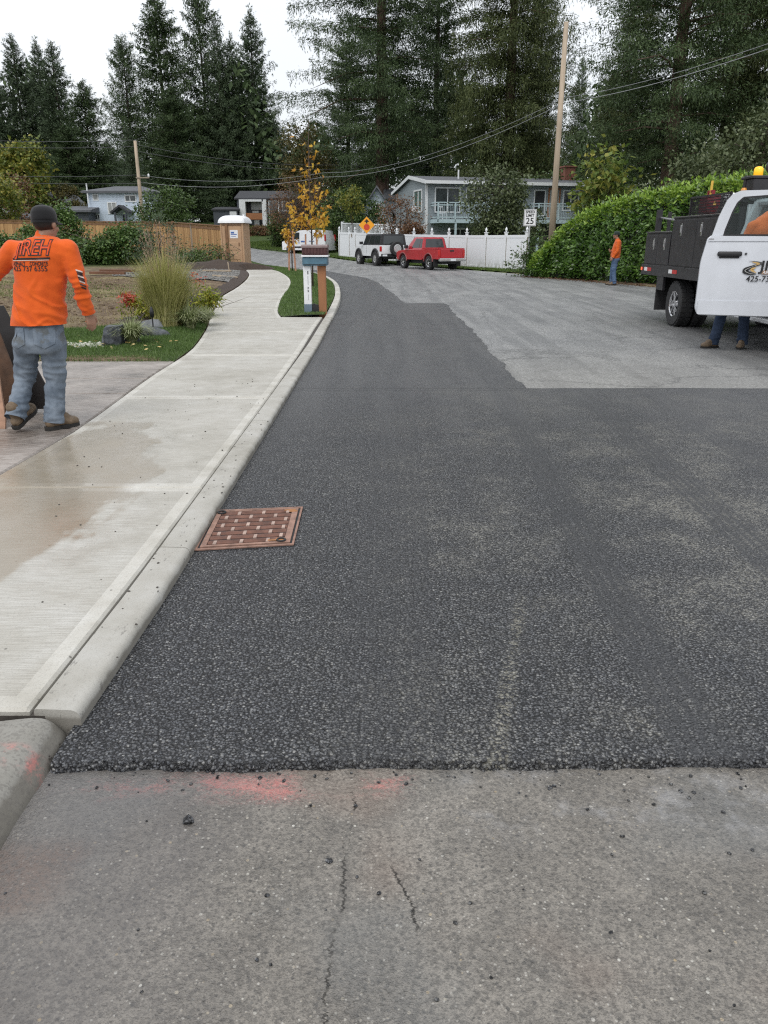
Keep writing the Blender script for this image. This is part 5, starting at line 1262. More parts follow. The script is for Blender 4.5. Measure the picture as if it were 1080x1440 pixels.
# ------------------------------------------------------------------ text
def text_mesh(s, size, shear=0.0, bold=0.0, ext=0.001, align='CENTER', space=1.0):
    cu = bpy.data.curves.new('lettering', 'FONT'); cu.body = s; cu.size = size; cu.shear = shear; cu.offset = bold; cu.extrude = ext
    cu.align_x = align; cu.align_y = 'CENTER'; cu.space_character = space; cu.resolution_u = 3
    o = bpy.data.objects.new('lettering', cu); COL.objects.link(o)
    bpy.context.view_layer.update()
    me = bpy.data.meshes.new_from_object(o.evaluated_get(bpy.context.evaluated_depsgraph_get()))
    bpy.data.objects.remove(o); return me
def text_on(s, size, parent, mat, loc, rot, sx=1.0, **kw):
    me = text_mesh(s, size, **kw); me.materials.clear(); me.materials.append(mat)
    o = link('lettering', me, parent); o.location = loc; o.rotation_euler = rot; o.scale = (sx, 1, 1); return o

# ------------------------------------------------------------------ structure materials
def plank_mat(name, lo, hi, wid=0.14, axis=0):
    n = NT(name); c = n.objc(); x = n.xyz(c)[axis]
    cell = n.m('FLOOR', n.m('DIVIDE', x, wid)); wv = n.new('ShaderNodeTexWhiteNoise', noise_dimensions='1D'); n.put(wv.inputs['W'], cell)
    f = n.noise(n.mapv(c, (5, 5, 0.7)), 3.5, 4, 0.6)
    t = n.m('ADD', n.m('MULTIPLY', wv.outputs[0], 0.55), n.m('MULTIPLY', f, 0.5))
    col = n.ramp(t, [(0.2, lo), (0.85, hi)]); n.bump(f, 0.3, 0.004); return n.set(col, 0.75)
M['cedar_boards'] = plank_mat('cedar_boards', (0.25, 0.13, 0.05), (0.52, 0.31, 0.135))
M['cedar_dark'] = pm('cedar_dark', (0.19, 0.10, 0.05), 0.75, 0.3, 6, 0.2, 30)
M['grey_wood'] = pm('grey_wood', (0.27, 0.22, 0.17), 0.8, 0.3, 6, 0.3, 30, stretch=(1, 1, .15))
M['pole_wood'] = pm('pole_wood', (0.36, 0.29, 0.215), 0.8, 0.28, 5, 0.4, 25, stretch=(1, 1, .12))
def vinyl_mat():
    n = NT('white_vinyl'); c = n.objc(); z = n.xyz(c)[2]
    d = n.m('MULTIPLY', n.step(z, 0.62, 0.05), n.step(n.noise(n.mapv(c, (1, 1, 0.35)), 5, 5, 0.7), 0.42, 0.62))
    return n.set(n.mix(n.m('MULTIPLY', d, 0.8), (0.72, 0.74, 0.76), (0.30, 0.31, 0.26)), 0.4)
M['vinyl'] = vinyl_mat()
M['brown_edge_shadow'] = pm('brown_edge_shadow', (0.24, 0.21, 0.17), .7, .3)
def siding(name, col, pitch=0.18):
    n = NT(name); c = n.objc(); z = n.xyz(c)[2]
    fr = n.m('FRACT', n.m('DIVIDE', z, pitch)); n.bump(fr, 0.9, 0.02)
    f = n.noise(c, 1.2, 3); k = n.step(fr, 0.0, 0.12, 0.6, 0.0)
    return n.set(n.mix(k, n.ramp(f, [(0.3, tuple(v * .9 for v in col)), (0.7, col)]), tuple(v * .4 for v in col)), 0.6)
M['siding_grey'] = siding('siding_grey', (0.29, 0.33, 0.35)); M['siding_blue'] = siding('siding_blue', (0.60, 0.69, 0.80), 0.2)
M['siding_pale'] = siding('siding_pale', (0.40, 0.47, 0.52)); M['siding_dark'] = siding('siding_dark', (0.075, 0.085, 0.10)); M['siding_tan'] = siding('siding_tan', (0.36, 0.30, 0.24))
M['trim'] = pm('trim', (0.66, 0.68, 0.69), 0.5, 0.06); M['rail_blue'] = pm('rail_blue', (0.42, 0.53, 0.56), 0.55, 0.1)
M['shingle'] = pm('shingle', (0.10, 0.105, 0.115), 0.85, 0.3, 14, 0.5, 40); M['shingle_dark'] = pm('shingle_dark', (0.045, 0.047, 0.053), 0.85, 0.3, 14, 0.5, 40)
M['brick'] = pm('brick', (0.20, 0.085, 0.06), 0.85, 0.35, 16, 0.4, 40); M['dark_void'] = pm('dark_void', (0.02, 0.022, 0.024), 0.7)
M['brown_panel'] = pm('brown_panel', (0.30, 0.125, 0.05), 0.6, 0.25, 8); M['curtain_and_reflection'] = pm('curtain_and_reflection', (0.30, 0.31, 0.30), 0.7, 0.25, 6)

# ------------------------------------------------------------------ cedar fence, left
fence = thing('wooden_fence', 'long cedar board fence along the back of the yard at the left', 'fence')
def board_run(ax, ay, az, bx, by, bz, mat):
    a = Vector((ax, ay)); b = Vector((bx, by)); Lr = (b - a).length; n = int(Lr / 0.14); mb = MB(); g_ = random.Random(int(Lr * 10))
    o = bpy.data.objects.new('tmp', None)
    ang = math.atan2(by - ay, bx - ax)
    for i in range(n):
        t0 = i / n; xm = (i + .5) / n; p = a.lerp(b, xm); zt = az + (bz - az) * xm; z0 = gh(p.x, p.y) - 0.1
        off = 0.008 * (i % 2)
        mb.box(i * Lr / n + .004, (i + 1) * Lr / n - .004, off, off + .018, z0, zt + g_.uniform(-.012, .012))
    bpy.data.objects.remove(o)
    ob = mb.build('board_panel', mat, fence); ob.location = (ax, ay, 0); ob.rotation_euler = (0, 0, ang); 
    mb = MB(); mb.bar((ax, ay, az + .03), (bx, by, bz + .03), 0.14, 0.045); mb.bar((ax, ay, az - .12), (bx, by, bz - .12), 0.03, 0.1); mb.build('cap_rail', M['cedar_dark'], fence)
def fpt(px, py, Y): q = P(px, py, Y); return q
fe = [fpt(-75, 309, 53), fpt(243, 313.5, 47.0), fpt(318.5, 319, 40.3)]
for a, b in zip(fe[:-1], fe[1:]): board_run(a.x, a.y, a.z, b.x, b.y, b.z, M['cedar_boards'])
for q, wd, mt in ((fe[1], .13, 'cedar_dark'), (fe[2], .14, 'cedar_dark'), (fpt(269, 316, 44.6), .13, 'grey_wood'), (fpt(100, 311, 50.0), .12, 'cedar_dark')):
    mb = MB(); mb.box(q.x - wd / 2, q.x + wd / 2, q.y - wd / 2 - .05, q.y + wd / 2 - .05, gh(q.x, q.y) - .2, q.z + 0.1, bev=.006); mb.build('post', M[mt], fence)

# ------------------------------------------------------------------ portable toilet
M['tan_plastic'] = pm('tan_plastic', (0.43, 0.275, 0.165), 0.5, 0.08, 3); M['tan_dark'] = pm('tan_dark', (0.26, 0.155, 0.09), 0.5, 0.1)
M['white_plastic'] = pm('white_plastic', (0.74, 0.75, 0.77), 0.4, 0.05); M['sticker_blue'] = pm('sticker_blue', (0.06, 0.13, 0.36), 0.5)
q = P(334, 371, 40.8); t = thing('portable_toilet', 'tan portable toilet cabin with white domed roof at the end of the wooden fence', 'toilet cabin', (q.x, q.y, gh(q.x, q.y) - .02), R(-8))
mb = MB(); mb.box(-.56, .56, -.56, .56, 0.02, 2.0, bev=.03); mb.box(-.58, .58, -.58, .58, 0, .12, bev=.02)
for x in (-.55, .55): mb.box(x - .035, x + .035, -.59, -.52, .1, 2.0, bev=.01)
mb.build('cabin', M['tan_plastic'], t)
mb = MB(); mb.box(-.47, .47, -.585, -.56, .18, 1.86, bev=.01); mb.box(-.36, .36, -.6, -.58, .3, .62, bev=.01); mb.box(-.3, .3, -.6, -.58, .75, 1.12, bev=.01); d = mb.build('door', M['tan_plastic'], t)
mb = MB()
for (x0, x1, z0, z1) in ((-.47, .47, 1.88, 1.96),): mb.box(x0, x1, -.575, -.565, z0, z1)
for i in range(6): mb.box(-.45 + i * .16, -.33 + i * .16, -.59, -.575, 1.89, 1.95)
mb.build('vent', M['tan_dark'], t)
mb = MB(); mb.box(.33, .37, -.63, -.585, .95, 1.1, bev=.005); mb.build('handle', M['tan_dark'], d)
mb = MB(); mb.box(-.1, .3, -.592, -.586, 1.3, 1.68); st = mb.build('sticker', M['white_plastic'], d)
mb = MB(); mb.box(-.05, .12, -.597, -.592, 1.52, 1.6); mb.box(-.06, .25, -.597, -.592, 1.46, 1.5); mb.box(-.06, .2, -.597, -.592, 1.38, 1.4); mb.build('sticker_print', M['sticker_blue'], d)
mb = MB(); rg = []
for k in range(7):
    s = k / 6; w_ = 0.68 * math.cos(s * 1.3) ** 0.8; z = 2.0 + 0.36 * math.sin(s * PI / 2); rg.append([(sx * w_, sy * w_, z) for sx, sy in ((-1, -.9), (-.9, -1), (.9, -1), (1, -.9), (1, .9), (.9, 1), (-.9, 1), (-1, .9))])
mb.loft(rg); mb.build('roof', M['white_plastic'], t, auto=30)
mb = MB(); mb.tube([(.35, .35, 1.9), (.35, .35, 2.42)], .05, 10); mb.build('vent_pipe', M['white_plastic'], t)

# ------------------------------------------------------------------ white vinyl fence, right
va = Vector((-3.55, 61.8)); vb = Vector((7.9, 41.0)); vd = (vb - va); VL = vd.length; vang = math.atan2(vd.y, vd.x)
wf = thing('vinyl_fence', 'white vinyl privacy fence with pointed post caps behind the parked cars', 'fence', (va.x, va.y, 0), vang)
def along(px):
    lo, hi = 0.0, 1.0
    for _ in range(40):
        m_ = (lo + hi) / 2; p_ = va.lerp(vb, m_); f = p_.y * CC + CH * 0; X = 540 + 1080 * p_.x / (p_.y * CC + (CH - 1.2) * CS)
        if X < px: lo = m_
        else: hi = m_
    return lo * VL
plist = [477.5, 491, 499.5, 519, 537, 558, 582, 607, 631, 656, 683, 711, 740]
ss = [along(p_) for p_ in plist]
for s in ss:
    p_ = va.lerp(vb, s / VL); z0 = base(p_.y) - .1; mb = MB(); mb.box(s - .065, s + .065, -.065, .065, z0, z0 + 2.02, bev=.008); po = mb.build('post', M['vinyl'], wf)
    mb = MB(); mb.box(s - .085, s + .085, -.085, .085, z0 + 2.02, z0 + 2.06); mb.lathe([(.03, 0), (.035, .03), (.065, .08), (.07, .12), (.05, .17), (.015, .23), (.003, .25)], 10, c=(s, 0, z0 + 2.06)); mb.build('post_cap', M['vinyl'], po, smooth=False)
    mb = MB(); mb.box(s - .078, s - .066, -.04, .04, z0 + .1, z0 + 1.8); mb.box(s + .066, s + .078, -.04, .04, z0 + .1, z0 + 1.8); mb.build('edge_shadow', M['brown_edge_shadow'], po)  # dark strips paint in the posts' shadow lines along with their brown edges
for a, b in zip(ss[:-1], ss[1:]):
    pa = va.lerp(vb, a / VL); pb = va.lerp(vb, b / VL); za = base(pa.y); zb = base(pb.y); mb = MB()
    def sl(z0, z1, y0, y1): 
        mb.add([(a + .06, y0, za + z0), (b - .06, y0, zb + z0), (b - .06, y1, zb + z0), (a + .06, y1, za + z0), (a + .06, y0, za + z1), (b - .06, y0, zb + z1), (b - .06, y1, zb + z1), (a + .06, y1, za + z1)], [(3, 2, 1, 0), (4, 5, 6, 7), (0, 1, 5, 4), (1, 2, 6, 5), (2, 3, 7, 6), (3, 0, 4, 7)])
    sl(.06, 1.72, -.015, .015); sl(.04, .2, -.03, .03); sl(1.66, 1.8, -.03, .03)
    w_ = b - a - .12; k = max(2, int(w_ / .28))
    for i in range(1, k):
        x = a + .06 + w_ * i / k; z = za + (zb - za) * (x - a) / (b - a); mb.box(x - .006, x + .006, -.02, .02, z + .2, z + 1.66)
    mb.build('panel', M['vinyl'], wf)
mb = MB(); s = (ss[1] + ss[2]) / 2; mb.box(s - .06, s + .06, -.06, -.035, 1.75, 1.98); mb.build('gate_latch', M['grey_wood'], wf)
# upper picket railing on the raised yard
ra, rb = P(481, 314, 66), P(599, 318, 57); rl = thing('picket_railing', 'white picket railing rising above the far end of the white vinyl fence', 'railing', (ra.x, ra.y, 0), math.atan2(rb.y - ra.y, rb.x - ra.x))
RL = math.dist(ra[:2], rb[:2]); npk = 62
mb = MB()
for i in range(npk + 1):
    t_ = i / npk; zt = ra.z + (rb.z - ra.z) * t_; mb.box(t_ * RL - .03, t_ * RL + .03, -.015, .015, zt - 1.15, zt - .05)
mb.build('pickets', M['vinyl'], rl)
mb = MB(); mb.bar((0, 0, ra.z), (RL, 0, rb.z), .06, .09); mb.bar((0, 0, ra.z - 1.1), (RL, 0, rb.z - 1.1), .06, .09); mb.build('rails', M['vinyl'], rl)
for t_ in (0, .28, .58, .98):
    zt = ra.z + (rb.z - ra.z) * t_; mb = MB(); mb.box(t_ * RL - .07, t_ * RL + .07, -.07, .07, .2, zt + .12, bev=.01); mb.build('post', M['vinyl'], rl)

# ------------------------------------------------------------------ houses
def window(parent, x0, x1, z0, z1, y=0.0, fr=0.08, mull=(), glass='house_glass', frame='trim', n=-1):
    """window on a wall facing local -y"""
    mb = MB(); yo = y + n * 0.05
    mb.box(x0 - fr, x1 + fr, min(y, yo), max(y, yo), z1, z1 + fr); mb.box(x0 - fr, x1 + fr, min(y, yo), max(y, yo), z0 - fr, z0)
    mb.box(x0 - fr, x0, min(y, yo), max(y, yo), z0, z1); mb.box(x1, x1 + fr, min(y, yo), max(y, yo), z0, z1)
    for u in mull: xm = x0 + (x1 - x0) * u; mb.box(xm - fr * .35, xm + fr * .35, min(y, yo), max(y, yo), z0, z1)
    w_ = mb.build('window', M[frame], parent)
    mb = MB(); mb.box(x0, x1, y + n * .012, y + n * .002, z0, z1); mb.build('pane', M[glass], w_); return w_

# grey house with the deck
hz = gh(3.05, 60)
gh_ = thing('grey_house', 'grey two-storey house with a pale blue deck behind the white fence', 'house', (3.05, 60.2, hz), math.atan2(.26, .966))
mb = MB()
mb.prism([(0, -.5), (8, -.5), (8, 4.75), (3.6, 5.62), (0, 5.1)], 0.0, 13.2, 'x'); mb.build('wall', M['siding_grey'], gh_)
mb = MB(); mb.prism([(-.75, 5.06), (3.6, 5.66), (8.5, 4.7), (8.5, 4.85), (3.6, 5.82), (-.75, 5.22)], -.25, 13.5, 'x'); rf = mb.build('roof', M['shingle'], gh_)
mb = MB(); mb.box(-.27, 13.5, -.82, -.752, 5.02, 5.24); mb.prism([(-.75, 5.0), (3.6, 5.6), (3.6, 5.84), (-.75, 5.25)], -.28, -.25, 'x'); mb.prism([(8.5, 4.66), (3.6, 5.6), (3.6, 5.84), (8.5, 4.88)], -.28, -.25, 'x'); mb.build('fascia', M['trim'], gh_)
mb = MB(); mb.box(-.04, .14, -.03, -.0, -.4, 5.0); mb.box(-.03, 0, -.03, .14, -.4, 5.0); mb.build('corner_trim', M['trim'], gh_)
window(gh_, .75, 2.55, 3.2, 4.75, 0, .1, (.5,)); window(gh_, 3.15, 4.25, 4.2, 4.75, 0, .1, (.5,)); window(gh_, 5.2, 6.6, 3.6, 4.75, 0, .1, (.5,))
window(gh_, 8.6, 9.4, 3.0, 4.7, 0, .08, (), 'dark_void'); window(gh_, 9.8, 10.6, 2.9, 4.8, 0, .1, (), 'curtain_and_reflection', 'brown_panel'); window(gh_, 11.0, 12.2, 3.4, 4.7, 0, .1, (.5,))
window(gh_, 1.8, 3.6, .3, 1.95, 0, .1, (.5,), 'dark_void'); window(gh_, 8.4, 11.6, .2, 2.2, 0, .08, (), 'dark_void', 'siding_dark')
# left gable wall window: same frame turned onto the side wall
mb = MB()
for (y0, y1, z0, z1) in ((.9, 2.9, 4.65, 4.75), (.9, 2.9, 3.15, 3.25), (.9, 1.0, 3.25, 4.65), (2.8, 2.9, 3.25, 4.65), (1.75, 1.83, 3.25, 4.65)): mb.box(-.06, 0.0, y0, y1, z0, z1)
w_ = mb.build('window', M['trim'], gh_); mb = MB(); mb.box(-.02, -.005, 1.0, 2.8, 3.25, 4.65); mb.build('pane', M['green_glass'], w_)
mb = MB(); mb.box(-.3, -.05, 2.0, 2.7, 3.2, 3.6, bev=.03); mb.build('air_conditioner', M['trim'], gh_)
mb = MB(); mb.tube([(3.0, 1.5, 5.2), (3.0, 1.5, 6.15)], .06, 8); mb.build('vent_pipe', M['trim'], gh_)
mb = MB(); mb.box(12.2, 13.1, 2.4, 3.4, 3, 6.6, bev=.02); mb.box(12.12, 13.18, 2.32, 3.48, 6.6, 6.7); mb.build('chimney', M['brick'], rf)
def deck(x0, x1, dep, zf, posts):
    mb = MB(); mb.box(x0, x1, -dep, 0, zf - .25, zf); d_ = mb.build('deck', M['rail_blue'], gh_)
    mb = MB(); zt = zf + 1.12
    for (xa, ya, xb, yb) in ((x0, -dep + .04, x1, -dep + .04), (x0 + .04, -dep, x0 + .04, 0)):
        mb.bar((xa, ya, zt), (xb, yb, zt), .1, .06); mb.bar((xa, ya, zf + .14), (xb, yb, zf + .14), .05, .07); mb.bar((xa, ya, zf + .95), (xb, yb, zf + .95), .04, .06)
    k = int((x1 - x0) / 1.3)
    for i in range(k + 1): x = x0 + .05 + (x1 - x0 - .1) * i / k; mb.box(x - .05, x + .05, -dep, -dep + .1, zf - .2, zt)
    for i in range(int((x1 - x0) / .14)): x = x0 + .1 + i * .14; mb.box(x - .008, x + .008, -dep + .03, -dep + .045, zf + .14, zt)
    mb.build('railing', M['rail_blue'], d_)
    for x in posts: mb = MB(); mb.box(x - .07, x + .07, -dep + .02, -dep + .16, -.6, zf - .25); mb.build('support_post', M['rail_blue'], d_)
deck(.35, 5.6, 1.7, 2.62, (1.75, 5.3)); deck(8.1, 11.4, 1.8, 2.62, (8.2, 11.2))
mb = MB(); mb.bar((5.3, -1.6, 2.5), (3.9, -2.4, .7), .12, .22); mb.bar((5.9, -1.6, 2.5), (4.5, -2.4, .7), .12, .22); mb.build('stair', M['trim'], gh_)
GM = Matrix.Translation((3.05, 60.2, hz)) @ Matrix.Rotation(math.atan2(.26, .966), 4, 'Z')
M['bike_dark'] = pm('bike_dark', (0.03, 0.03, 0.034), 0.4)
def bicycle(lx, ly, lz, rz, label, s=1.0):
    wpos = GM @ Vector((lx, ly, lz)); o = thing('bicycle', label, 'bicycle', wpos, rz, 'bicycles on the house deck')
    for x in (-.52, .52):
        mb = MB(); k = 22; mb.tube([(x + .33 * math.cos(2 * PI * i / k), 0, .34 + .33 * math.sin(2 * PI * i / k)) for i in range(k + 1)], .024, 5)
        for i in range(8): a = PI * i / 8; mb.tube([(x - .32 * math.cos(a), 0, .34 - .32 * math.sin(a)), (x + .32 * math.cos(a), 0, .34 + .32 * math.sin(a))], .004, 3)
        mb.build('wheel', M['rubber'], o)
    mb = MB()
    for a, b in (((-.52, .34), (-.15, .85)), ((-.52, .34), (-.05, .32)), ((-.05, .32), (-.17, .92)), ((-.05, .32), (.36, .8)), ((-.16, .8), (.36, .85)), ((.34, .95), (.52, .34))): mb.tube([(a[0], 0, a[1]), (b[0], 0, b[1])], .022, 6)
    mb.build('frame', M['bike_dark'], o)
    mb = MB(); mb.box(-.3, -.05, -.06, .06, .92, .97, bev=.02); mb.build('saddle', M['black_plastic'], o)
    mb = MB(); mb.tube([(.3, -.28, 1.02), (.36, 0, 1.0), (.3, .28, 1.02)], .016, 6); mb.build('handlebar', M['black_plastic'], o)
bicycle(2.4, -.75, 2.62, R(8), 'dark bicycle leaning on the deck in front of the sliding window'); bicycle(3.9, -.9, 2.62, R(24), 'dark bicycle at the right end of the deck below the small window')
wp = GM @ Vector((1.0, -.9, 2.62)); o = thing('deck_chair', 'white plastic chair at the left corner of the house deck', 'chair', wp, R(40))
for nm, bxs in (('seat', [(-.24, .24, -.22, .22, .38, .42)]), ('backrest', [(-.24, -.2, .2, .23, .4, .9), (.2, .24, .2, .23, .4, .9), (-.24, .24, .2, .23, .82, .9), (-.03, .03, .2, .23, .4, .9)])):
    mb = MB(); [mb.box(*b_, bev=.008) for b_ in bxs]; mb.build(nm, M['white_plastic'], o)
for x in (-.21, .21):
    for y in (-.19, .19): mb = MB(); mb.box(x - .02, x + .02, y - .02, y + .02, 0, .38); mb.build('leg', M['white_plastic'], o)

def simple_house(name, label, Y, pxl, pxr, py_eave, py_ridge, depth, wall, roof, rz=0.0, gable='side', over=.4):
    a = P(pxl, 300, Y); b = P(pxr, 300, Y); z0 = gh((a.x + b.x) / 2, Y); W = b.x - a.x; he = P(540, py_eave, Y).z - z0; hr = P(540, py_ridge, Y + (0 if gable == 'front' else depth / 2)).z - z0
    o = thing(name, label, 'house', (a.x, Y, z0), rz); mb = MB()
    if gable == 'front':
        mb.prism([(0, -1), (W, -1), (W, he), (W / 2, hr), (0, he)], 0, depth, 'y'); mb.build('wall', M[wall], o)
        mb = MB(); sl_ = (hr - he) / (W / 2); e = over; mb.prism([(-e, he - sl_ * e + .02), (W / 2, hr + .02), (W + e, he - sl_ * e + .02), (W + e, he - sl_ * e + .2), (W / 2, hr + .22), (-e, he - sl_ * e + .2)], -over, depth + over, 'y'); mb.build('roof', M[roof], o)
    else:
        mb.box(0, W, 0, depth, -1, he); mb.build('wall', M[wall], o)
        mb = MB(); e = over; hp_ = depth / 2; ins = min(W * .28, 2.0) if gable == 'hip' else -.0
        vs = [(-e, -e, he), (W + e, -e, he), (W + e, depth + e, he), (-e, depth + e, he), (-e, -e, he + .18), (W + e, -e, he + .18), (W + e, depth + e, he + .18), (-e, depth + e, he + .18), (ins - (e if ins <= 0 else 0), hp_, hr), (W - ins + (e if ins <= 0 else 0), hp_, hr)]
        mb.add(vs, [(3, 2, 1, 0), (0, 1, 5, 4), (1, 2, 6, 5), (2, 3, 7, 6), (3, 0, 4, 7), (4, 5, 9, 8), (6, 7, 8, 9), (5, 6, 9), (7, 4, 8)]); mb.build('roof', M[roof], o)
    def L(px, py): q_ = P(px, py, Y); return q_.x - a.x, q_.z - z0
    return o, L, W, he, hr
def win_px(o, L, x0, x1, y0, y1, **kw):
    a = L(x0, y1); b = L(x1, y0); return window(o, a[0], b[0], a[1], b[1], **kw)
# light blue house
o, L, W, he, hr = simple_house('blue_house', 'light blue two-storey house with dark porch above the wooden fence', 80, 125, 214, 271.5, 262, 7, 'siding_blue', 'shingle', gable='hip')
win_px(o, L, 132, 137, 274, 281, fr=.08, glass='curtain_and_reflection'); win_px(o, L, 153.5, 162.5, 285.5, 299.5, fr=.1, mull=(.5,), glass='curtain_and_reflection'); win_px(o, L, 177, 190, 275.5, 282.5, fr=.1, mull=(.45,)); win_px(o, L, 135.5, 139.5, 302, 309, fr=.06, mull=(.5,))
a = L(164, 300); b = L(187, 300); zc = L(175, 296)[1]
mb = MB(); mb.prism([(a[0] - .1, zc - .35), ((a[0] + b[0]) / 2, zc + .28), (b[0] + .1, zc - .35), (b[0] + .1, zc - .15), ((a[0] + b[0]) / 2, zc + .46), (a[0] - .1, zc - .15)], -1.6, -.01, 'y'); pr = mb.build('porch_roof', M['shingle_dark'], o)
for x in (a[0] + .3, b[0] - .3): mb = MB(); mb.box(x - .08, x + .08, -1.5, -1.34, -.5, zc - .2); mb.build('porch_post', M['siding_dark'], pr)
mb = MB(); mb.box(a[0] + .6, b[0] - .6, -.08, -.01, -.2, zc - .4); mb.build('door', M['dark_void'], o)
q = L(124, 270); mb = MB(); mb.tube([(q[0] + .02, -.3, q[1] - 1), (q[0] + .02, -.3, L(124, 258)[1])], .07, 8); mb.build('vent_pipe', M['trim'], o)
o, L, W, he, hr = simple_house('dark_house', 'low dark house with a grey roof between the tan gable and the blue house', 78, 80, 124, 298.5, 290, 6, 'siding_dark', 'shingle')
o, L, W, he, hr = simple_house('tan_house', 'tan gabled house with plain wall behind the worker\'s cap', 84, 50, 88, 293, 272, 8, 'siding_tan', 'shingle', gable='front')
o, L, W, he, hr = simple_house('grey_roof_house', 'grey-roofed house just over the fence at the left border', 72, -40, 12, 307, 293, 6, 'siding_tan', 'shingle', gable='hip')
o, L, W, he, hr = simple_house('gabled_house', 'pale blue house with a steep front gable beside the huge fir trunk', 73, 508, 552, 298, 264.5, 9, 'siding_pale', 'shingle', gable='front')
win_px(o, L, 524, 533, 288, 300, fr=.1, mull=(.5,))
o, L, W, he, hr = simple_house('pale_house', 'pale house wall with a grey roof between the gabled house and the grey house', 82, 545, 580, 281, 266, 7, 'siding_pale', 'shingle')
# modern house with the white portico
o, L, W, he, hr = simple_house('modern_house', 'modern dark house with white portico and brown balcony panel at the top of the road', 112, 334, 418, 280.5, 268.5, 9, 'siding_dark', 'shingle_dark', over=.3)
def px_box(nm, x0, x1, y0, y1, ya, yb, mat, parent, bev=0.0):
    p0 = L(x0, y1); p1 = L(x1, y0); mb = MB(); mb.box(p0[0], p1[0], ya, yb, p0[1], p1[1], bev=bev); return mb.build(nm, M[mat], parent)
pc = px_box('portico', 340, 346.5, 281, 318, -1.2, -.01, 'trim', o); px_box('portico', 371.5, 375.5, 281, 318, -1.2, -.01, 'trim', o); px_box('portico', 346.5, 371.5, 281, 284, -1.2, -.01, 'trim', o)
px_box('recess', 346.5, 371.5, 284, 318, -.2, -.01, 'dark_void', o); px_box('balcony_panel', 348, 371, 300, 309, -1.1, -.9, 'brown_panel', o)
px_box('window', 354, 370, 284.5, 295, -.3, -.2, 'curtain_and_reflection', o); px_box('window', 355.5, 364, 296.5, 299.5, -.3, -.2, 'curtain_and_reflection', o); px_box('door', 358.5, 365, 309.5, 317, -.3, -.2, 'trim', o); px_box('window', 349, 357, 310, 316, -.3, -.2, 'house_glass', o)  # upper window: whitish reflection painted in as a pale pane colour
win_px(o, L, 379.5, 391, 283.5, 302, fr=.15, mull=(), glass='house_glass'); win_px(o, L, 380, 391, 304.5, 313, fr=.15, glass='house_glass'); win_px(o, L, 398, 410, 284, 296, fr=.15, glass='house_glass')
o2, L, W, he, hr = simple_house('garage', 'low dark garage with a pale door left of the modern house', 110, 300, 334, 296, 291, 6, 'siding_dark', 'shingle_dark', over=.2)
px_box('garage_door', 323.5, 332.5, 297, 306, -.08, -.01, 'trim', o2)
shrub(362, 329, 97.5, [(0, 0, .5, 1.3, .7, .6), (1.6, 0, .5, 1.2, .7, .55), (-1.3, 0, .45, 1.0, .7, .5)], 'low reddish-brown hedge along the lawn of the modern house', 'leaf_rust', 0.18, 2600, 50, 0.4, 'low_hedge', 'hedge', 111, .03, 6, 20, zb=2.0)

# ------------------------------------------------------------------ poles and cables
q = P(778, 300, 44); up = thing('utility_pole', 'tall weathered wooden utility pole at the far end of the hedge', 'utility pole', (q.x, 44, 0))
ztop = P(800, 31, 44).z; mb = MB(); mb.tube([(0, 0, -.5), (0, 0, ztop * .5), (0, 0, ztop)], [.185, .15, .115], 14); mb.build('shaft', M['pole_wood'], up, smooth=True)
mb = MB()
for z in (8.1, 8.5, 10.6): mb.tube([(-.2, 0, z), (.2, 0, z)], .018, 6)
mb.build('bolts', M['steel'], up)
mb = MB(); mb.tube([(.17, -.02, .2), (.15, -.02, 4), (.12, -.02, 8)], .012, 5); mb.build('ground_wire', M['black_plastic'], up)
q2 = P(196, 260, 75); z2 = P(188, 198, 75).z; lp = thing('utility_pole', 'slim brown wooden utility pole behind the light blue house', 'utility pole', (q2.x, 75, gh(q2.x, 75)))
mb = MB(); mb.tube([(0, 0, -.5), (0, 0, z2 - gh(q2.x, 75))], [.2, .14], 10); mb.build('shaft', M['pole_wood'], lp, smooth=True)
zz = P(197, 250, 75).z - gh(q2.x, 75); mb = MB(); mb.bar((-.2, -.15, zz), (1.0, -.15, zz), .08, .1); mb.build('bracket', M['grey_wood'], lp)
mb = MB(); mb.lathe([(.05, 0), (.09, .05), (.09, .2), (.03, .28)], 10, c=(.95, -.15, zz + .05)); mb.build('insulator', M['white_plastic'], lp)
M['cable_pale'] = pm('cable_pale', (0.24, 0.25, 0.26), 0.5); M['cable_dark'] = pm('cable_dark', (0.05, 0.052, 0.055), 0.5)
def cable(pts, r, mat, label, sag=0.0, n=16):
    mb = MB(); out = []
    for a, b, s in zip(pts[:-1], pts[1:], sag if isinstance(sag, (list, tuple)) else [sag] * (len(pts) - 1)):
        for k in range(n):
            t = k / n; p_ = Vector(a).lerp(Vector(b), t); p_.z -= s * 4 * t * (1 - t); out.append(p_)
    out.append(Vector(pts[-1]))
    if isinstance(r, list):
        ln = len(out); r = [float(np.interp(i / (ln - 1) * (len(r) - 1), range(len(r)), r)) for i in range(ln)]
    mb.tube(out, r, 5); return tag(mb.build('overhead_cable', M[mat], smooth=True), label, 'cable', 'overhead cables')
pA, pB = P(796, 137, 43.8), P(795, 144, 43.8)
cable([P(1180, 26, 24), pA, P(455, 243, 72), P(195, 246, 75.2)], [.010, .012, .014], 'cable_pale', 'upper of the two pale cables crossing the pole from the right border', [.25, .9, .6])
cable([P(1180, 34, 24), pB, P(455, 249, 72), P(195, 256, 75.2)], [.014, .016, .019], 'cable_pale', 'lower and thicker of the two pale cables crossing the pole', [.25, .9, .6])
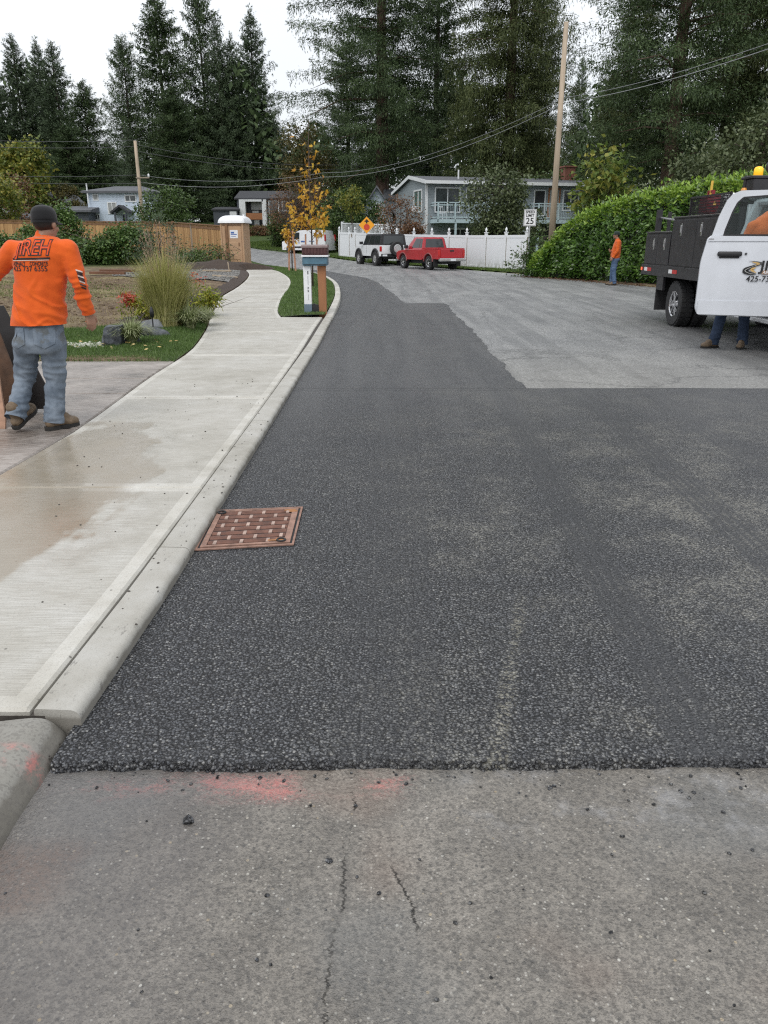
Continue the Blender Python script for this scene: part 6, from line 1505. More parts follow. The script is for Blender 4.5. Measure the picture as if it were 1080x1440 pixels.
for py1, py2, lab in ((196, 197, 'topmost dark cable running left from the slim pole'), (205, 206, 'second dark cable from the top left of the slim pole'), (246, 246, 'third dark cable from the top left of the slim pole'), (253, 258, 'lowest dark cable left of the slim pole')):
    cable([P(-60, py1, 70), P(190 if py1 < 230 else 194, py2, 75.1)], .022, 'cable_dark', lab, .15)
for py1, py2, px2, lab in ((203, 232, 470, 'top dark cable running right from the slim pole behind the young maple'), (212, 238, 470, 'second dark cable running right from the slim pole to the big fir')):
    cable([P(190, py1, 75.1), P(px2, py2, 84), P(640, py2 - 12, 88)], .022, 'cable_dark', lab, .5)

# ------------------------------------------------------------------ road signs
M['sign_white'] = pm('sign_white', (0.72, 0.73, 0.74), 0.4, 0.05); M['sign_black'] = pm('sign_black', (0.012, 0.012, 0.013), 0.5); M['sign_orange'] = pm('sign_orange', (0.80, 0.34, 0.015), 0.45, 0.05); M['sign_red'] = pm('sign_red', (0.55, 0.05, 0.02), 0.45)
M['galv'] = pm('galv', (0.42, 0.43, 0.44), 0.45, 0.15, 9, metal=0.7)
q = P(741, 381, 40.2); s = thing('speed_sign', 'white SPEED LIMIT 25 sign on a grey post in front of the white fence', 'road sign', (q.x, q.y, base(q.y)), R(-9))
zb, zt = P(742, 318, 40.2).z, P(742, 294.5, 40.2).z
mb = MB(); mb.box(-.035, .035, .0, .05, -.2, zt - .1, bev=.004); mb.build('post', M['galv'], s)
mb = MB(); mb.box(-.3, .3, -.012, -.002, zb, zt, bev=.002); pn = mb.build('sign_panel', M['sign_white'], s)
mb = MB()
for (x0, x1, z0, z1) in ((-.28, .28, zt - .035, zt - .02), (-.28, .28, zb + .02, zb + .035), (-.28, -.265, zb + .035, zt - .035), (.265, .28, zb + .035, zt - .035)): mb.box(x0, x1, -.0145, -.012, z0, z1)
mb.build('border', M['sign_black'], pn)
Hs = zt - zb
for tx, sz, zc in (('SPEED', .165, zt - .16 * Hs), ('LIMIT', .165, zt - .37 * Hs), ('25', .40, zb + .29 * Hs)): text_on(tx, sz, pn, M['sign_black'], (0, -.0145, zc), (R(90), 0, 0), bold=.006)
q = P(516, 362, 54.5); s = thing('warning_sign', 'orange diamond stop-ahead sign above the white off-road car', 'road sign', (q.x, q.y, base(q.y)), R(4))
zc = P(516, 316.5, 54.5).z - base(q.y); mb = MB(); mb.box(-.03, .03, 0, .05, -.2, zc + .3); mb.build('post', M['galv'], s)
hd = .53; mb = MB(); mb.prism([(0, zc - hd), (hd, zc), (0, zc + hd), (-hd, zc)], -.012, -.002, 'y'); pn = mb.build('sign_panel', M['sign_orange'], s)
mb = MB(); mb.prism([(-.05, zc + .1), (.05, zc + .1), (.05, zc + .2), (.17, zc + .2), (0, zc + .38), (-.17, zc + .2), (-.05, zc + .2)], -.016, -.0125, 'y'); mb.build('arrow', M['sign_black'], pn)
mb = MB(); mb.prism([(.21 * math.cos(R(22.5 + 45 * i)), zc - .13 + .21 * math.sin(R(22.5 + 45 * i))) for i in range(8)], -.016, -.0125, 'y'); mb.build('stop_symbol', M['sign_red'], pn)

# ------------------------------------------------------------------ mailbox group on the grass island
M['mail_blue'] = pm('mail_blue', (0.075, 0.16, 0.22), 0.4, 0.25, 7); M['mail_brown'] = pm('mail_brown', (0.075, 0.03, 0.03), 0.5, 0.35, 14, 0.2, 60, stretch=(1, 1, .3)); M['mail_top'] = pm('mail_top', (0.17, 0.12, 0.115), 0.35, 0.2, 8); M['cedar_post'] = pm('cedar_post', (0.33, 0.145, 0.065), 0.7, 0.25, 5, 0.25, 30, stretch=(1, 1, .12))
zi = 0.09; q = G(452, 441, zi); mbx = thing('mailbox', 'brown and blue mailbox on a thick cedar post on the grass island', 'mailbox', (q.x, q.y + .05, zi))
s17 = lambda px: P(px, 400, q.y).x - q.x
zz = lambda py: P(440, py, q.y).z - zi
mb = MB(); mb.box(s17(447), s17(458), 0, .17, -.3, zz(373), bev=.008); mb.build('post', M['cedar_post'], mbx)
mb = MB(); mb.box(s17(426.5), s17(461), -.12, .36, zz(373.5), zz(361.5), bev=.012); bl = mb.build('lower_box', M['mail_blue'], mbx)
mb = MB(); mb.box(s17(428), s17(460), -.124, -.1205, zz(372), zz(371)); mb.build('seam', M['dark_void'], bl)
mb = MB(); mb.box(s17(425.5), s17(462.5), -.15, .38, zz(361.2), zz(358.8), bev=.004); mb.build('shelf', M['white_plastic'], mbx)
mb = MB(); mb.box(s17(426.5), s17(461.5), -.13, .36, zz(358.6), zz(348), bev=.01); g_ = random.Random(2)
for i in range(17): x = s17(427) + i * (s17(461) - s17(427)) / 17; mb.box(x, x + .024, -.142, -.131, zz(357.5 - 1.5 * g_.random()), zz(347.6), bev=.002)
mb.build('upper_box', M['mail_brown'], mbx)
mb = MB(); x0, x1 = s17(425.5), s17(462); mb.loft([[(x0, -.15, zz(348.2)), (x0, -.14, zz(345.5)), (x0, -.08, zz(344)), (x0, .3, zz(344)), (x0, .37, zz(345.5)), (x0, .38, zz(348.2))], [(x1, -.15, zz(348.2)), (x1, -.14, zz(345.5)), (x1, -.08, zz(344)), (x1, .3, zz(344)), (x1, .37, zz(345.5)), (x1, .38, zz(348.2))]]); mb.build('roof', M['mail_top'], mbx)
q = G(432, 441, zi); wp_ = thing('wrapped_post', 'white sleeve-wrapped post with blue foot standing left of the cedar mailbox post', 'post', (q.x, q.y, zi))
mb = MB(); xa, xb = P(427, 400, q.y).x - q.x, P(437.5, 400, q.y).x - q.x; mb.box(xa, xb, 0, .15, zz(428), zz(374), bev=.006); sv = mb.build('sleeve', M['white_plastic'], wp_)
mb = MB(); mb.box(xa - .004, xb + .004, -.004, .154, -.05, zz(428), bev=.006); mb.build('foot', pm('foot_blue', (.13, .18, .23), .5), wp_)
mb = MB()
for (a, b, c_, d_) in ((432.3, 434.3, 381, 386), (432.3, 434.3, 403.5, 407), (432.3, 434.3, 408, 411), (433, 433.6, 388, 401), (433, 433.4, 413, 422)):
    k = max(1, int((d_ - c_) / 1.0))
    for i in range(k): yy = c_ + i * (d_ - c_) / k; mb.box(P(a, 400, q.y).x - q.x, P(b, 400, q.y).x - q.x, -.003, -.0005, zz(yy + .75), zz(yy))
mb.build('printed_marks', pm('print_grey', (.16, .16, .17), .6), sv)
mb = MB(); mb.prism([(0, 0), (.16, .02), (.15, .17), (.04, .2), (0, .16)], .02, .1, 'y'); ob = mb.build('black_bag', M['black_plastic']); ob.location = (G(438, 441, zi).x, q.y + .02, zi); tag(ob, 'small black plastic bag on the grass between the two mailbox posts', 'bag')

# ------------------------------------------------------------------ catch-basin grate
M['rust_iron'] = pm('rust_iron', (0.125, 0.055, 0.036), 0.7, 0.4, 14, 0.4, 90); M['rust_pale'] = pm('rust_pale', (0.36, 0.26, 0.215), 0.65, 0.3, 18, 0.3, 90)
M['rust_mid'] = pm('rust_mid', (0.235, 0.135, 0.10), 0.7, 0.4, 16, 0.4, 90)
M['rust_orange'] = pm('rust_orange', (0.29, 0.13, 0.05), 0.8, 0.4, 20, 0.3, 90)
ga, gb, gc, gd = [G(*p_, 0.012) for p_ in ((273, 773), (302, 717), (426, 712), (413, 765))]
gr = thing('storm_drain_grate', 'rusty brown storm drain grate with woven bar pattern set in the fresh asphalt', 'drain grate', (0, 0, 0))
def bil(u, v, z): p_ = ga.lerp(gd, u).lerp(gb.lerp(gc, u), v); return Vector((p_.x, p_.y, z))
def gbox(mb, u0, u1, v0, v1, z0, z1, zb=None):
    q_ = [bil(u0, v0, 0), bil(u1, v0, 0), bil(u1, v1, 0), bil(u0, v1, 0)]; zt2 = [z1, z1, z1 if zb is None else zb, z1 if zb is None else zb]
    vs = [(p_.x, p_.y, z0) for p_ in q_] + [(p_.x, p_.y, zt2[i]) for i, p_ in enumerate(q_)]
    mb.add(vs, [(3, 2, 1, 0), (4, 5, 6, 7), (0, 1, 5, 4), (1, 2, 6, 5), (2, 3, 7, 6), (3, 0, 4, 7)])
mb = MB(); gbox(mb, 0, 1, 0, 1, -.02, .0045); mb.build('tray', M['dark_void'], gr)
mb = MB(); 
for u0, u1, v0, v1 in ((0, 1, 0, .026), (0, 1, .974, 1), (0, .022, .026, .974), (.978, 1, .026, .974)): gbox(mb, u0, u1, v0, v1, .0046, .011)
for u0, u1, v0, v1 in ((.045, .955, .05, .085), (.045, .955, .93, .953), (.045, .1, .085, .93), (.89, .955, .085, .93)): gbox(mb, u0, u1, v0, v1, .0046, .0135)
mb.build('frame', M['rust_mid'], gr)
mb = MB(); mp_ = MB(); nr_ = 8
for i in range(nr_):
    v0 = .09 + i * .84 / nr_; v1 = v0 + .84 / nr_
    gbox(mb, .105, .885, v0 + .034, v0 + .062, .0046, .0070, .0135); gbox(mb, .105, .885, v0 + .0625, v1 - .002, .0046, .0135, .0110)
    off = .17 if i % 2 else .045
    for k in range(4):
        u = .115 + off + k * .27
        if u < .85: gbox(mp_, u, u + .034, v0 + .008, v1 - .02, .0046, .0142)
mb.build('bar_grating', M['rust_iron'], gr); mp_.build('lattice', M['rust_pale'], gr)
mb = MB(); gbox(mb, .80, .93, .885, .925, .0136, .0146); gbox(mb, .86, .95, .845, .885, .0136, .0144); gbox(mb, .72, .90, .10, .135, .0136, .0146); gbox(mb, .80, .89, .135, .165, .0136, .0144); mb.build('rust_patch', M['rust_orange'], gr)
for u, v in ((.1, .9), (.86, .1)):
    c_ = bil(u, v, .0148); mb = MB(); mb.tube([(c_.x + .022 * math.cos(a * PI / 8), c_.y + .022 * math.sin(a * PI / 8), .018) for a in range(17)], .0055, 6); mb.build('lift_ring', M['dark_void'], gr)
# wet dirt wedge between grate and kerb
mb = MB(); mb.quad(Vector((-.998, 3.74, .0065)), Vector((ga.x - .003, ga.y, .0065)), Vector((gb.x - .003, gb.y, .0065)), Vector((-.998, 4.43, .0065))); tag(mb.build('gutter_dirt', M['dark_joint']), kind='structure')
# ------------------------------------------------------------------ vehicles (local: +x forward, +y left, z up)
def wheel(parent, x, y, r, w, rr, rim='alloy', side=1, spokes=6, name='wheel'):
    """tyre with rim; side: +1 outer face to +y"""
    mb = MB(); h = w / 2
    mb.lathe([(rr, -h * .9), (r * .93, -h), (r * .985, -h * .8), (r, -h * .5), (r, h * .5), (r * .985, h * .8), (r * .93, h), (rr, h * .9), (rr * .97, h * .6), (rr * .97, -h * .6), (rr, -h * .9)], 32, 'y', (x, y, r), cap=False)
    for k in range(28):   # tread blocks
        a = 2 * PI * k / 28
        for s_ in (-1, 1):
            c = (x + r * math.cos(a), y + s_ * h * .55, r + r * math.sin(a)); Mx = Matrix.Translation(c) @ Matrix.Rotation(-a, 4, 'Y')
            mb.box(-.012, .01, -h * .34, h * .34, -r * .075, r * .075, 0, 0, 1, Mx)
    t = mb.build(name, M['rubber'], parent, auto=40)
    mb = MB(); yo = y + side * h * .55; d = -side
    mb.lathe([(rr * 1.0, y + side * h * .88), (rr * .9, y + side * h * .8), (rr * .86, y + side * h * .3)], 28, 'y', (x, 0, r), cap=False)
    mb.lathe([(rr * .26, y + side * h * .75), (rr * .2, y + side * h * .8), (.001, y + side * h * .8)], 16, 'y', (x, 0, r), cap=False)
    for k in range(spokes):
        a = 2 * PI * k / spokes + .3; ca, sa = math.cos(a), math.sin(a)
        mb.bar((x + rr * .18 * ca, y + side * h * .66, r + rr * .18 * sa), (x + rr * .92 * ca, y + side * h * .66, r + rr * .92 * sa), rr * .26, h * .2)
    mb.build('rim', M[rim], t, auto=35)
    mb = MB(); mb.lathe([(rr * .9, y + side * h * .28), (.001, y + side * h * .26)], 20, 'y', (x, 0, r), cap=False); mb.build('brake_disc', M['dark_void'], t)
    return t

def side_outline(x0, x1, zb, top, axles, ra, zc):
    """bottom edge from x0 to x1 with wheel arches of radius ra about height zc, then the given top outline"""
    pts = [(x0, zb)]
    for ax in sorted(axles):
        h = zb - zc; dx = math.sqrt(max(0.001, ra * ra - h * h)); a0 = math.atan2(h, -dx); a1 = math.atan2(h, dx)
        if a0 < 0: a0 += 2 * PI
        for k in range(11):
            a = a0 + (a1 - a0) * k / 10; pts.append((ax + ra * math.cos(a), zc + ra * math.sin(a)))
    return pts + [(x1, zb)] + top

def hull(outline, hw, inset=0.05, rnd=0.07, zmid=.75, tumble=0.0):
    """extrude a side outline across the car, with rounded shoulders and slight tumblehome"""
    mb = MB(); n = len(outline); xs_ = [p[0] for p in outline]; zs_ = [p[1] for p in outline]; cx = (min(xs_) + max(xs_)) / 2; cz = zmid
    rings = []
    for y, k in ((-hw, 1), (-hw + rnd * .3, .45), (-hw + rnd, 0), (hw - rnd, 0), (hw - rnd * .3, .45), (hw, 1)):
        rg = []
        for x, z in outline:
            ix = inset * k * max(-1, min(1, (x - cx) / (max(xs_) - cx))) if abs(x - cx) > .75 * (max(xs_) - cx) else 0
            iz = inset * k if z > cz + .2 else 0
            yy = y
            if z > cz and abs(y) > hw - rnd * 1.01: yy = y * (1 - tumble * (z - cz))
            rg.append((x - ix, yy, z - iz))
        rings.append(rg)
    mb.loft(rings); return mb

def frustum_cabin(b, t, zb, zt, hwb, hwt, nseg=1):
    """cabin: b=(x0,x1) at the belt, t=(x0,x1) at the roof"""
    return [(b[0], -hwb, zb), (b[1], -hwb, zb), (b[1], hwb, zb), (b[0], hwb, zb), (t[0], -hwt, zt), (t[1], -hwt, zt), (t[1], hwt, zt), (t[0], hwt, zt)]
def face_panel(q, u0, u1, v0, v1, off=.006):
    """sub-quad of a face q (a,b bottom; c,d top), pushed out"""
    a, b, c, d = [Vector(p) for p in q]
    f = lambda u, v: a.lerp(b, u).lerp(d.lerp(c, u), v)
    n = (b - a).cross(d - a).normalized() * off
    return [f(u0, v0) + n, f(u1, v0) + n, f(u1, v1) + n, f(u0, v1) + n]
def cabin(parent, b, t, zb, zt, hwb, hwt, mat, glass, windows, name='cabin'):
    c = frustum_cabin(b, t, zb, zt, hwb, hwt); mb = MB(); bm = bmesh.new(); vs = [bm.verts.new(p) for p in c]
    for f in ((3, 2, 1, 0), (4, 5, 6, 7), (0, 1, 5, 4), (1, 2, 6, 5), (2, 3, 7, 6), (3, 0, 4, 7)): bm.faces.new([vs[i] for i in f])
    bmesh.ops.bevel(bm, geom=[e for e in bm.edges if min(v.co.z for v in e.verts) > zb + .01 or abs(e.verts[0].co.z - e.verts[1].co.z) > .1], offset=.05, segments=3, affect='EDGES')
    bm.verts.index_update(); mb.add([tuple(v.co) for v in bm.verts], [[v.index for v in f.verts] for f in bm.faces]); bm.free()
    cb = mb.build(name, M[mat], parent, auto=30)
    F_ = {'right': (c[0], c[1], c[5], c[4]), 'front': (c[1], c[2], c[6], c[5]), 'left': (c[2], c[3], c[7], c[6]), 'back': (c[3], c[0], c[4], c[7])}
    for sd, u0, u1, v0, v1 in windows:
        q = face_panel(F_[sd], u0, u1, v0, v1, .004); mb = MB(); mb.slab(q, .006); mb.build('window', M[glass], cb)
    return cb

# --- red pickup
q = P(602, 370, 45.6); rp = thing('pickup_truck', 'red extended-cab pickup parked along the white fence', 'pickup truck', (q.x + .05, 45.7, 0.02), R(90 + 27.5))
wb0, wb1, ra = -1.36, 1.50, .46
top = [(2.28, .62), (2.3, .86), (2.1, .97), (1.2, 1.04), (.95, 1.06), (-.62, 1.06)]
mb = hull(side_outline(-.62, 2.28, .5, top, [wb1], ra, .37), .86, .04, .1); body = mb.build('body', M['red_car'], rp, auto=35)
mb = hull(side_outline(-2.36, -.64, .56, [(-.64, 1.06), (-2.36, 1.06)], [wb0], ra, .37), .86, .02, .06); bed = mb.build('bed', M['red_car'], rp, auto=35)
mb = MB(); mb.box(-2.27, -.72, -.74, .74, 1.0605, 1.064); mb.build('bed_liner', M['dark_void'], bed)
mb = MB(); mb.bar((-2.34, .8, 1.09), (-.66, .8, 1.09), .08, .05); mb.bar((-2.34, -.8, 1.09), (-.66, -.8, 1.09), .08, .05); mb.bar((-2.33, -.8, 1.09), (-2.33, .8, 1.09), .07, .05); mb.build('bed_rail', M['red_car'], bed)
mb = MB(); mb.box(-2.4, -2.361, -.68, .68, .62, 1.075, bev=.012); tg = mb.build('tailgate', M['red_car'], rp)
mb = MB(); mb.box(-2.42, -2.4, -.12, .12, .95, 1.02, bev=.005); mb.build('handle', M['black_plastic'], tg)
mb = MB(); mb.box(-2.56, -2.37, -.84, .84, .45, .6, bev=.03); bp = mb.build('bumper', M['chrome'], rp)
mb = MB(); mb.box(-2.57, -2.56, -.16, .16, .47, .6); mb.build('license_plate', M['plate'], bp)
for y in (-.77, .77): mb = MB(); mb.box(-2.385, -2.3, y - .075, y + .075, .68, 1.02, bev=.01); mb.build('taillight', M['red_lens'], rp)
for y in (-.7, .7): mb = MB(); mb.box(2.24, 2.3, y - .13, y + .13, .7, .86, bev=.01); mb.build('headlight', M['white_lens'], rp)
mb = MB(); mb.box(2.2, 2.36, -.84, .84, .4, .6, bev=.03); mb.build('front_bumper', M['chrome'], rp)
cabin(rp, (-.62, 1.25), (-.5, .55), 1.05, 1.68, .82, .66, 'red_car', 'dark_glass', [('left', .34, .80, .12, .88), ('left', .82, .97, .12, .85), ('right', .20, .66, .12, .88), ('right', .03, .18, .12, .85), ('back', .12, .88, .15, .85), ('front', .06, .94, .1, .92)])
for ax in (wb0, wb1):
    for y in (-1, 1):
        wheel(rp, ax, y * .73, .36, .25, .21, 'chrome', y, 7)
        mb = MB(); mb.tube([(ax + (ra + .02) * math.cos(a), y * .865, .37 + (ra + .02) * math.sin(a)) for a in [PI * (.04 + .92 * k / 12) for k in range(13)]], .035, 6); mb.build('fender_flare', pm('flare', (.22, .06, .06), .6) if 'flare' not in M else M['flare'], rp)
mb = MB(); mb.box(-2.2, 1.9, -.5, .5, .3, .5); mb.build('underbody', M['dark_void'], rp)
for y in (-.73, .73): mb = MB(); mb.box(-1.95, -1.93, y - .14, y + .14, .18, .55); mb.build('mud_flap', M['rubber'], rp)
for y in (-1, 1): mb = MB(); mb.box(.85, 1.05, y * .87 if y > 0 else y * 1.05, y * 1.05 if y > 0 else y * .87, 1.08, 1.26, bev=.02); mb.build('mirror', M['black_plastic'], rp)

# --- white off-road car with dark top
q = P(533, 365, 51.2); bc = thing('offroad_car', 'white off-road car with dark hardtop and rear spare wheel, ahead of the red pickup', 'car', (q.x + .1, 51.4, 0.04), R(90 + 24))
wb0, wb1, ra = -1.30, 1.35, .56
top = [(2.05, .72), (2.08, 1.08), (1.95, 1.18), (.9, 1.22), (-1.98, 1.22)]
mb = hull(side_outline(-1.98, 2.05, .58, top, [wb0, wb1], ra, .43), .93, .03, .08); body = mb.build('body', M['white_car'], bc, auto=35)
cabin(bc, (-1.97, .85), (-1.9, .45), 1.21, 1.86, .88, .78, 'black_plastic', 'dark_glass', [('left', .08, .3, .14, .85), ('left', .02, .02, .1, .1), ('right', .70, .92, .14, .85), ('back', .1, .9, .12, .85), ('front', .06, .94, .1, .92), ('left', .32, .62, .14, .85), ('right', .38, .68, .14, .85)][:1] + [('back', .1, .9, .12, .85), ('front', .06, .94, .1, .92), ('left', .36, .62, .14, .85), ('right', .70, .92, .14, .85), ('right', .38, .66, .14, .85), ('left', .66, .95, .14, .85)], 'hardtop')
for ax in (wb0, wb1):
    for y in (-1, 1):
        wheel(bc, ax, y * .83, .43, .31, .22, 'alloy', y, 8)
        mb = MB(); mb.tube([(ax + (ra + .0) * math.cos(a), y * .94, .43 + (ra + .0) * math.sin(a)) for a in [PI * (.02 + .96 * k / 14) for k in range(15)]], .06, 6); mb.build('fender_flare', M['black_plastic'], bc)
mb = MB(); mb.box(-2.12, -1.97, -.85, .85, .52, .72, bev=.03); bp = mb.build('bumper', M['black_plastic'], bc)
mb = MB(); mb.box(-2.14, -2.12, .5, .8, .58, .68); mb.build('license_plate', M['plate'], bp)
mb = MB(); mb.box(2.0, 2.2, -.85, .85, .5, .72, bev=.03); mb.build('front_bumper', M['black_plastic'], bc)
for y in (-.86, .86): mb = MB(); mb.box(-2.0, -1.94, y - .07, y + .07, .85, 1.15, bev=.015); mb.build('taillight', M['red_lens'], bc)
for y in (-.65, .65): mb = MB(); mb.lathe([(.12, 2.06), (.12, 2.1), (.1, 2.12)], 16, 'x', (0, y, .97)); mb.build('headlight', M['white_lens'], bc)
# spare wheel on the tailgate: axis along x
mb = MB(); mb.lathe([(.23, -2.32), (.39, -2.34), (.42, -2.3), (.42, -2.12), (.39, -2.06), (.23, -2.06)], 30, 'x', (0, -.1, 1.02)); sp = mb.build('spare_wheel', M['rubber'], bc, auto=40)
mb = MB(); mb.lathe([(.25, -2.335), (.2, -2.345), (.19, -2.325), (.001, -2.325)], 24, 'x', (0, -.1, 1.02), cap=False); mb.build('rim', M['alloy'], sp)
mb = MB(); mb.box(-1.8, 1.8, -.6, .6, .4, .58); mb.build('underbody', M['dark_void'], bc)
for y in (-1, 1): mb = MB(); y0, y1 = sorted((y * .93, y * 1.13)); mb.box(.62, .8, y0, y1, 1.25, 1.42, bev=.02); mb.build('mirror', M['black_plastic'], bc)
mb = MB()
for x in (.05, -.95): mb.box(x, x + .01, .9305, .936, .7, 1.2)
mb.build('door_seam', M['dark_void'], body)

# --- white cargo van
q = P(434, 350, 69.5); vn = thing('cargo_van', 'small white cargo van with blue markings parked beyond the young maples', 'van', (q.x, 69.5, base(69.5)), R(180 - 26))
wb0, wb1, ra = -1.35, 1.35, .37
top = [(2.12, .55), (2.14, .78), (1.95, .98), (1.35, 1.12), (.72, 1.72), (.4, 1.83), (-1.5, 1.86), (-2.0, 1.8), (-2.16, 1.1), (-2.18, .4)]
mb = hull(side_outline(-2.18, 2.12, .26, top, [wb0, wb1], ra, .32), .9, .05, .16, .8, .1); body = mb.build('body', M['white_car'], vn, auto=35)
for y in (-1, 1):
    mb = MB(); mb.add([(1.3, y * .885, 1.13), (.36, y * .888, 1.13), (.36, y * .842, 1.66), (.7, y * .842, 1.66)], [(0, 1, 2, 3)]); 
    mb2 = MB(); mb2.slab([Vector(v) for v in (mb.v if y < 0 else mb.v[::-1])], .012); mb2.build('window', M['dark_glass'], body)
    mb = MB(); y0, y1 = sorted((y * .895, y * .915)); mb.box(-.9, .95, y0, y1, .42, .56, bev=.01); mb.build('side_moulding', M['black_plastic'], vn)
    mb = MB(); y0, y1 = sorted((y * .9, y * 1.08)); mb.box(1.0, 1.15, y0, y1, 1.12, 1.3, bev=.02); mb.build('mirror', M['white_car'], vn)
    mb = MB(); y0, y1 = sorted((y * .78, y * .9)); mb.box(-2.2, -2.08, y0, y1, 1.0, 1.5, bev=.02); mb.build('taillight', M['red_lens'], vn)
    mb = MB(); y0, y1 = sorted((y * .55, y * .85)); mb.box(1.95, 2.13, y0, y1, .78, .92, bev=.02); mb.build('headlight', M['white_lens'], vn)
    for ax in (wb0, wb1): wheel(vn, ax, y * .8, .32, .2, .2, 'alloy', y, 7)
mb = MB(); mb.slab([(1.37, .78, 1.13), (1.37, -.78, 1.13), (.76, -.7, 1.7), (.76, .7, 1.7)][::-1], .012); mb.build('windscreen', M['dark_glass'], body)
mb = MB()
for x0, x1, z0, z1 in ((-1.75, -1.2, 1.28, 1.34), (-1.7, -1.3, 1.38, 1.5), (-1.1, -.6, .95, 1.0), (.3, .9, .82, .86), (-.2, .2, .9, 1.0)): mb.box(x0, x1, .9005, .905, z0, z1)
mk = mb.build('side_markings', M['sticker_blue'], body)
mb = MB(); mb.box(-1.8, 1.8, -.6, .6, .18, .3); mb.build('underbody', M['dark_void'], vn)
mb = MB(); mb.box(2.05, 2.22, -.82, .82, .28, .55, bev=.03); mb.build('bumper', M['black_plastic'], vn)

# ------------------------------------------------------------------ white flatbed work truck (heads towards the viewer)
M['truck_white'] = pm('truck_white', (0.60, 0.62, 0.66), 0.3, 0.07, 2.2, coat=0.6)
tk = thing('flatbed_truck', 'white work truck with a black flatbed and its passenger door swung open', 'flatbed truck', (6.62, 15.1, -0.004), R(-90))
mb = MB(); mb.box(-1.95, 2.02, -1.16, 1.16, .90, 1.06, bev=.008); mb.box(-1.95, 2.02, -1.175, -1.16, .88, 1.08, bev=.004); mb.box(-1.95, 2.02, 1.16, 1.175, .88, 1.08, bev=.004); bed = mb.build('flatbed', M['black_paint'], tk)
mb = MB(); mb.box(-1.965, -1.95, -1.16, 1.16, .86, 1.08); mb.build('rear_rail', M['black_paint'], bed)
mb = MB()
for x in (-1.55, -.1):  # reflective tape, white half then red half as seen from the side
    mb.box(x - .19, x - .0, -1.1785, -1.1755, .955, 1.025)
mb.build('white_tape', M['white_lens'], bed)
mb = MB()
for x in (-1.55, -.1): mb.box(x + .0, x + .24, -1.1785, -1.1755, .955, 1.025)
mb.build('red_tape', M['red_lens'], bed)
mb = MB(); mb.box(-1.93, -1.87, -1.19, -1.1755, .96, 1.02, bev=.008); mb.build('marker_lamp', NT('lit_marker').set((.6, .05, .03), .2, emit=(1, .12, .05), es=1.2), bed)
def toolbox(x0, x1, z1, doors, label):
    mb = MB(); mb.box(x0, x1, -1.15, -.62, 1.062, z1, bev=.006); b_ = mb.build('toolbox', M['black_paint'], tk)
    mb = MB(); mb.box(x0 - .012, x1 + .012, -1.165, -.61, z1, z1 + .03, bev=.006); mb.build('lid', M['steel'] if 0 else M['black_paint'], b_)
    mb = MB(); mb.box(x0 - .014, x1 + .014, -1.168, -1.150, z1 + .024, z1 + .034); mb.build('lid_edge', M['steel'], b_)
    for a, b2, hx in doors:
        mb = MB(); mb.box(a, b2, -1.168, -1.1505, 1.10, z1 - .03, bev=.005); d_ = mb.build('toolbox_door', M['black_paint'], b_)
        mb = MB(); zc = z1 - .2; mb.box(hx - .035, hx + .035, -1.174, -1.1685, zc - .11, zc + .11, bev=.003); mb.box(hx - .02, hx + .02, -1.19, -1.174, zc - .05, zc + .08, bev=.005); mb.build('latch', M['chrome'], d_)
toolbox(-1.86, -.40, 1.68, [(-1.84, -1.14, -1.32), (-1.12, -.42, -.70)], '')
toolbox(-.38, 2.0, 1.93, [(-.36, .80, .10), (.82, 1.98, 1.05)], '')
# stake post, rod and rack
mb = MB(); mb.box(-1.945, -1.875, -.98, -.87, 1.06, 2.14, bev=.004); mb.build('stake_post', M['black_paint'], tk)
mb = MB(); mb.box(-1.945, -1.875, -.74, -.68, 1.06, 2.1, bev=.004); mb.build('stake_post', M['black_paint'], tk)
mb = MB(); mb.tube([(-1.9, -.9, 1.99), (-.39, -1.05, 1.90)], .018, 8); mb.build('rod', M['steel'], tk)
mb = MB()
mb.bar((.3, -1.13, 2.26), (2.0, -1.13, 2.26), .03, .03)
for x in (.32, 1.98): mb.box(x - .015, x + .015, -1.145, -1.115, 1.965, 2.26)
for i in range(34): x = .34 + i * .048; mb.box(x - .007, x + .007, -1.134, -1.128, 1.97, 2.25)
for i in range(6): z = 1.99 + i * .048; mb.box(.33, 1.97, -1.127, -1.122, z - .007, z + .007)
mb.build('mesh_guard', M['black_paint'], tk)
M['red_can'] = pm('red_can', (.22, .018, .028), .4, .12); M['yellow_pl'] = pm('yellow_pl', (.65, .42, .06), .45)
gx = Vector((6.62, 15.1, 0)); wl_ = lambda lx, ly, z: Vector((6.62 + ly, 15.1 - lx, z))
o = thing('fuel_can', 'red fuel can with a yellow spout standing on the tall toolbox of the truck', 'fuel can', wl_(.72, -.95, 1.965), R(-90)); mb = MB(); mb.box(-.2, .2, -.13, .13, 0, .32, bev=.05, seg=2); mb.bar((-.12, 0, .38), (.1, 0, .38), .035, .035); mb.box(-.13, -.1, -.02, .02, .3, .39); mb.box(.08, .11, -.02, .02, .3, .39); mb.build('body', M['red_can'], o, auto=40)
mb = MB(); mb.tube([(-.02, 0, .31), (-.02, 0, .55)], .022, 8); mb.tube([(.13, 0, .30), (.19, 0, .14)], .035, 8); mb.build('spout', M['yellow_pl'], o)
o = thing('plastic_roll', 'white rolled tarp tied on top of the truck rack behind the cab', 'rolled tarp', wl_(1.55, -.62, 2.24), R(-90)); mb = MB(); mb.tube([(-.3, 0, 0), (-.1, 0, .02), (.3, 0, .0), (.42, 0, -.02)], [.09, .1, .1, .07], 12); mb.build('roll', M['white_plastic'], o, smooth=True); mb = MB(); mb.tube([(.08, .11 * math.cos(a), .01 + .11 * math.sin(a)) for a in [2 * PI * k / 12 for k in range(13)]], .008, 5); mb.build('strap', M['black_plastic'], o)
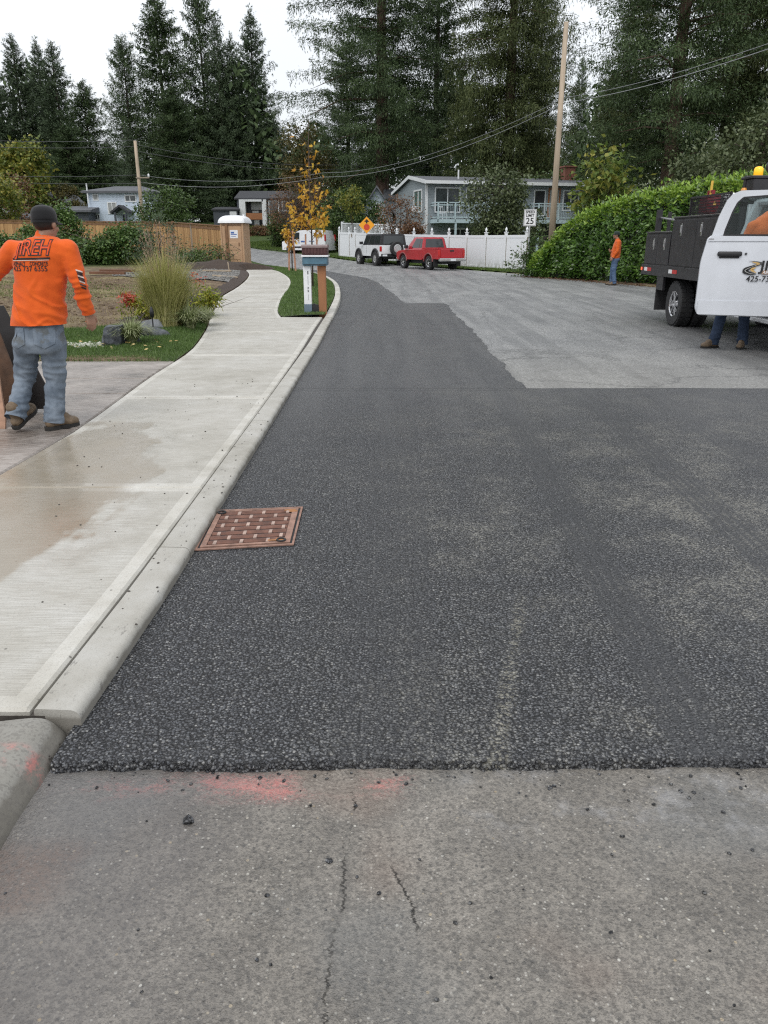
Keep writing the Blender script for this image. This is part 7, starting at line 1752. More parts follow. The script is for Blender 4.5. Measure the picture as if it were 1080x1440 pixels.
o = thing('wire_bundle', 'bundle of pale wire and pipes behind the red fuel can', 'wire bundle', wl_(1.2, -.9, 1.966), R(-90)); mb = MB()
for i in range(9): mb.tube([(-.25 + .02 * i, .05 * math.sin(i * 2), .02), (-.05 + .03 * i, .06 * math.cos(i * 3), .28 + .02 * (i % 3)), (.22, .07 * math.sin(i), .06 + .03 * i)], .014, 5)
mb.build('wires', M['steel'], o)
# light bar box and beacons on the headache rack
mb = MB(); mb.box(2.06, 2.14, -1.0, -.92, .95, 2.5); mb.box(2.06, 2.14, .92, 1.0, .95, 2.5); mb.box(2.06, 2.14, -1.0, 1.0, 2.05, 2.12); mb.build('headache_rack', M['black_paint'], tk)
mb = MB(); mb.box(2.02, 2.4, -.99, .99, 2.26, 2.44, bev=.01); mb.box(2.0, 2.42, -1.02, 1.02, 2.44, 2.48, bev=.008); bx_ = mb.build('light_box', M['black_paint'], tk)
mb = MB(); mb.lathe([(.05, 2.48), (.068, 2.495), (.066, 2.585), (.05, 2.61), (.015, 2.62)], 16, c=(2.22, -.86, 0)); mb.build('beacon', M['amber_lens'], bx_, smooth=True)
mb = MB(); mb.lathe([(.05, 2.1), (.11, 2.12), (.115, 2.2), (.06, 2.24)], 18, 'x', (0.05, -.63, 2.62)); mb.tube([(2.2, -.63, 2.48), (2.2, -.63, 2.54)], .02, 6); mb.build('work_lamp', M['black_plastic'], bx_, auto=40)
mb = MB(); mb.lathe([(.045, 2.22), (.045, 2.28), (.03, 2.31)], 12, c=(2.3, -1.08, 0)); mb.build('marker_beacon', NT('amber_dull').set((.6, .25, .04), .3), tk)
# cab shell with open doorway on the passenger side
mb = MB(); mb.box(2.16, 2.24, -.98, .98, .62, 1.5, bev=.02); mb.box(2.18, 2.25, -.94, -.6, 1.5, 2.08, bev=.01); mb.box(2.18, 2.25, .6, .94, 1.5, 2.08, bev=.01)   # back wall
mb.box(2.2, 2.26, -.6, .6, 1.95, 2.1); mb.box(2.2, 3.5, -.86, .86, 2.06, 2.15, bev=.04)                                # roof
mb.bar((2.22, -.96, 1.5), (2.32, -.82, 2.1), .09, .12); mb.bar((2.22, .96, 1.5), (2.32, .82, 2.1), .09, .12)
mb.box(2.2, 2.8, -1.0, -.93, .62, 1.52, bev=.02); mb.box(2.2, 4.05, .93, 1.0, .55, 1.52, bev=.02)                       # quarter panel, driver side
mb.bar((4.05, -.95, 1.5), (3.4, -.8, 2.1), .08, .1); mb.bar((4.05, .95, 1.5), (3.4, .8, 2.1), .08, .1)                   # A pillars
mb.box(2.2, 4.05, -.98, .98, .5, .62, bev=.02)                                                                          # floor / sill
for y in (-1, 1):
    y0, y1 = sorted((y * .72, y * 1.02)); mb.box(4.0, 4.1, y0, y1, .55, 1.5, bev=.02)
mb.prism([(4.0, .62), (4.02, 1.5), (4.3, 1.5), (5.4, 1.38), (5.55, 1.2), (5.55, .75), (5.0, .75)], -.78, .78, 'y')
for y in (-1, 1):
    y0, y1 = sorted((y * .78, y * 1.03)); ol = side_outline(4.1, 5.5, .6, [(5.5, 1.2), (5.35, 1.32), (4.1, 1.42)], [4.55], .5, .42)
    mb.prism(ol, y0, y1, 'y')
cab = mb.build('cab', M['truck_white'], tk)
mb = MB(); mb.slab([(2.225, -.58, 1.52), (2.225, .58, 1.52), (2.235, .58, 1.94), (2.235, -.58, 1.94)], .008); mb.slab([(4.05, .9, 1.52), (4.05, -.9, 1.52), (3.42, -.76, 2.06), (3.42, .76, 2.06)], .01); mb.build('cab_glass', M['door_glass'], cab)
mb = MB()
for y in (-.45, .45): mb.box(2.4, 2.9, y - .3, y + .3, .85, 1.1, bev=.05); mb.box(2.3, 2.48, y - .3, y + .3, 1.1, 1.72, bev=.06); mb.box(2.32, 2.42, y - .13, y + .13, 1.75, 1.95, bev=.03)
mb.build('seats', M['interior'], cab)
mb = MB(); mb.box(3.5, 4.0, -.9, .9, 1.0, 1.45, bev=.06); mb.build('dashboard', M['interior'], cab)
mb = MB(); mb.box(5.52, 5.7, -1.0, 1.0, .5, .75, bev=.03); mb.build('bumper', M['chrome'], tk)
mb = MB(); mb.box(5.552, 5.6, -.6, .6, .8, 1.2, bev=.02); mb.build('grille', M['chrome'], tk)
for y in (-.82, .82): mb = MB(); mb.box(5.48, 5.56, y - .17, y + .17, .95, 1.18, bev=.02); mb.build('headlight', M['white_lens'], tk)
mb = MB(); mb.box(2.3, 4.0, -1.05, -.9, .40, .46, bev=.01); mb.build('running_board', M['white_car'], tk)
mb = MB(); mb.box(-1.8, 5.3, -.45, -.32, .6, .85); mb.box(-1.8, 5.3, .32, .45, .6, .85); mb.box(-.1, .1, -.8, .8, .34, .5); mb.box(.6, 1.9, -.9, -.46, .45, .86, bev=.02); mb.build('chassis', M['dark_void'], tk)
mb = MB(); mb.box(-1.0, -.96, -1.14, -.5, .22, .88); mb.build('mud_flap', M['rubber'], tk); mb = MB(); mb.box(-1.0, -.96, .5, 1.14, .22, .88); mb.build('mud_flap', M['rubber'], tk)
mb = MB(); mb.box(-.95, -.6, -1.15, -1.1, .62, .89); mb.build('skirt', M['black_paint'], tk)
def dual(y, side):
    t_ = wheel(tk, 0, y, .41, .25, .235, 'chrome', side, 8)
    mb = MB(); mb.lathe([(.235, y + side * .115), (.225, y + side * .06), (.14, y + side * .01), (.11, y - side * .01), (.09, y + side * .04), (.07, y + side * .09), (.001, y + side * .095)], 28, 'y', (0, 0, .41), cap=False)
    for k in range(8): a = 2 * PI * k / 8; mb.box(.14 * math.cos(a) - .012, .14 * math.cos(a) + .012, *sorted((y + side * .01, y + side * .04)), .41 + .14 * math.sin(a) - .012, .41 + .14 * math.sin(a) + .012)
    mb.build('hub_cover', M['chrome'], t_, auto=50); return t_
dual(-1.0, -1); wheel(tk, 0, -.70, .41, .25, .235, 'steel', -1, 8); dual(1.0, 1); wheel(tk, 0, .70, .41, .25, .235, 'steel', 1, 8)
for y in (-1, 1): wheel(tk, 4.55, y * .86, .41, .26, .235, 'chrome', y, 8)
# open passenger door: its own frame. u runs from the free (rear) edge to the hinge, in world +x; outer face looks at the viewer
dA = Vector((4.475, 11.40)); dB = Vector((5.475, 11.12)); da = math.atan2(dB.y - dA.y, dB.x - dA.x)
dr = bpy.data.objects.new('door', None); COL.objects.link(dr); dr.parent = tk
lw = Matrix.Translation((6.62, 15.1, -.004)) @ Matrix.Rotation(R(-90), 4, 'Z'); Mdoor = lw.inverted() @ (Matrix.Translation((dA.x, dA.y, 0)) @ Matrix.Rotation(da, 4, 'Z')); dr.matrix_local = Mdoor
def roundpoly(pts, r=.03, n=3):
    out = []; k = len(pts)
    for i in range(k):
        a, b, c_ = Vector(pts[i - 1]), Vector(pts[i]), Vector(pts[(i + 1) % k]); d1 = (a - b); d2 = (c_ - b); rr = min(r, d1.length * .45, d2.length * .45); p1 = b + d1.normalized() * rr; p2 = b + d2.normalized() * rr
        for j in range(n + 1): t = j / n; out.append(tuple(p1 * (1 - t) ** 2 + b * 2 * t * (1 - t) + p2 * t * t))
    return out
lower = roundpoly([(.045, .53), (.0, .62), (-.005, 1.25), (.05, 1.57), (.10, 1.615), (1.06, 1.605), (1.06, .52)], .05)
bm = bmesh.new()
def shell(poly, y_prof, mb):
    rings = []
    cx = sum(p[0] for p in poly) / len(poly); cz = sum(p[1] for p in poly) / len(poly)
    for y, ins in y_prof: rings.append([(p[0] + (cx - p[0]) * ins, y, p[1] + (cz - p[1]) * ins * .8) for p in poly])
    mb.loft(rings)
mb = MB(); shell(lower, [(.11, .03), (.09, .0), (.030, .0), (.018, .008), (.012, .02), (.006, .12), (.002, .3), (0, .6)], mb)
mb.prism(roundpoly([(.03, .545), (.03, .735), (1.055, .735), (1.055, .535)], .02), -.012, .0, 'y')     # proud lower panel
mb.prism(roundpoly([(.06, 1.535), (.09, 1.605), (1.055, 1.597), (1.055, 1.535)], .015), -.008, .0, 'y')
frame_o = [(.10, 1.60), (.16, 1.86), (.235, 2.06), (.30, 2.145), (.40, 2.185), (.75, 2.19), (.98, 2.15), (1.06, 2.02), (1.06, 1.60)]
frame_i = [(.255, 1.61), (.265, 1.68), (.33, 1.92), (.375, 2.03), (.44, 2.095), (.75, 2.115), (.94, 2.09), (1.0, 2.0), (1.0, 1.61)]
vs = []; fs = []; n = len(frame_o)
for y in (.012, .06):
    vs += [(p[0], y, p[1]) for p in frame_o] + [(p[0], y, p[1]) for p in frame_i]
for i in range(n - 1):
    a, b, c_, d_ = i, i + 1, n + i + 1, n + i; o2_ = 2 * n
    fs += [(a, b, c_, d_), (d_ + o2_, c_ + o2_, b + o2_, a + o2_), (a, a + o2_, b + o2_, b), (d_, c_, c_ + o2_, d_ + o2_)]
mb.add(vs, fs); dp = mb.build('door_panel', M['truck_white'], dr, auto=28)
bm.free()
mb = MB(); mb.prism(frame_i, .032, .038, 'y'); mb.build('window_glass', M['door_glass'], dr)
mb = MB()
for i in range(n - 1):
    a, b = frame_i[i], frame_i[i + 1]; mb.bar((a[0], .022, a[1]), (b[0], .022, b[1]), .022, .022)
mb.bar((.25, .012, 1.615), (1.0, .012, 1.61), .02, .025); mb.build('window_seal', M['black_plastic'], dr)
mb = MB(); mb.box(.2, .52, -.04, .0, 1.335, 1.40, bev=.022, seg=2); mb.box(.23, .49, -.012, .0, 1.31, 1.345, bev=.008); mb.build('handle', M['black_plastic'], dr, auto=40)
mb = MB(); mb.lathe([(.016, -.002), (.016, -.012), (.001, -.014)], 10, 'y', (.57, 0, 1.37), cap=False); 
mb.box(1.0, 1.05, .12, .18, .6, 1.5); mb.build('hinge_trim', M['interior'], dr)
mb = MB(); mb.box(.15, .95, .112, .15, .62, 1.5, bev=.02); mb.build('inner_trim', M['interior'], dr)
# painted company mark on the door: swooping road, name, phone
def ribbon(pts, ws, mat, y, nm):
    mb = MB(); L_ = []; R_ = []
    for i, p in enumerate(pts):
        a = Vector(pts[max(0, i - 1)]); b = Vector(pts[min(len(pts) - 1, i + 1)]); d = (b - a).normalized(); nl = Vector((-d.y, d.x)); L_.append(Vector(p) + nl * ws[i]); R_.append(Vector(p) - nl * ws[i])
    k = len(pts)
    vs = [(p.x, y, p.y) for p in L_] + [(p.x, y, p.y) for p in R_] + [(p.x, y + .001, p.y) for p in L_] + [(p.x, y + .001, p.y) for p in R_]
    fs = []
    for i in range(k - 1): fs += [(i, i + 1, k + i + 1, k + i), (2 * k + i, 3 * k + i, 3 * k + i + 1, 2 * k + i + 1), (i, 2 * k + i, 2 * k + i + 1, i + 1), (k + i, k + i + 1, 3 * k + i + 1, 3 * k + i)]
    mb.add(vs, fs); return mb.build(nm, M[mat], dr)
LX = .535; LZ = 1.205
def LP(px, py): return (LX + (px - 1036.5) * .0101, LZ + (367.5 - py) * .0101)   # photo pixel to door plane
def smo(pts, n=6): return smooth_poly(pts, n)
M['logo_black'] = pm('logo_black', (.012, .012, .013), .4); M['logo_gold'] = pm('logo_gold', (.55, .36, .13), .4); M['logo_grey'] = pm('logo_grey', (.5, .5, .48), .4); M['logo_brown'] = pm('logo_brown', (.30, .14, .045), .4)
rd = smo([LP(1045, 360.5), LP(1056, 361.6), LP(1062, 363.6), LP(1052, 367.2), LP(1043.5, 371.3), LP(1042, 373.8), LP(1048, 376.6), LP(1057, 377.6)], 5)
wd = [float(np.interp(i, [0, 5, 10, 15, 20, 25, 30, 35], [.001, .006, .010, .014, .028, .034, .022, .003])) for i in range(len(rd))]
ribbon(rd, wd, 'logo_black', -.0145, 'emblem')
ribbon(rd, [w_ * .10 for w_ in wd], 'logo_grey', -.0160, 'emblem')
gd_ = smo([LP(1049, 361.6), LP(1056, 363.2), LP(1058.5, 364.2), LP(1053, 366.4)], 5); ribbon(gd_, [.002, .004, .006, .008, .009, .010, .010, .010, .009, .008, .008, .007, .006, .005, .003, .001][:len(gd_)], 'logo_gold', -.0162, 'emblem')
gd_ = smo([LP(1055, 369.2), LP(1050.5, 371.2), LP(1052, 373.6), LP(1056.5, 375.8)], 5); ribbon(gd_, [float(np.interp(i, [0, 6, 15], [.004, .022, .002])) for i in range(len(gd_))], 'logo_gold', -.0162, 'emblem')
a = LP(1060.5, 367.3); text_on('JIREH', .185, dr, M['logo_black'], (a[0], -.0145, a[1]), (R(90), 0, 0), 1.12, align='LEFT', bold=.004, shear=.05)
mb = MB(); p0, p1 = LP(1063, 377.7), LP(1112, 373); mb.prism([p0, (p1[0], p0[1]), (p1[0] + .02, p1[1]), (p0[0] + .02, p1[1])], -.0155, -.0145, 'y'); mb.build('name_strip', M['logo_brown'], dr)
a = LP(1064.5, 375.3); text_on('ASPHALT & CONCRETE', .05, dr, M['plate'], (a[0], -.0165, a[1]), (R(90), 0, 0), .92, align='LEFT', shear=.25, bold=.0012)
a = LP(1044.5, 384.2); text_on('425-737-6355', .108, dr, M['logo_black'], (a[0], -.0145, a[1]), (R(90), 0, 0), 1.0, align='LEFT', bold=.001, shear=.08)
a = (.035, 1.49); mb = MB(); mb.box(.06, .13, -.0115, -.0082, 1.555, 1.572); mb.build('badge', M['steel'], dr)
# ------------------------------------------------------------------ people
def capsule(mb, p, q, r1, r2, n=12):
    p = Vector(p); q = Vector(q); d = q - p; L_ = d.length
    d = d.normalized() if L_ > 1e-6 else Vector((0, 0, 1))
    up = Vector((0, 0, 1)) if abs(d.z) < .9 else Vector((1, 0, 0)); a = d.cross(up).normalized(); b = d.cross(a); rings = []
    for k in range(5):
        t = PI / 2 * (1 - k / 4); c = p - d * r1 * math.sin(t); r = max(1e-4, r1 * math.cos(t)); rings.append([c + (a * math.cos(2 * PI * j / n) + b * math.sin(2 * PI * j / n)) * r for j in range(n)])
    for k in range(5):
        t = PI / 2 * k / 4; c = q + d * r2 * math.sin(t); r = max(1e-4, r2 * math.cos(t)); rings.append([c + (a * math.cos(2 * PI * j / n) + b * math.sin(2 * PI * j / n)) * r for j in range(n)])
    mb.loft(rings)
def chain(mb, pts, rs):
    for i in range(len(pts) - 1): capsule(mb, pts[i], pts[i + 1], rs[i], rs[i + 1])
def oval(cx, cy, cz, rx, ry, n=24, p=2.4, tilt=(0, 0), yaw=0.0):
    out = []
    for j in range(n):
        t = 2 * PI * j / n; c, s = math.cos(t), math.sin(t)
        x = rx * math.copysign(abs(c) ** (2 / p), c); y = ry * math.copysign(abs(s) ** (2 / p), s); x, y = x * math.cos(yaw) - y * math.sin(yaw), x * math.sin(yaw) + y * math.cos(yaw)
        out.append((cx + x, cy + y, cz + x * tilt[0] + y * tilt[1]))
    return out
def remesh(mb, voxel, smooth=4, fac=0.5):
    me = bpy.data.meshes.new('tmp'); me.from_pydata(mb.v, [], mb.f)
    b_ = bmesh.new(); b_.from_mesh(me); bmesh.ops.recalc_face_normals(b_, faces=b_.faces[:]); b_.to_mesh(me); b_.free()
    o = bpy.data.objects.new('tmp', me); COL.objects.link(o)
    md = o.modifiers.new('r', 'REMESH'); md.mode = 'VOXEL'; md.voxel_size = voxel; md.use_smooth_shade = True
    if smooth: ms = o.modifiers.new('s', 'SMOOTH'); ms.factor = fac; ms.iterations = smooth
    bpy.context.view_layer.update(); out = bpy.data.meshes.new_from_object(o.evaluated_get(bpy.context.evaluated_depsgraph_get()))
    bpy.data.objects.remove(o); out.polygons.foreach_set('use_smooth', [True] * len(out.polygons)); return out
def cut(me, planes):
    b_ = bmesh.new(); b_.from_mesh(me)
    for co_, no_, rad in planes:
        co_ = Vector(co_); fs = [f for f in b_.faces if (f.calc_center_median() - co_).length < rad]
        vs = {v for f in fs for v in f.verts}; es = {e for f in fs for e in f.edges}
        bmesh.ops.bisect_plane(b_, geom=list(vs) + list(es) + fs, plane_co=co_, plane_no=no_, clear_outer=True)
    b_.to_mesh(me); b_.free(); me.polygons.foreach_set('use_smooth', [True] * len(me.polygons)); me.update()
def wrinkle(me, fn):
    n = len(me.vertices); nr = [v.normal.copy() for v in me.vertices]
    for v, k in zip(me.vertices, nr): v.co += k * fn(v.co)
    me.update()
def put(name, me, mat, parent):
    me.materials.clear(); me.materials.append(mat); return link(name, me, parent)

def hand(mb, W, d, n, s, curl=0.5, sz=1.0):
    """wrist, pointing direction, back-of-hand normal, thumb side"""
    W = Vector(W); d = Vector(d).normalized(); n = (Vector(n) - d * Vector(n).dot(d)).normalized(); s = (Vector(s) - d * Vector(s).dot(d) - n * Vector(s).dot(n)).normalized()
    for i, (o, L_) in enumerate(((.032, .072), (.011, .082), (-.011, .076), (-.031, .06))):
        k = W + d * (.088 - .006 * abs(i - 1)) * sz + s * o * sz
        capsule(mb, W + s * o * .55 * sz, k, .0165 * sz, .0135 * sz, 8)
        p = k; a = curl * (.45 + .1 * i); l = L_ * sz
        for f_, r1, r2, da in ((.45, .0108, .0098, curl * .6), (.32, .0098, .0088, curl * .55), (.23, .0088, .0074, 0)):
            v = d * math.cos(a) - n * math.sin(a); q_ = p + v * l * f_; capsule(mb, p, q_, r1 * sz, r2 * sz, 8); p = q_; a += da
    t0 = W + d * .025 * sz + s * .03 * sz; t1 = t0 + (d * .65 + s * .65 - n * .25).normalized() * .045 * sz; t2 = t1 + (d * .9 + s * .15 - n * .45).normalized() * .035 * sz
    capsule(mb, t0, t1, .016 * sz, .0125 * sz, 8); capsule(mb, t1, t2, .012 * sz, .0095 * sz, 8)

def head_geo(mb, c, yaw, tilt=0.0):
    """head about centre c; face towards local +y turned by yaw"""
    Mh = Matrix.Translation(c) @ Matrix.Rotation(yaw, 4, 'Z') @ Matrix.Rotation(tilt, 4, 'X'); mb.T = Mh
    mb.sphere((0, -.012, .03), 1, 20, 14, 0, (.077, .098, .092)); mb.sphere((0, .022, -.035), 1, 18, 12, 0, (.06, .075, .085)); mb.sphere((0, .055, -.088), 1, 12, 8, 0, (.032, .03, .024))
    mb.loft([oval(0, .088, .03, .01, .01, 8), oval(0, .108, -.022, .017, .018, 8), oval(0, .098, -.034, .014, .014, 8)])
    mb.sphere((0, .082, -.062), 1, 10, 6, 0, (.026, .014, .008)); mb.sphere((0, .078, .03), 1, 12, 6, 0, (.055, .02, .012))
    for s in (-1, 1): mb.sphere((s * .079, -.012, -.005), 1, 10, 8, 0, (.012, .02, .034)); mb.sphere((s * .045, .06, -.03), 1, 10, 8, 0, (.022, .022, .022))
    mb.T = None; return Mh

M['skin'] = pm('skin', (0.30, 0.165, 0.11), 0.55, 0.12, 12); M['hair'] = pm('hair', (0.012, 0.010, 0.009), 0.6, 0.3, 40); M['hair_grey'] = pm('hair_grey', (0.28, 0.27, 0.26), 0.7, 0.3, 40)
def cloth(name, lo, hi, rough=.85, weave=500, folds=None):
    n = NT(name); c = n.objc(); f = n.noise(c, 7, 4, .6); col = n.ramp(f, [(.3, lo), (.7, hi)]); n.bump(n.m('ADD', n.noise(c, 38, 3), n.m('MULTIPLY', n.noise(c, weave, 1), .25)), .25, .006)
    n.b.inputs['Sheen Weight'].default_value = .15; return n.set(col, rough, spec=.25)
M['shirt'] = cloth('orange_cotton', (0.60, 0.085, 0.010), (0.70, 0.115, 0.013)); M['shirt2'] = cloth('orange_fleece', (0.50, 0.085, 0.012), (0.60, 0.115, 0.016)); M['shirt3'] = cloth('orange_sweater', (0.78, 0.17, 0.04), (0.85, 0.21, 0.06))
def denim(name, base_, fade, dirt):
    n = NT(name); c = n.objc(); f = n.noise(c, 5, 5, .65); z = n.xyz(c)[2]
    col = n.ramp(f, [(.32, base_), (.68, fade)])
    d = n.m('MULTIPLY', n.step(n.noise(n.mapv(c, loc=(3, 1, 2)), 9, 4, .7), .47, .6), n.step(n.m('ABSOLUTE', n.m('SUBTRACT', z, .78)), .14, .02)); col = n.mix(n.m('MULTIPLY', d, .7), col, dirt)
    n.bump(n.m('ADD', n.noise(c, 30, 4, .6), n.m('MULTIPLY', n.noise(n.mapv(c, (1, 1, .4)), 420, 1), .3)), .35, .006); return n.set(col, .85, spec=.2)
M['denim'] = denim('faded_denim', (.075, .098, .13), (.225, .265, .315), (.095, .095, .085)); M['denim2'] = denim('blue_denim', (.05, .085, .16), (.11, .165, .26), (.06, .08, .12)); M['denim3'] = denim('dark_denim', (.022, .034, .06), (.045, .065, .11), (.03, .04, .06))
M['boot'] = pm('boot_leather', (.135, .095, .06), .75, .35, 14, .5, 50); M['sole'] = pm('boot_sole', (.022, .02, .018), .8, .3, 20); M['cap_black'] = cloth('black_cap_cloth', (.010, .010, .011), (.016, .016, .018)); M['cap_green'] = cloth('dark_green_cap_cloth', (.018, .03, .026), (.028, .042, .036))
M['print_black'] = pm('print_black', (.02, .014, .014), .7); M['print_red'] = pm('print_red', (.70, .075, .012), .8); M['print_white'] = pm('print_white', (.6, .5, .45), .8)

def boot(parent, ank, toe_dir, lift=0.0, heel_up=0.0, name='boot'):
    """work boot; ank = ankle joint, toe_dir = horizontal direction; heel_up rotates the foot about the toe"""
    d = Vector((toe_dir[0], toe_dir[1], 0)).normalized(); s = Vector((-d.y, d.x, 0)); R_ = Matrix.Rotation(-heel_up, 3, s) if heel_up else Matrix.Identity(3)
    A = Vector(ank)
    def Q(f, l, u): return A + R_ @ (d * f + s * l + Vector((0, 0, u - .105)))
    mb = MB(); 
    capsule(mb, Q(-.015, 0, .08), Q(-.012, 0, .17), .047, .050); capsule(mb, Q(-.045, 0, .055), Q(.06, 0, .06), .043, .045); capsule(mb, Q(.05, 0, .07), Q(.13, 0, .05), .052, .045); capsule(mb, Q(.12, -.012, .045), Q(.165, -.008, .045), .042, .04); capsule(mb, Q(.12, .012, .045), Q(.165, .008, .045), .042, .04); capsule(mb, Q(0, 0, .11), Q(.09, 0, .085), .05, .045)
    me = remesh(mb, .008, 3); wrinkle(me, lambda p: .0025 * noise.noise(p * 38)); b = put(name, me, M['boot'], parent)
    out = [(-.095, .0), (-.085, .033), (-.04, .042), (.03, .038), (.09, .05), (.15, .052), (.2, .03), (.215, 0), (.2, -.03), (.15, -.052), (.09, -.05), (.03, -.038), (-.04, -.042), (-.085, -.033)]
    mb = MB(); mb.loft([[Q(x, y, z) for x, y in out] for z in (0.0, .012, .03)]); mb.build('sole', M['sole'], b, auto=50)
    mb = MB()
    for i in range(5): f = .02 + i * .02; mb.tube([Q(f, .03, .115 - i * .008), Q(f + .005, 0, .135 - i * .008), Q(f, -.03, .115 - i * .008)], .0045, 5)
    mb.build('laces', M['sole'], b); return b

def project(me, bvh, o, ax, az, d, mat, parent, name, off=.003, cuts=1):
    b_ = bmesh.new(); b_.from_mesh(me); bmesh.ops.triangulate(b_, faces=b_.faces[:]); 
    for _ in range(cuts): bmesh.ops.subdivide_edges(b_, edges=[e for e in b_.edges if e.calc_length() > .012], cuts=1)
    o = Vector(o); ax = Vector(ax); az = Vector(az); d = Vector(d).normalized(); last = None
    for v in b_.verts:
        p = o + ax * v.co.x + az * v.co.y; h = bvh.ray_cast(p, d)
        if h[0] is None: h = bvh.find_nearest(p + d * .8)
        v.co = h[0] - d * off
    m2 = bpy.data.meshes.new(name); b_.to_mesh(m2); b_.free(); return put(name, m2, mat, parent)
def bvh_of(ob):
    me = ob.data; return BVHTree.FromPolygons([v.co for v in me.vertices], [p.vertices[:] for p in me.polygons])
def rect_mesh(w, h, nx=10, ny=10, x0=0, y0=0):
    me = bpy.data.meshes.new('r'); V = [(x0 + w * i / nx, y0 + h * j / ny, 0) for j in range(ny + 1) for i in range(nx + 1)]
    me.from_pydata(V, [], [(j * (nx + 1) + i, j * (nx + 1) + i + 1, (j + 1) * (nx + 1) + i + 1, (j + 1) * (nx + 1) + i) for j in range(ny) for i in range(nx)]); return me

def person(label, loc, rz, J, shirt, jeans, cap, hair='hair', wr=1.0):
    o = None; V_ = Vector
    mb = MB()
    Mh = head_geo(mb, J['head'], J.get('yaw', 0), J.get('tilt', 0)); capsule(mb, J['neck'], V_(J['head']) + V_((0, -.015, -.06)), .062, .056)
    sp = J['spine']
    mb.loft([oval(x, y, z, rx * .8, ry * .8) for x, y, z, rx, ry in sp])
    for s in 'LR':
        chain(mb, [J['sh' + s], J['el' + s], J['wr' + s]], [.05, .04, .028]); chain(mb, [J['hip' + s], J['kn' + s], J['an' + s]], [.08, .055, .04])
        hd = J['hand' + s]; hand(mb, J['wr' + s], hd[0], hd[1], hd[2], hd[3])
    me = remesh(mb, .0062, 2); me.materials.append(M['skin'])
    o = link('person', me); o.location = loc; o.rotation_euler = (0, 0, rz); tag(o, label, 'person')
    # shirt
    mb = MB(); mb.loft([oval(sp[0][0], sp[0][1], sp[0][2] - .07, sp[0][3] * 1.02, sp[0][4] * 1.02, 28)] + [oval(x, y, z, rx, ry, 28) for i, (x, y, z, rx, ry) in enumerate(sp)])
    ct = V_(J['neck'])
    for s in 'LR':
        sh = V_(J['sh' + s]); chain(mb, [ct + V_((0, 0, -.075)) + (sh - ct) * .45, sh], [.088, .084]); el = V_(J['el' + s]); wr_ = V_(J['wr' + s])
        chain(mb, [sh, sh.lerp(el, .5), el], [.084, .075, .063]); chain(mb, [el, el.lerp(wr_, .6), wr_.lerp(el, -.06)], [.063, .053, .044])
    capsule(mb, ct + V_((0, 0, -.05)), ct + V_((0, 0, .0)), .085, .07)
    me = remesh(mb, .011, 5); zs0 = sp[0][2]
    arms = [(V_(J['sh' + s]), V_(J['el' + s]), V_(J['wr' + s])) for s in 'LR']
    def fold(p):
        a = .0
        z = p.z
        n1 = noise.noise(V_((p.x * 5 + 1.3, p.y * 5, z * 11 + p.x * 6))); n2 = noise.noise(V_((p.x * 9, p.y * 9, z * 4 - p.x * 8 + 5)))
        a = .013 * (1 - abs(n1) * 2.4) * (0.3 + 1.2 * max(0, min(1, (zs0 + .38 - z) / .35))) + .007 * n2 + .012 * max(0, 1 - abs(noise.noise(V_((p.x * 3 + p.z * 5, p.y * 2, p.z * 3 - p.x * 4)))) * 7) * max(0, min(1, (zs0 + .5 - z) / .3))
        for s_, e_, w_ in arms:
            de = (p - e_).length
            if de < .17: a += .008 * (1 - de / .17) * math.sin((p - e_).dot((w_ - s_).normalized()) * 120 + 4 * noise.noise(p * 8))
            dw = (p - w_).length
            if dw < .12: a += .004 * (1 - dw / .12) * math.sin((p - w_).length * 190)
        return (a - .004) * wr
    hz_ = sp[0][2]; wrinkle(me, fold); cut(me, [((sp[0][0], sp[0][1], hz_), Vector((J.get('hem', (0, 0))[0], 0, -1)).normalized(), .35)] + [(tuple(w_.lerp(e_, .02)), (w_ - e_).normalized(), .075) for s_, e_, w_ in arms]); shirt_o = put('shirt', me, M[shirt], o)
    # jeans
    mb = MB(); x, y, z, rx, ry = sp[0]
    pz = J['hipL'][2] * .5 + J['hipR'][2] * .5; px_ = (J['hipL'][0] + J['hipR'][0]) / 2; py_ = (J['hipL'][1] + J['hipR'][1]) / 2
    mb.loft([oval(px_, py_, pz - .10, .17, .125), oval(px_, py_ - .01, pz - .02, .188, .142), oval(px_ * .5 + x * .5, py_ * .5 + y * .5, pz + .08, .185, .135), oval(x, y, pz + .17, .178, .125)])
    for s in 'LR':
        h, k, a = V_(J['hip' + s]), V_(J['kn' + s]), V_(J['an' + s]); dn = (a - k).normalized()
        chain(mb, [h + V_((0, 0, -.02)), h.lerp(k, .5), k, k.lerp(a, .5), a + dn * .045], [.108, .095, .08, .076, .08]); capsule(mb, h + V_((0, -.05, -.03)), h.lerp(k, .22) + V_((0, -.03, 0)), .098, .08)
    me = remesh(mb, .011, 4); kn = [V_(J['knL']), V_(J['knR'])]; an = [V_(J['anL']), V_(J['anR'])]
    def jf(p):
        a = .005 * noise.noise(V_((p.x * 8, p.y * 8, p.z * 14)))
        for k in kn:
            d_ = (p - k - V_((0, 0, .04))).length
            if d_ < .3: a += .012 * (1 - d_ / .3) * (1 - 3 * abs(noise.noise(V_((p.x * 7 + p.z * 4, p.y * 7, p.z * 17)))))
        for k in an:
            d_ = (p - k).length
            if d_ < .24: a += .016 * (1 - d_ / .24) * (1 - 3 * abs(noise.noise(V_((p.x * 8 + p.z * 5, p.y * 8, p.z * 22 + 4)))))
        return a * wr
    wrinkle(me, jf); cut(me, [(tuple(a_ + (a_ - k_).normalized() * .045), (a_ - k_).normalized(), .13) for a_, k_ in zip(an, kn)]); jo = put('jeans', me, M[jeans], o)
    for s in 'LR': boot(o, J['an' + s], J['toe' + s], 0, J.get('lift' + s, 0))
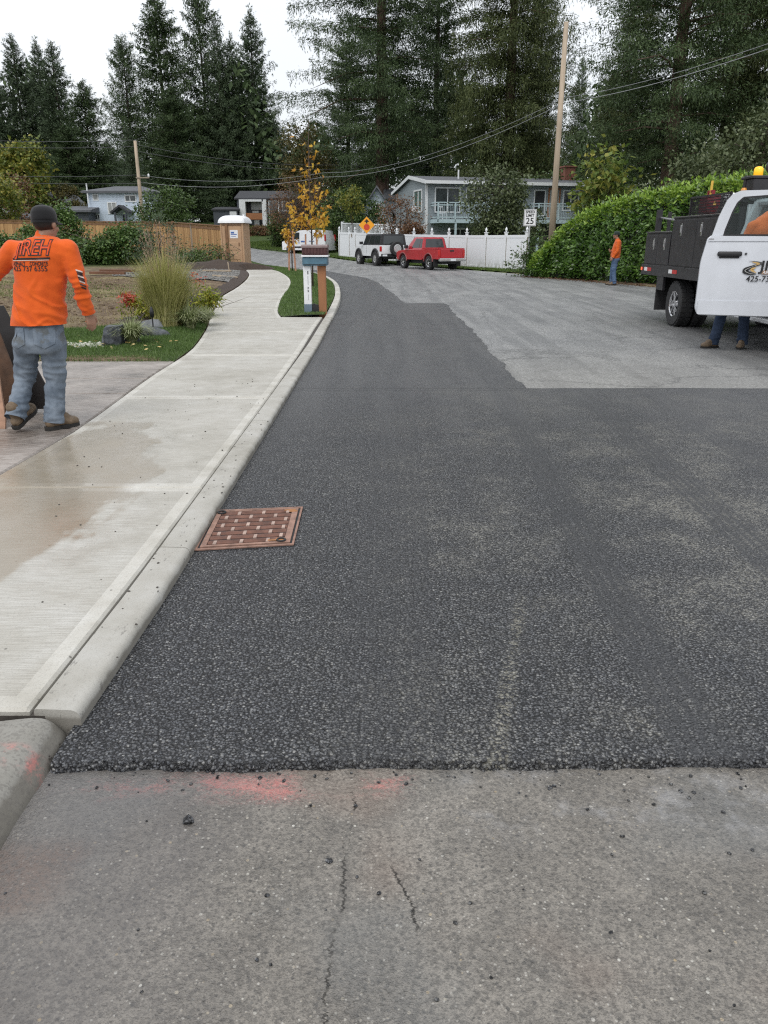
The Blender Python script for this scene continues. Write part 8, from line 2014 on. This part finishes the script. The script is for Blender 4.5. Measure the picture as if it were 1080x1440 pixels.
    # hair shell and cap
    mb = MB(); mb.T = Mh; mb.sphere((0, -.016, .03), 1, 22, 14, 0, (.0815, .099, .094)); mb.T = None
    hb = MB(); keep = []
    inv = Mh.inverted(); me = bpy.data.meshes.new('hair'); me.from_pydata(mb.v, [], mb.f); b_ = bmesh.new(); b_.from_mesh(me)
    bmesh.ops.remove_doubles(b_, verts=b_.verts[:], dist=1e-5)
    bmesh.ops.delete(b_, geom=[v for v in b_.verts if (lambda q_: (q_.y > .035 and q_.z < .065) or q_.z < -.055)(inv @ v.co)], context='VERTS')
    bmesh.ops.solidify(b_, geom=b_.faces[:], thickness=.004); b_.to_mesh(me); b_.free(); me.polygons.foreach_set('use_smooth', [True] * len(me.polygons)); put('hair', me, M[hair], o)
    if cap:
        mb = MB(); mb.T = Mh @ Matrix.Rotation(R(4), 4, 'X')
        rings = [[(.086 * c * w_, -.012 + .107 * s_ * w_, z) for c, s_ in [(math.cos(2 * PI * j / 28), math.sin(2 * PI * j / 28)) for j in range(28)]] for w_, z in ((1.0, .015), (1.015, .05), (.97, .09), (.80, .118), (.5, .134), (.2, .14), (.02, .141))]
        mb.loft(rings); mb.sphere((0, -.012, .141), .008, 8, 6); mb.T = None; co_ = mb.build('cap', M[cap], o, smooth=True)
        mb = MB(); mb.T = Mh @ Matrix.Rotation(R(4), 4, 'X'); n = 13; t_ = [-1.1 + 2.2 * i / (n - 1) for i in range(n)]
        inn = [(.084 * math.sin(a), -.012 + .103 * math.cos(a)) for a in t_]; ou = [(.084 * math.sin(a) * 1.0, -.012 + .103 * math.cos(a) + .075 * math.cos(a * .9) ** .7 * (1 if abs(a) < 1.09 else 0)) for a in t_]
        vs = [(x, y, .024) for x, y in inn] + [(x, y, .008 - .9 * x * x) for x, y in ou] + [(x, y, .018) for x, y in inn] + [(x, y, .002 - .9 * x * x) for x, y in ou]
        fs = []
        for i in range(n - 1): fs += [(i, i + 1, n + i + 1, n + i), (2 * n + i, 3 * n + i, 3 * n + i + 1, 2 * n + i + 1), (n + i, n + i + 1, 3 * n + i + 1, 3 * n + i)]
        mb.add(vs, fs); mb.T = None; mb.build('brim', M[cap], co_, smooth=True)
        mb = MB(); mb.T = Mh @ Matrix.Rotation(R(4), 4, 'X'); k = 24
        rg = [[(.0885 * w_ * math.cos(2 * PI * j / k), -.012 + .110 * w_ * math.sin(2 * PI * j / k), z) for j in range(k)] for w_, z in ((1.0, .012), (1.012, .028))]; mb.loft(rg, cap=False); mb.T = None; mb.build('sweatband', M[cap], co_, smooth=True)
    for s_ in (-1, 1):   # eyes
        mb = MB(); mb.T = Mh; mb.sphere((s_ * .03, .083, .008), .0105, 10, 8); mb.T = None; mb.build('eye', M['print_white'], o, smooth=True)
    return o, shirt_o, jo

# --- worker walking on the driveway, seen from behind
zd = 0.054; q = G(57, 603, zd); S1 = 1 / 165
def wpt(px, py, y): # joint from a photo pixel at local depth y
    p_ = P(px, py, q.y + y); return (p_.x - q.x, y, p_.z - zd)
J = dict(
    spine=[(*wpt(56, 456, 0.0), .206, .140), (*wpt(56, 440, 0.0), .198, .138), (*wpt(57, 415, .0), .190, .132), (*wpt(58, 385, .0), .205, .134), (*wpt(59, 358, -.005), .220, .130), (*wpt(60, 343, .0), .180, .110), (*wpt(61, 333, .01), .10, .085)],
    neck=wpt(62, 333, .015), head=wpt(64.5, 315.5, .03), yaw=R(-14), tilt=R(-4), hem=(0.02, 0),
    shL=wpt(19, 352, .0), elL=wpt(-14, 392, .04), wrL=wpt(-36, 408, .24), handL=((-.35, .85, -.1), (-.3, .1, .9), (.8, .3, 0), .9),
    shR=wpt(95, 351, .0), elR=wpt(111, 399, -.02), wrR=wpt(124, 441, .06), handR=((.18, .12, -.95), (.75, -.55, .1), (-.4, .7, 0), .75),
    hipL=wpt(38, 478, .0), knL=wpt(35, 533, .06), anL=wpt(23, 581, -.10), toeL=(.25, .97), liftL=R(24),
    hipR=wpt(74, 478, .0), knR=wpt(78, 533, .03), anR=wpt(77, 588, .0), toeR=(.62, .78))
J['anR'] = (J['anR'][0], J['anR'][1], .105); 
w1, sh1, jn1 = person('worker in an orange printed long-sleeved shirt walking on the driveway with his back turned', (q.x, q.y, zd), 0, J, 'shirt', 'denim', 'cap_black')
bv = bvh_of(sh1)
def tb(s, px, py, size, mat, name, bold=0.0, shear=0.0, sx=1.0, off=.003, align='LEFT', cuts=2):
    x, y, z = wpt(px, py, 0); me = text_mesh(s, size, shear=shear, bold=bold, ext=0, align=align)
    for v in me.vertices: v.co.x *= sx
    return project(me, bv, (x, -1.0, z), (1, 0, 0), (0, 0, 1), (0, 1, 0), M[mat], sh1, name, off, cuts)
tb('JIREH', 29, 349, .155, 'print_black', 'lettering', .0075, .28, .74, .0040)
tb('JIREH', 29, 349, .155, 'print_red', 'lettering', -.0005, .28, .74, .0055)
for py_, w_, h_, mt, of in ((364.0, .31, .014, 'print_black', .003), (365.4, .30, .005, 'print_white', .0042)):
    x, y, z = wpt(24, py_ + 1.2, 0); project(rect_mesh(w_, h_, 30, 2), bv, (x, -1, z), (1, 0, .02), (0, 0, 1), (0, 1, 0), M[mt], sh1, 'printed_line', of, 0)
tb('ASPHALT', 25.5, 370.6, .040, 'print_black', 'lettering', .0010, 0, .68); tb('CONCRETE', 52, 370.3, .040, 'print_black', 'lettering', .0010, 0, .66)
tb('425 737 6355', 26, 377.4, .055, 'print_black', 'lettering', .0006, 0, .92)
# sleeve print on the right arm
e_, s_, r_ = Vector(J['elR']), Vector(J['shR']), Vector(J['wrR'])
for i in range(9):
    p_ = s_.lerp(e_, .62 + .055 * i) if i < 7 else e_.lerp(r_, .05 + .09 * (i - 7)); dirv = Vector((-.75, .66, 0)); me = rect_mesh(.05, .011, 5, 3, -.025, -.005)
    try: project(me, bv, p_ - dirv * .6, Vector((.66, .75, -.35)), Vector((.1, 0, 1)), dirv, M['print_black' if i % 3 else 'print_white'], sh1, 'sleeve_print', .003, 0)
    except Exception: pass
# jeans pockets
bj = bvh_of(jn1)
for px_, w_ in ((60, .155), (24, .135)):
    x, y, z = wpt(px_, 487, 0); me = rect_mesh(w_, .16, 10, 10); 
    for v in me.vertices:
        if v.co.y < .045: v.co.y = v.co.y + .035 * (abs(v.co.x - w_ / 2) / (w_ / 2)) * (1 - v.co.y / .045)
    project(me, bj, (x, -1, z), (1, 0, 0), (0, 0, 1), (0, 1, 0), M['denim'], jn1, 'pocket', .006, 0)
# --- sheets he is dragging along
M['sheet_black'] = pm('sheet_black', (.012, .010, .010), .55, .3, 4); M['sheet_brown'] = pm('sheet_brown', (.085, .045, .025), .7, .45, 7, .2, 20); M['sheet_pale'] = pm('sheet_pale', (.42, .25, .17), .75, .3, 9, .2, 25)
def sheetboard(pts, Y, lean, th, mat, label):
    base_ = max(pts, key=lambda p_: p_[1]); zb_ = P(base_[0], base_[1], Y).z; mb = MB(); vs = []
    for px_, py_ in pts:
        a = P(px_, py_, Y); k = (a.z - zb_) * lean; b = P(px_, py_, Y + k); vs.append(b)
    n = len(vs); nrm = Vector((0, 1, 0)) * th; mb.add([tuple(v) for v in vs] + [tuple(v + nrm) for v in vs], [tuple(range(n)), tuple(reversed(range(n, 2 * n)))] + [(i, i + n, (i + 1) % n + n, (i + 1) % n) for i in range(n)])
    return tag(mb.build('board_sheet', M[mat]), label, 'board')
sheetboard([(4, 430), (66, 546), (62, 575), (-20, 578), (-95, 430)], 7.0, .12, .02, 'sheet_black', 'large black board tilted behind the walking worker\'s legs')
sheetboard([(-1, 468), (43.5, 584), (30, 588), (-40, 592), (-95, 470)], 6.72, .12, .018, 'sheet_brown', 'dark brown plywood sheet tilted between the black board and the worker\'s raised boot')
sheetboard([(-6, 500), (7.5, 590), (7, 607), (-60, 610), (-90, 505)], 6.35, .1, .02, 'sheet_pale', 'pale reddish plywood sheet edge at the left border')

# --- worker by the hedge, in profile
q2 = G(862, 401, 0.0); 
J2 = dict(spine=[(0, 0.01, .93, .205, .155), (0, .01, 1.05, .20, .158), (0, .0, 1.2, .205, .155), (0, -.015, 1.35, .215, .145), (0, -.03, 1.48, .185, .12), (0, -.02, 1.56, .10, .09)],
    neck=(0, -.01, 1.57), head=(0, .05, 1.715), yaw=R(6), tilt=R(4),
    shL=(-.2, -.03, 1.47), elL=(-.25, -.02, 1.18), wrL=(-.22, .13, .97), handL=((.05, .4, -.9), (-.9, .2, 0), (0, .9, .3), .6),
    shR=(.2, -.03, 1.47), elR=(.25, .0, 1.19), wrR=(.06, .2, 1.16), handR=((-.7, .5, .3), (.5, .5, -.6), (-.5, .2, .8), .9),
    hipL=(-.095, 0, .93), knL=(-.11, .03, .5), anL=(-.12, -.02, .105), toeL=(-.1, 1), hipR=(.095, 0, .93), knR=(.1, .06, .5), anR=(.11, .05, .105), toeR=(.1, 1))
w2, s2, j2 = person('worker in an orange sweatshirt and cap standing in front of the laurel hedge', (q2.x, q2.y, 0.0), R(80), J2, 'shirt2', 'denim2', 'cap_green', wr=.9)
# --- worker behind the open truck door
J3 = dict(spine=[(.02, .0, .95, .20, .15), (.06, .0, 1.08, .205, .155), (.12, .0, 1.25, .225, .16), (.2, -.01, 1.47, .25, .16), (.25, -.02, 1.70, .245, .15), (.32, -.02, 1.86, .16, .12), (.40, -.0, 1.95, .10, .09)],
    neck=(.40, .0, 1.93), head=(.50, .04, 2.05), yaw=R(-60), tilt=R(-10),
    shL=(.08, -.06, 1.74), elL=(.02, -.05, 1.38), wrL=(.2, .12, 1.2), handL=((.8, .5, 0), (0, 0, 1), (0, .8, .3), .8),
    shR=(.52, .0, 1.74), elR=(.72, .12, 1.5), wrR=(.85, .3, 1.5), handR=((.8, .6, 0), (0, 0, 1), (0, .8, .3), .8),
    hipL=(-.08, 0, .95), knL=(-.17, -.02, .5), anL=(-.22, .02, .105), toeL=(-.95, -.25), hipR=(.13, 0, .95), knR=(.17, -.03, .5), anR=(.2, -.02, .105), toeR=(-.55, -.8))
q3 = Vector((5.25, 11.9, 0))
w3, s3, j3 = person('worker in an orange top and dark jeans standing behind the open truck door', (q3.x, q3.y, -.004), 0, J3, 'shirt3', 'denim3', None, 'hair_grey')
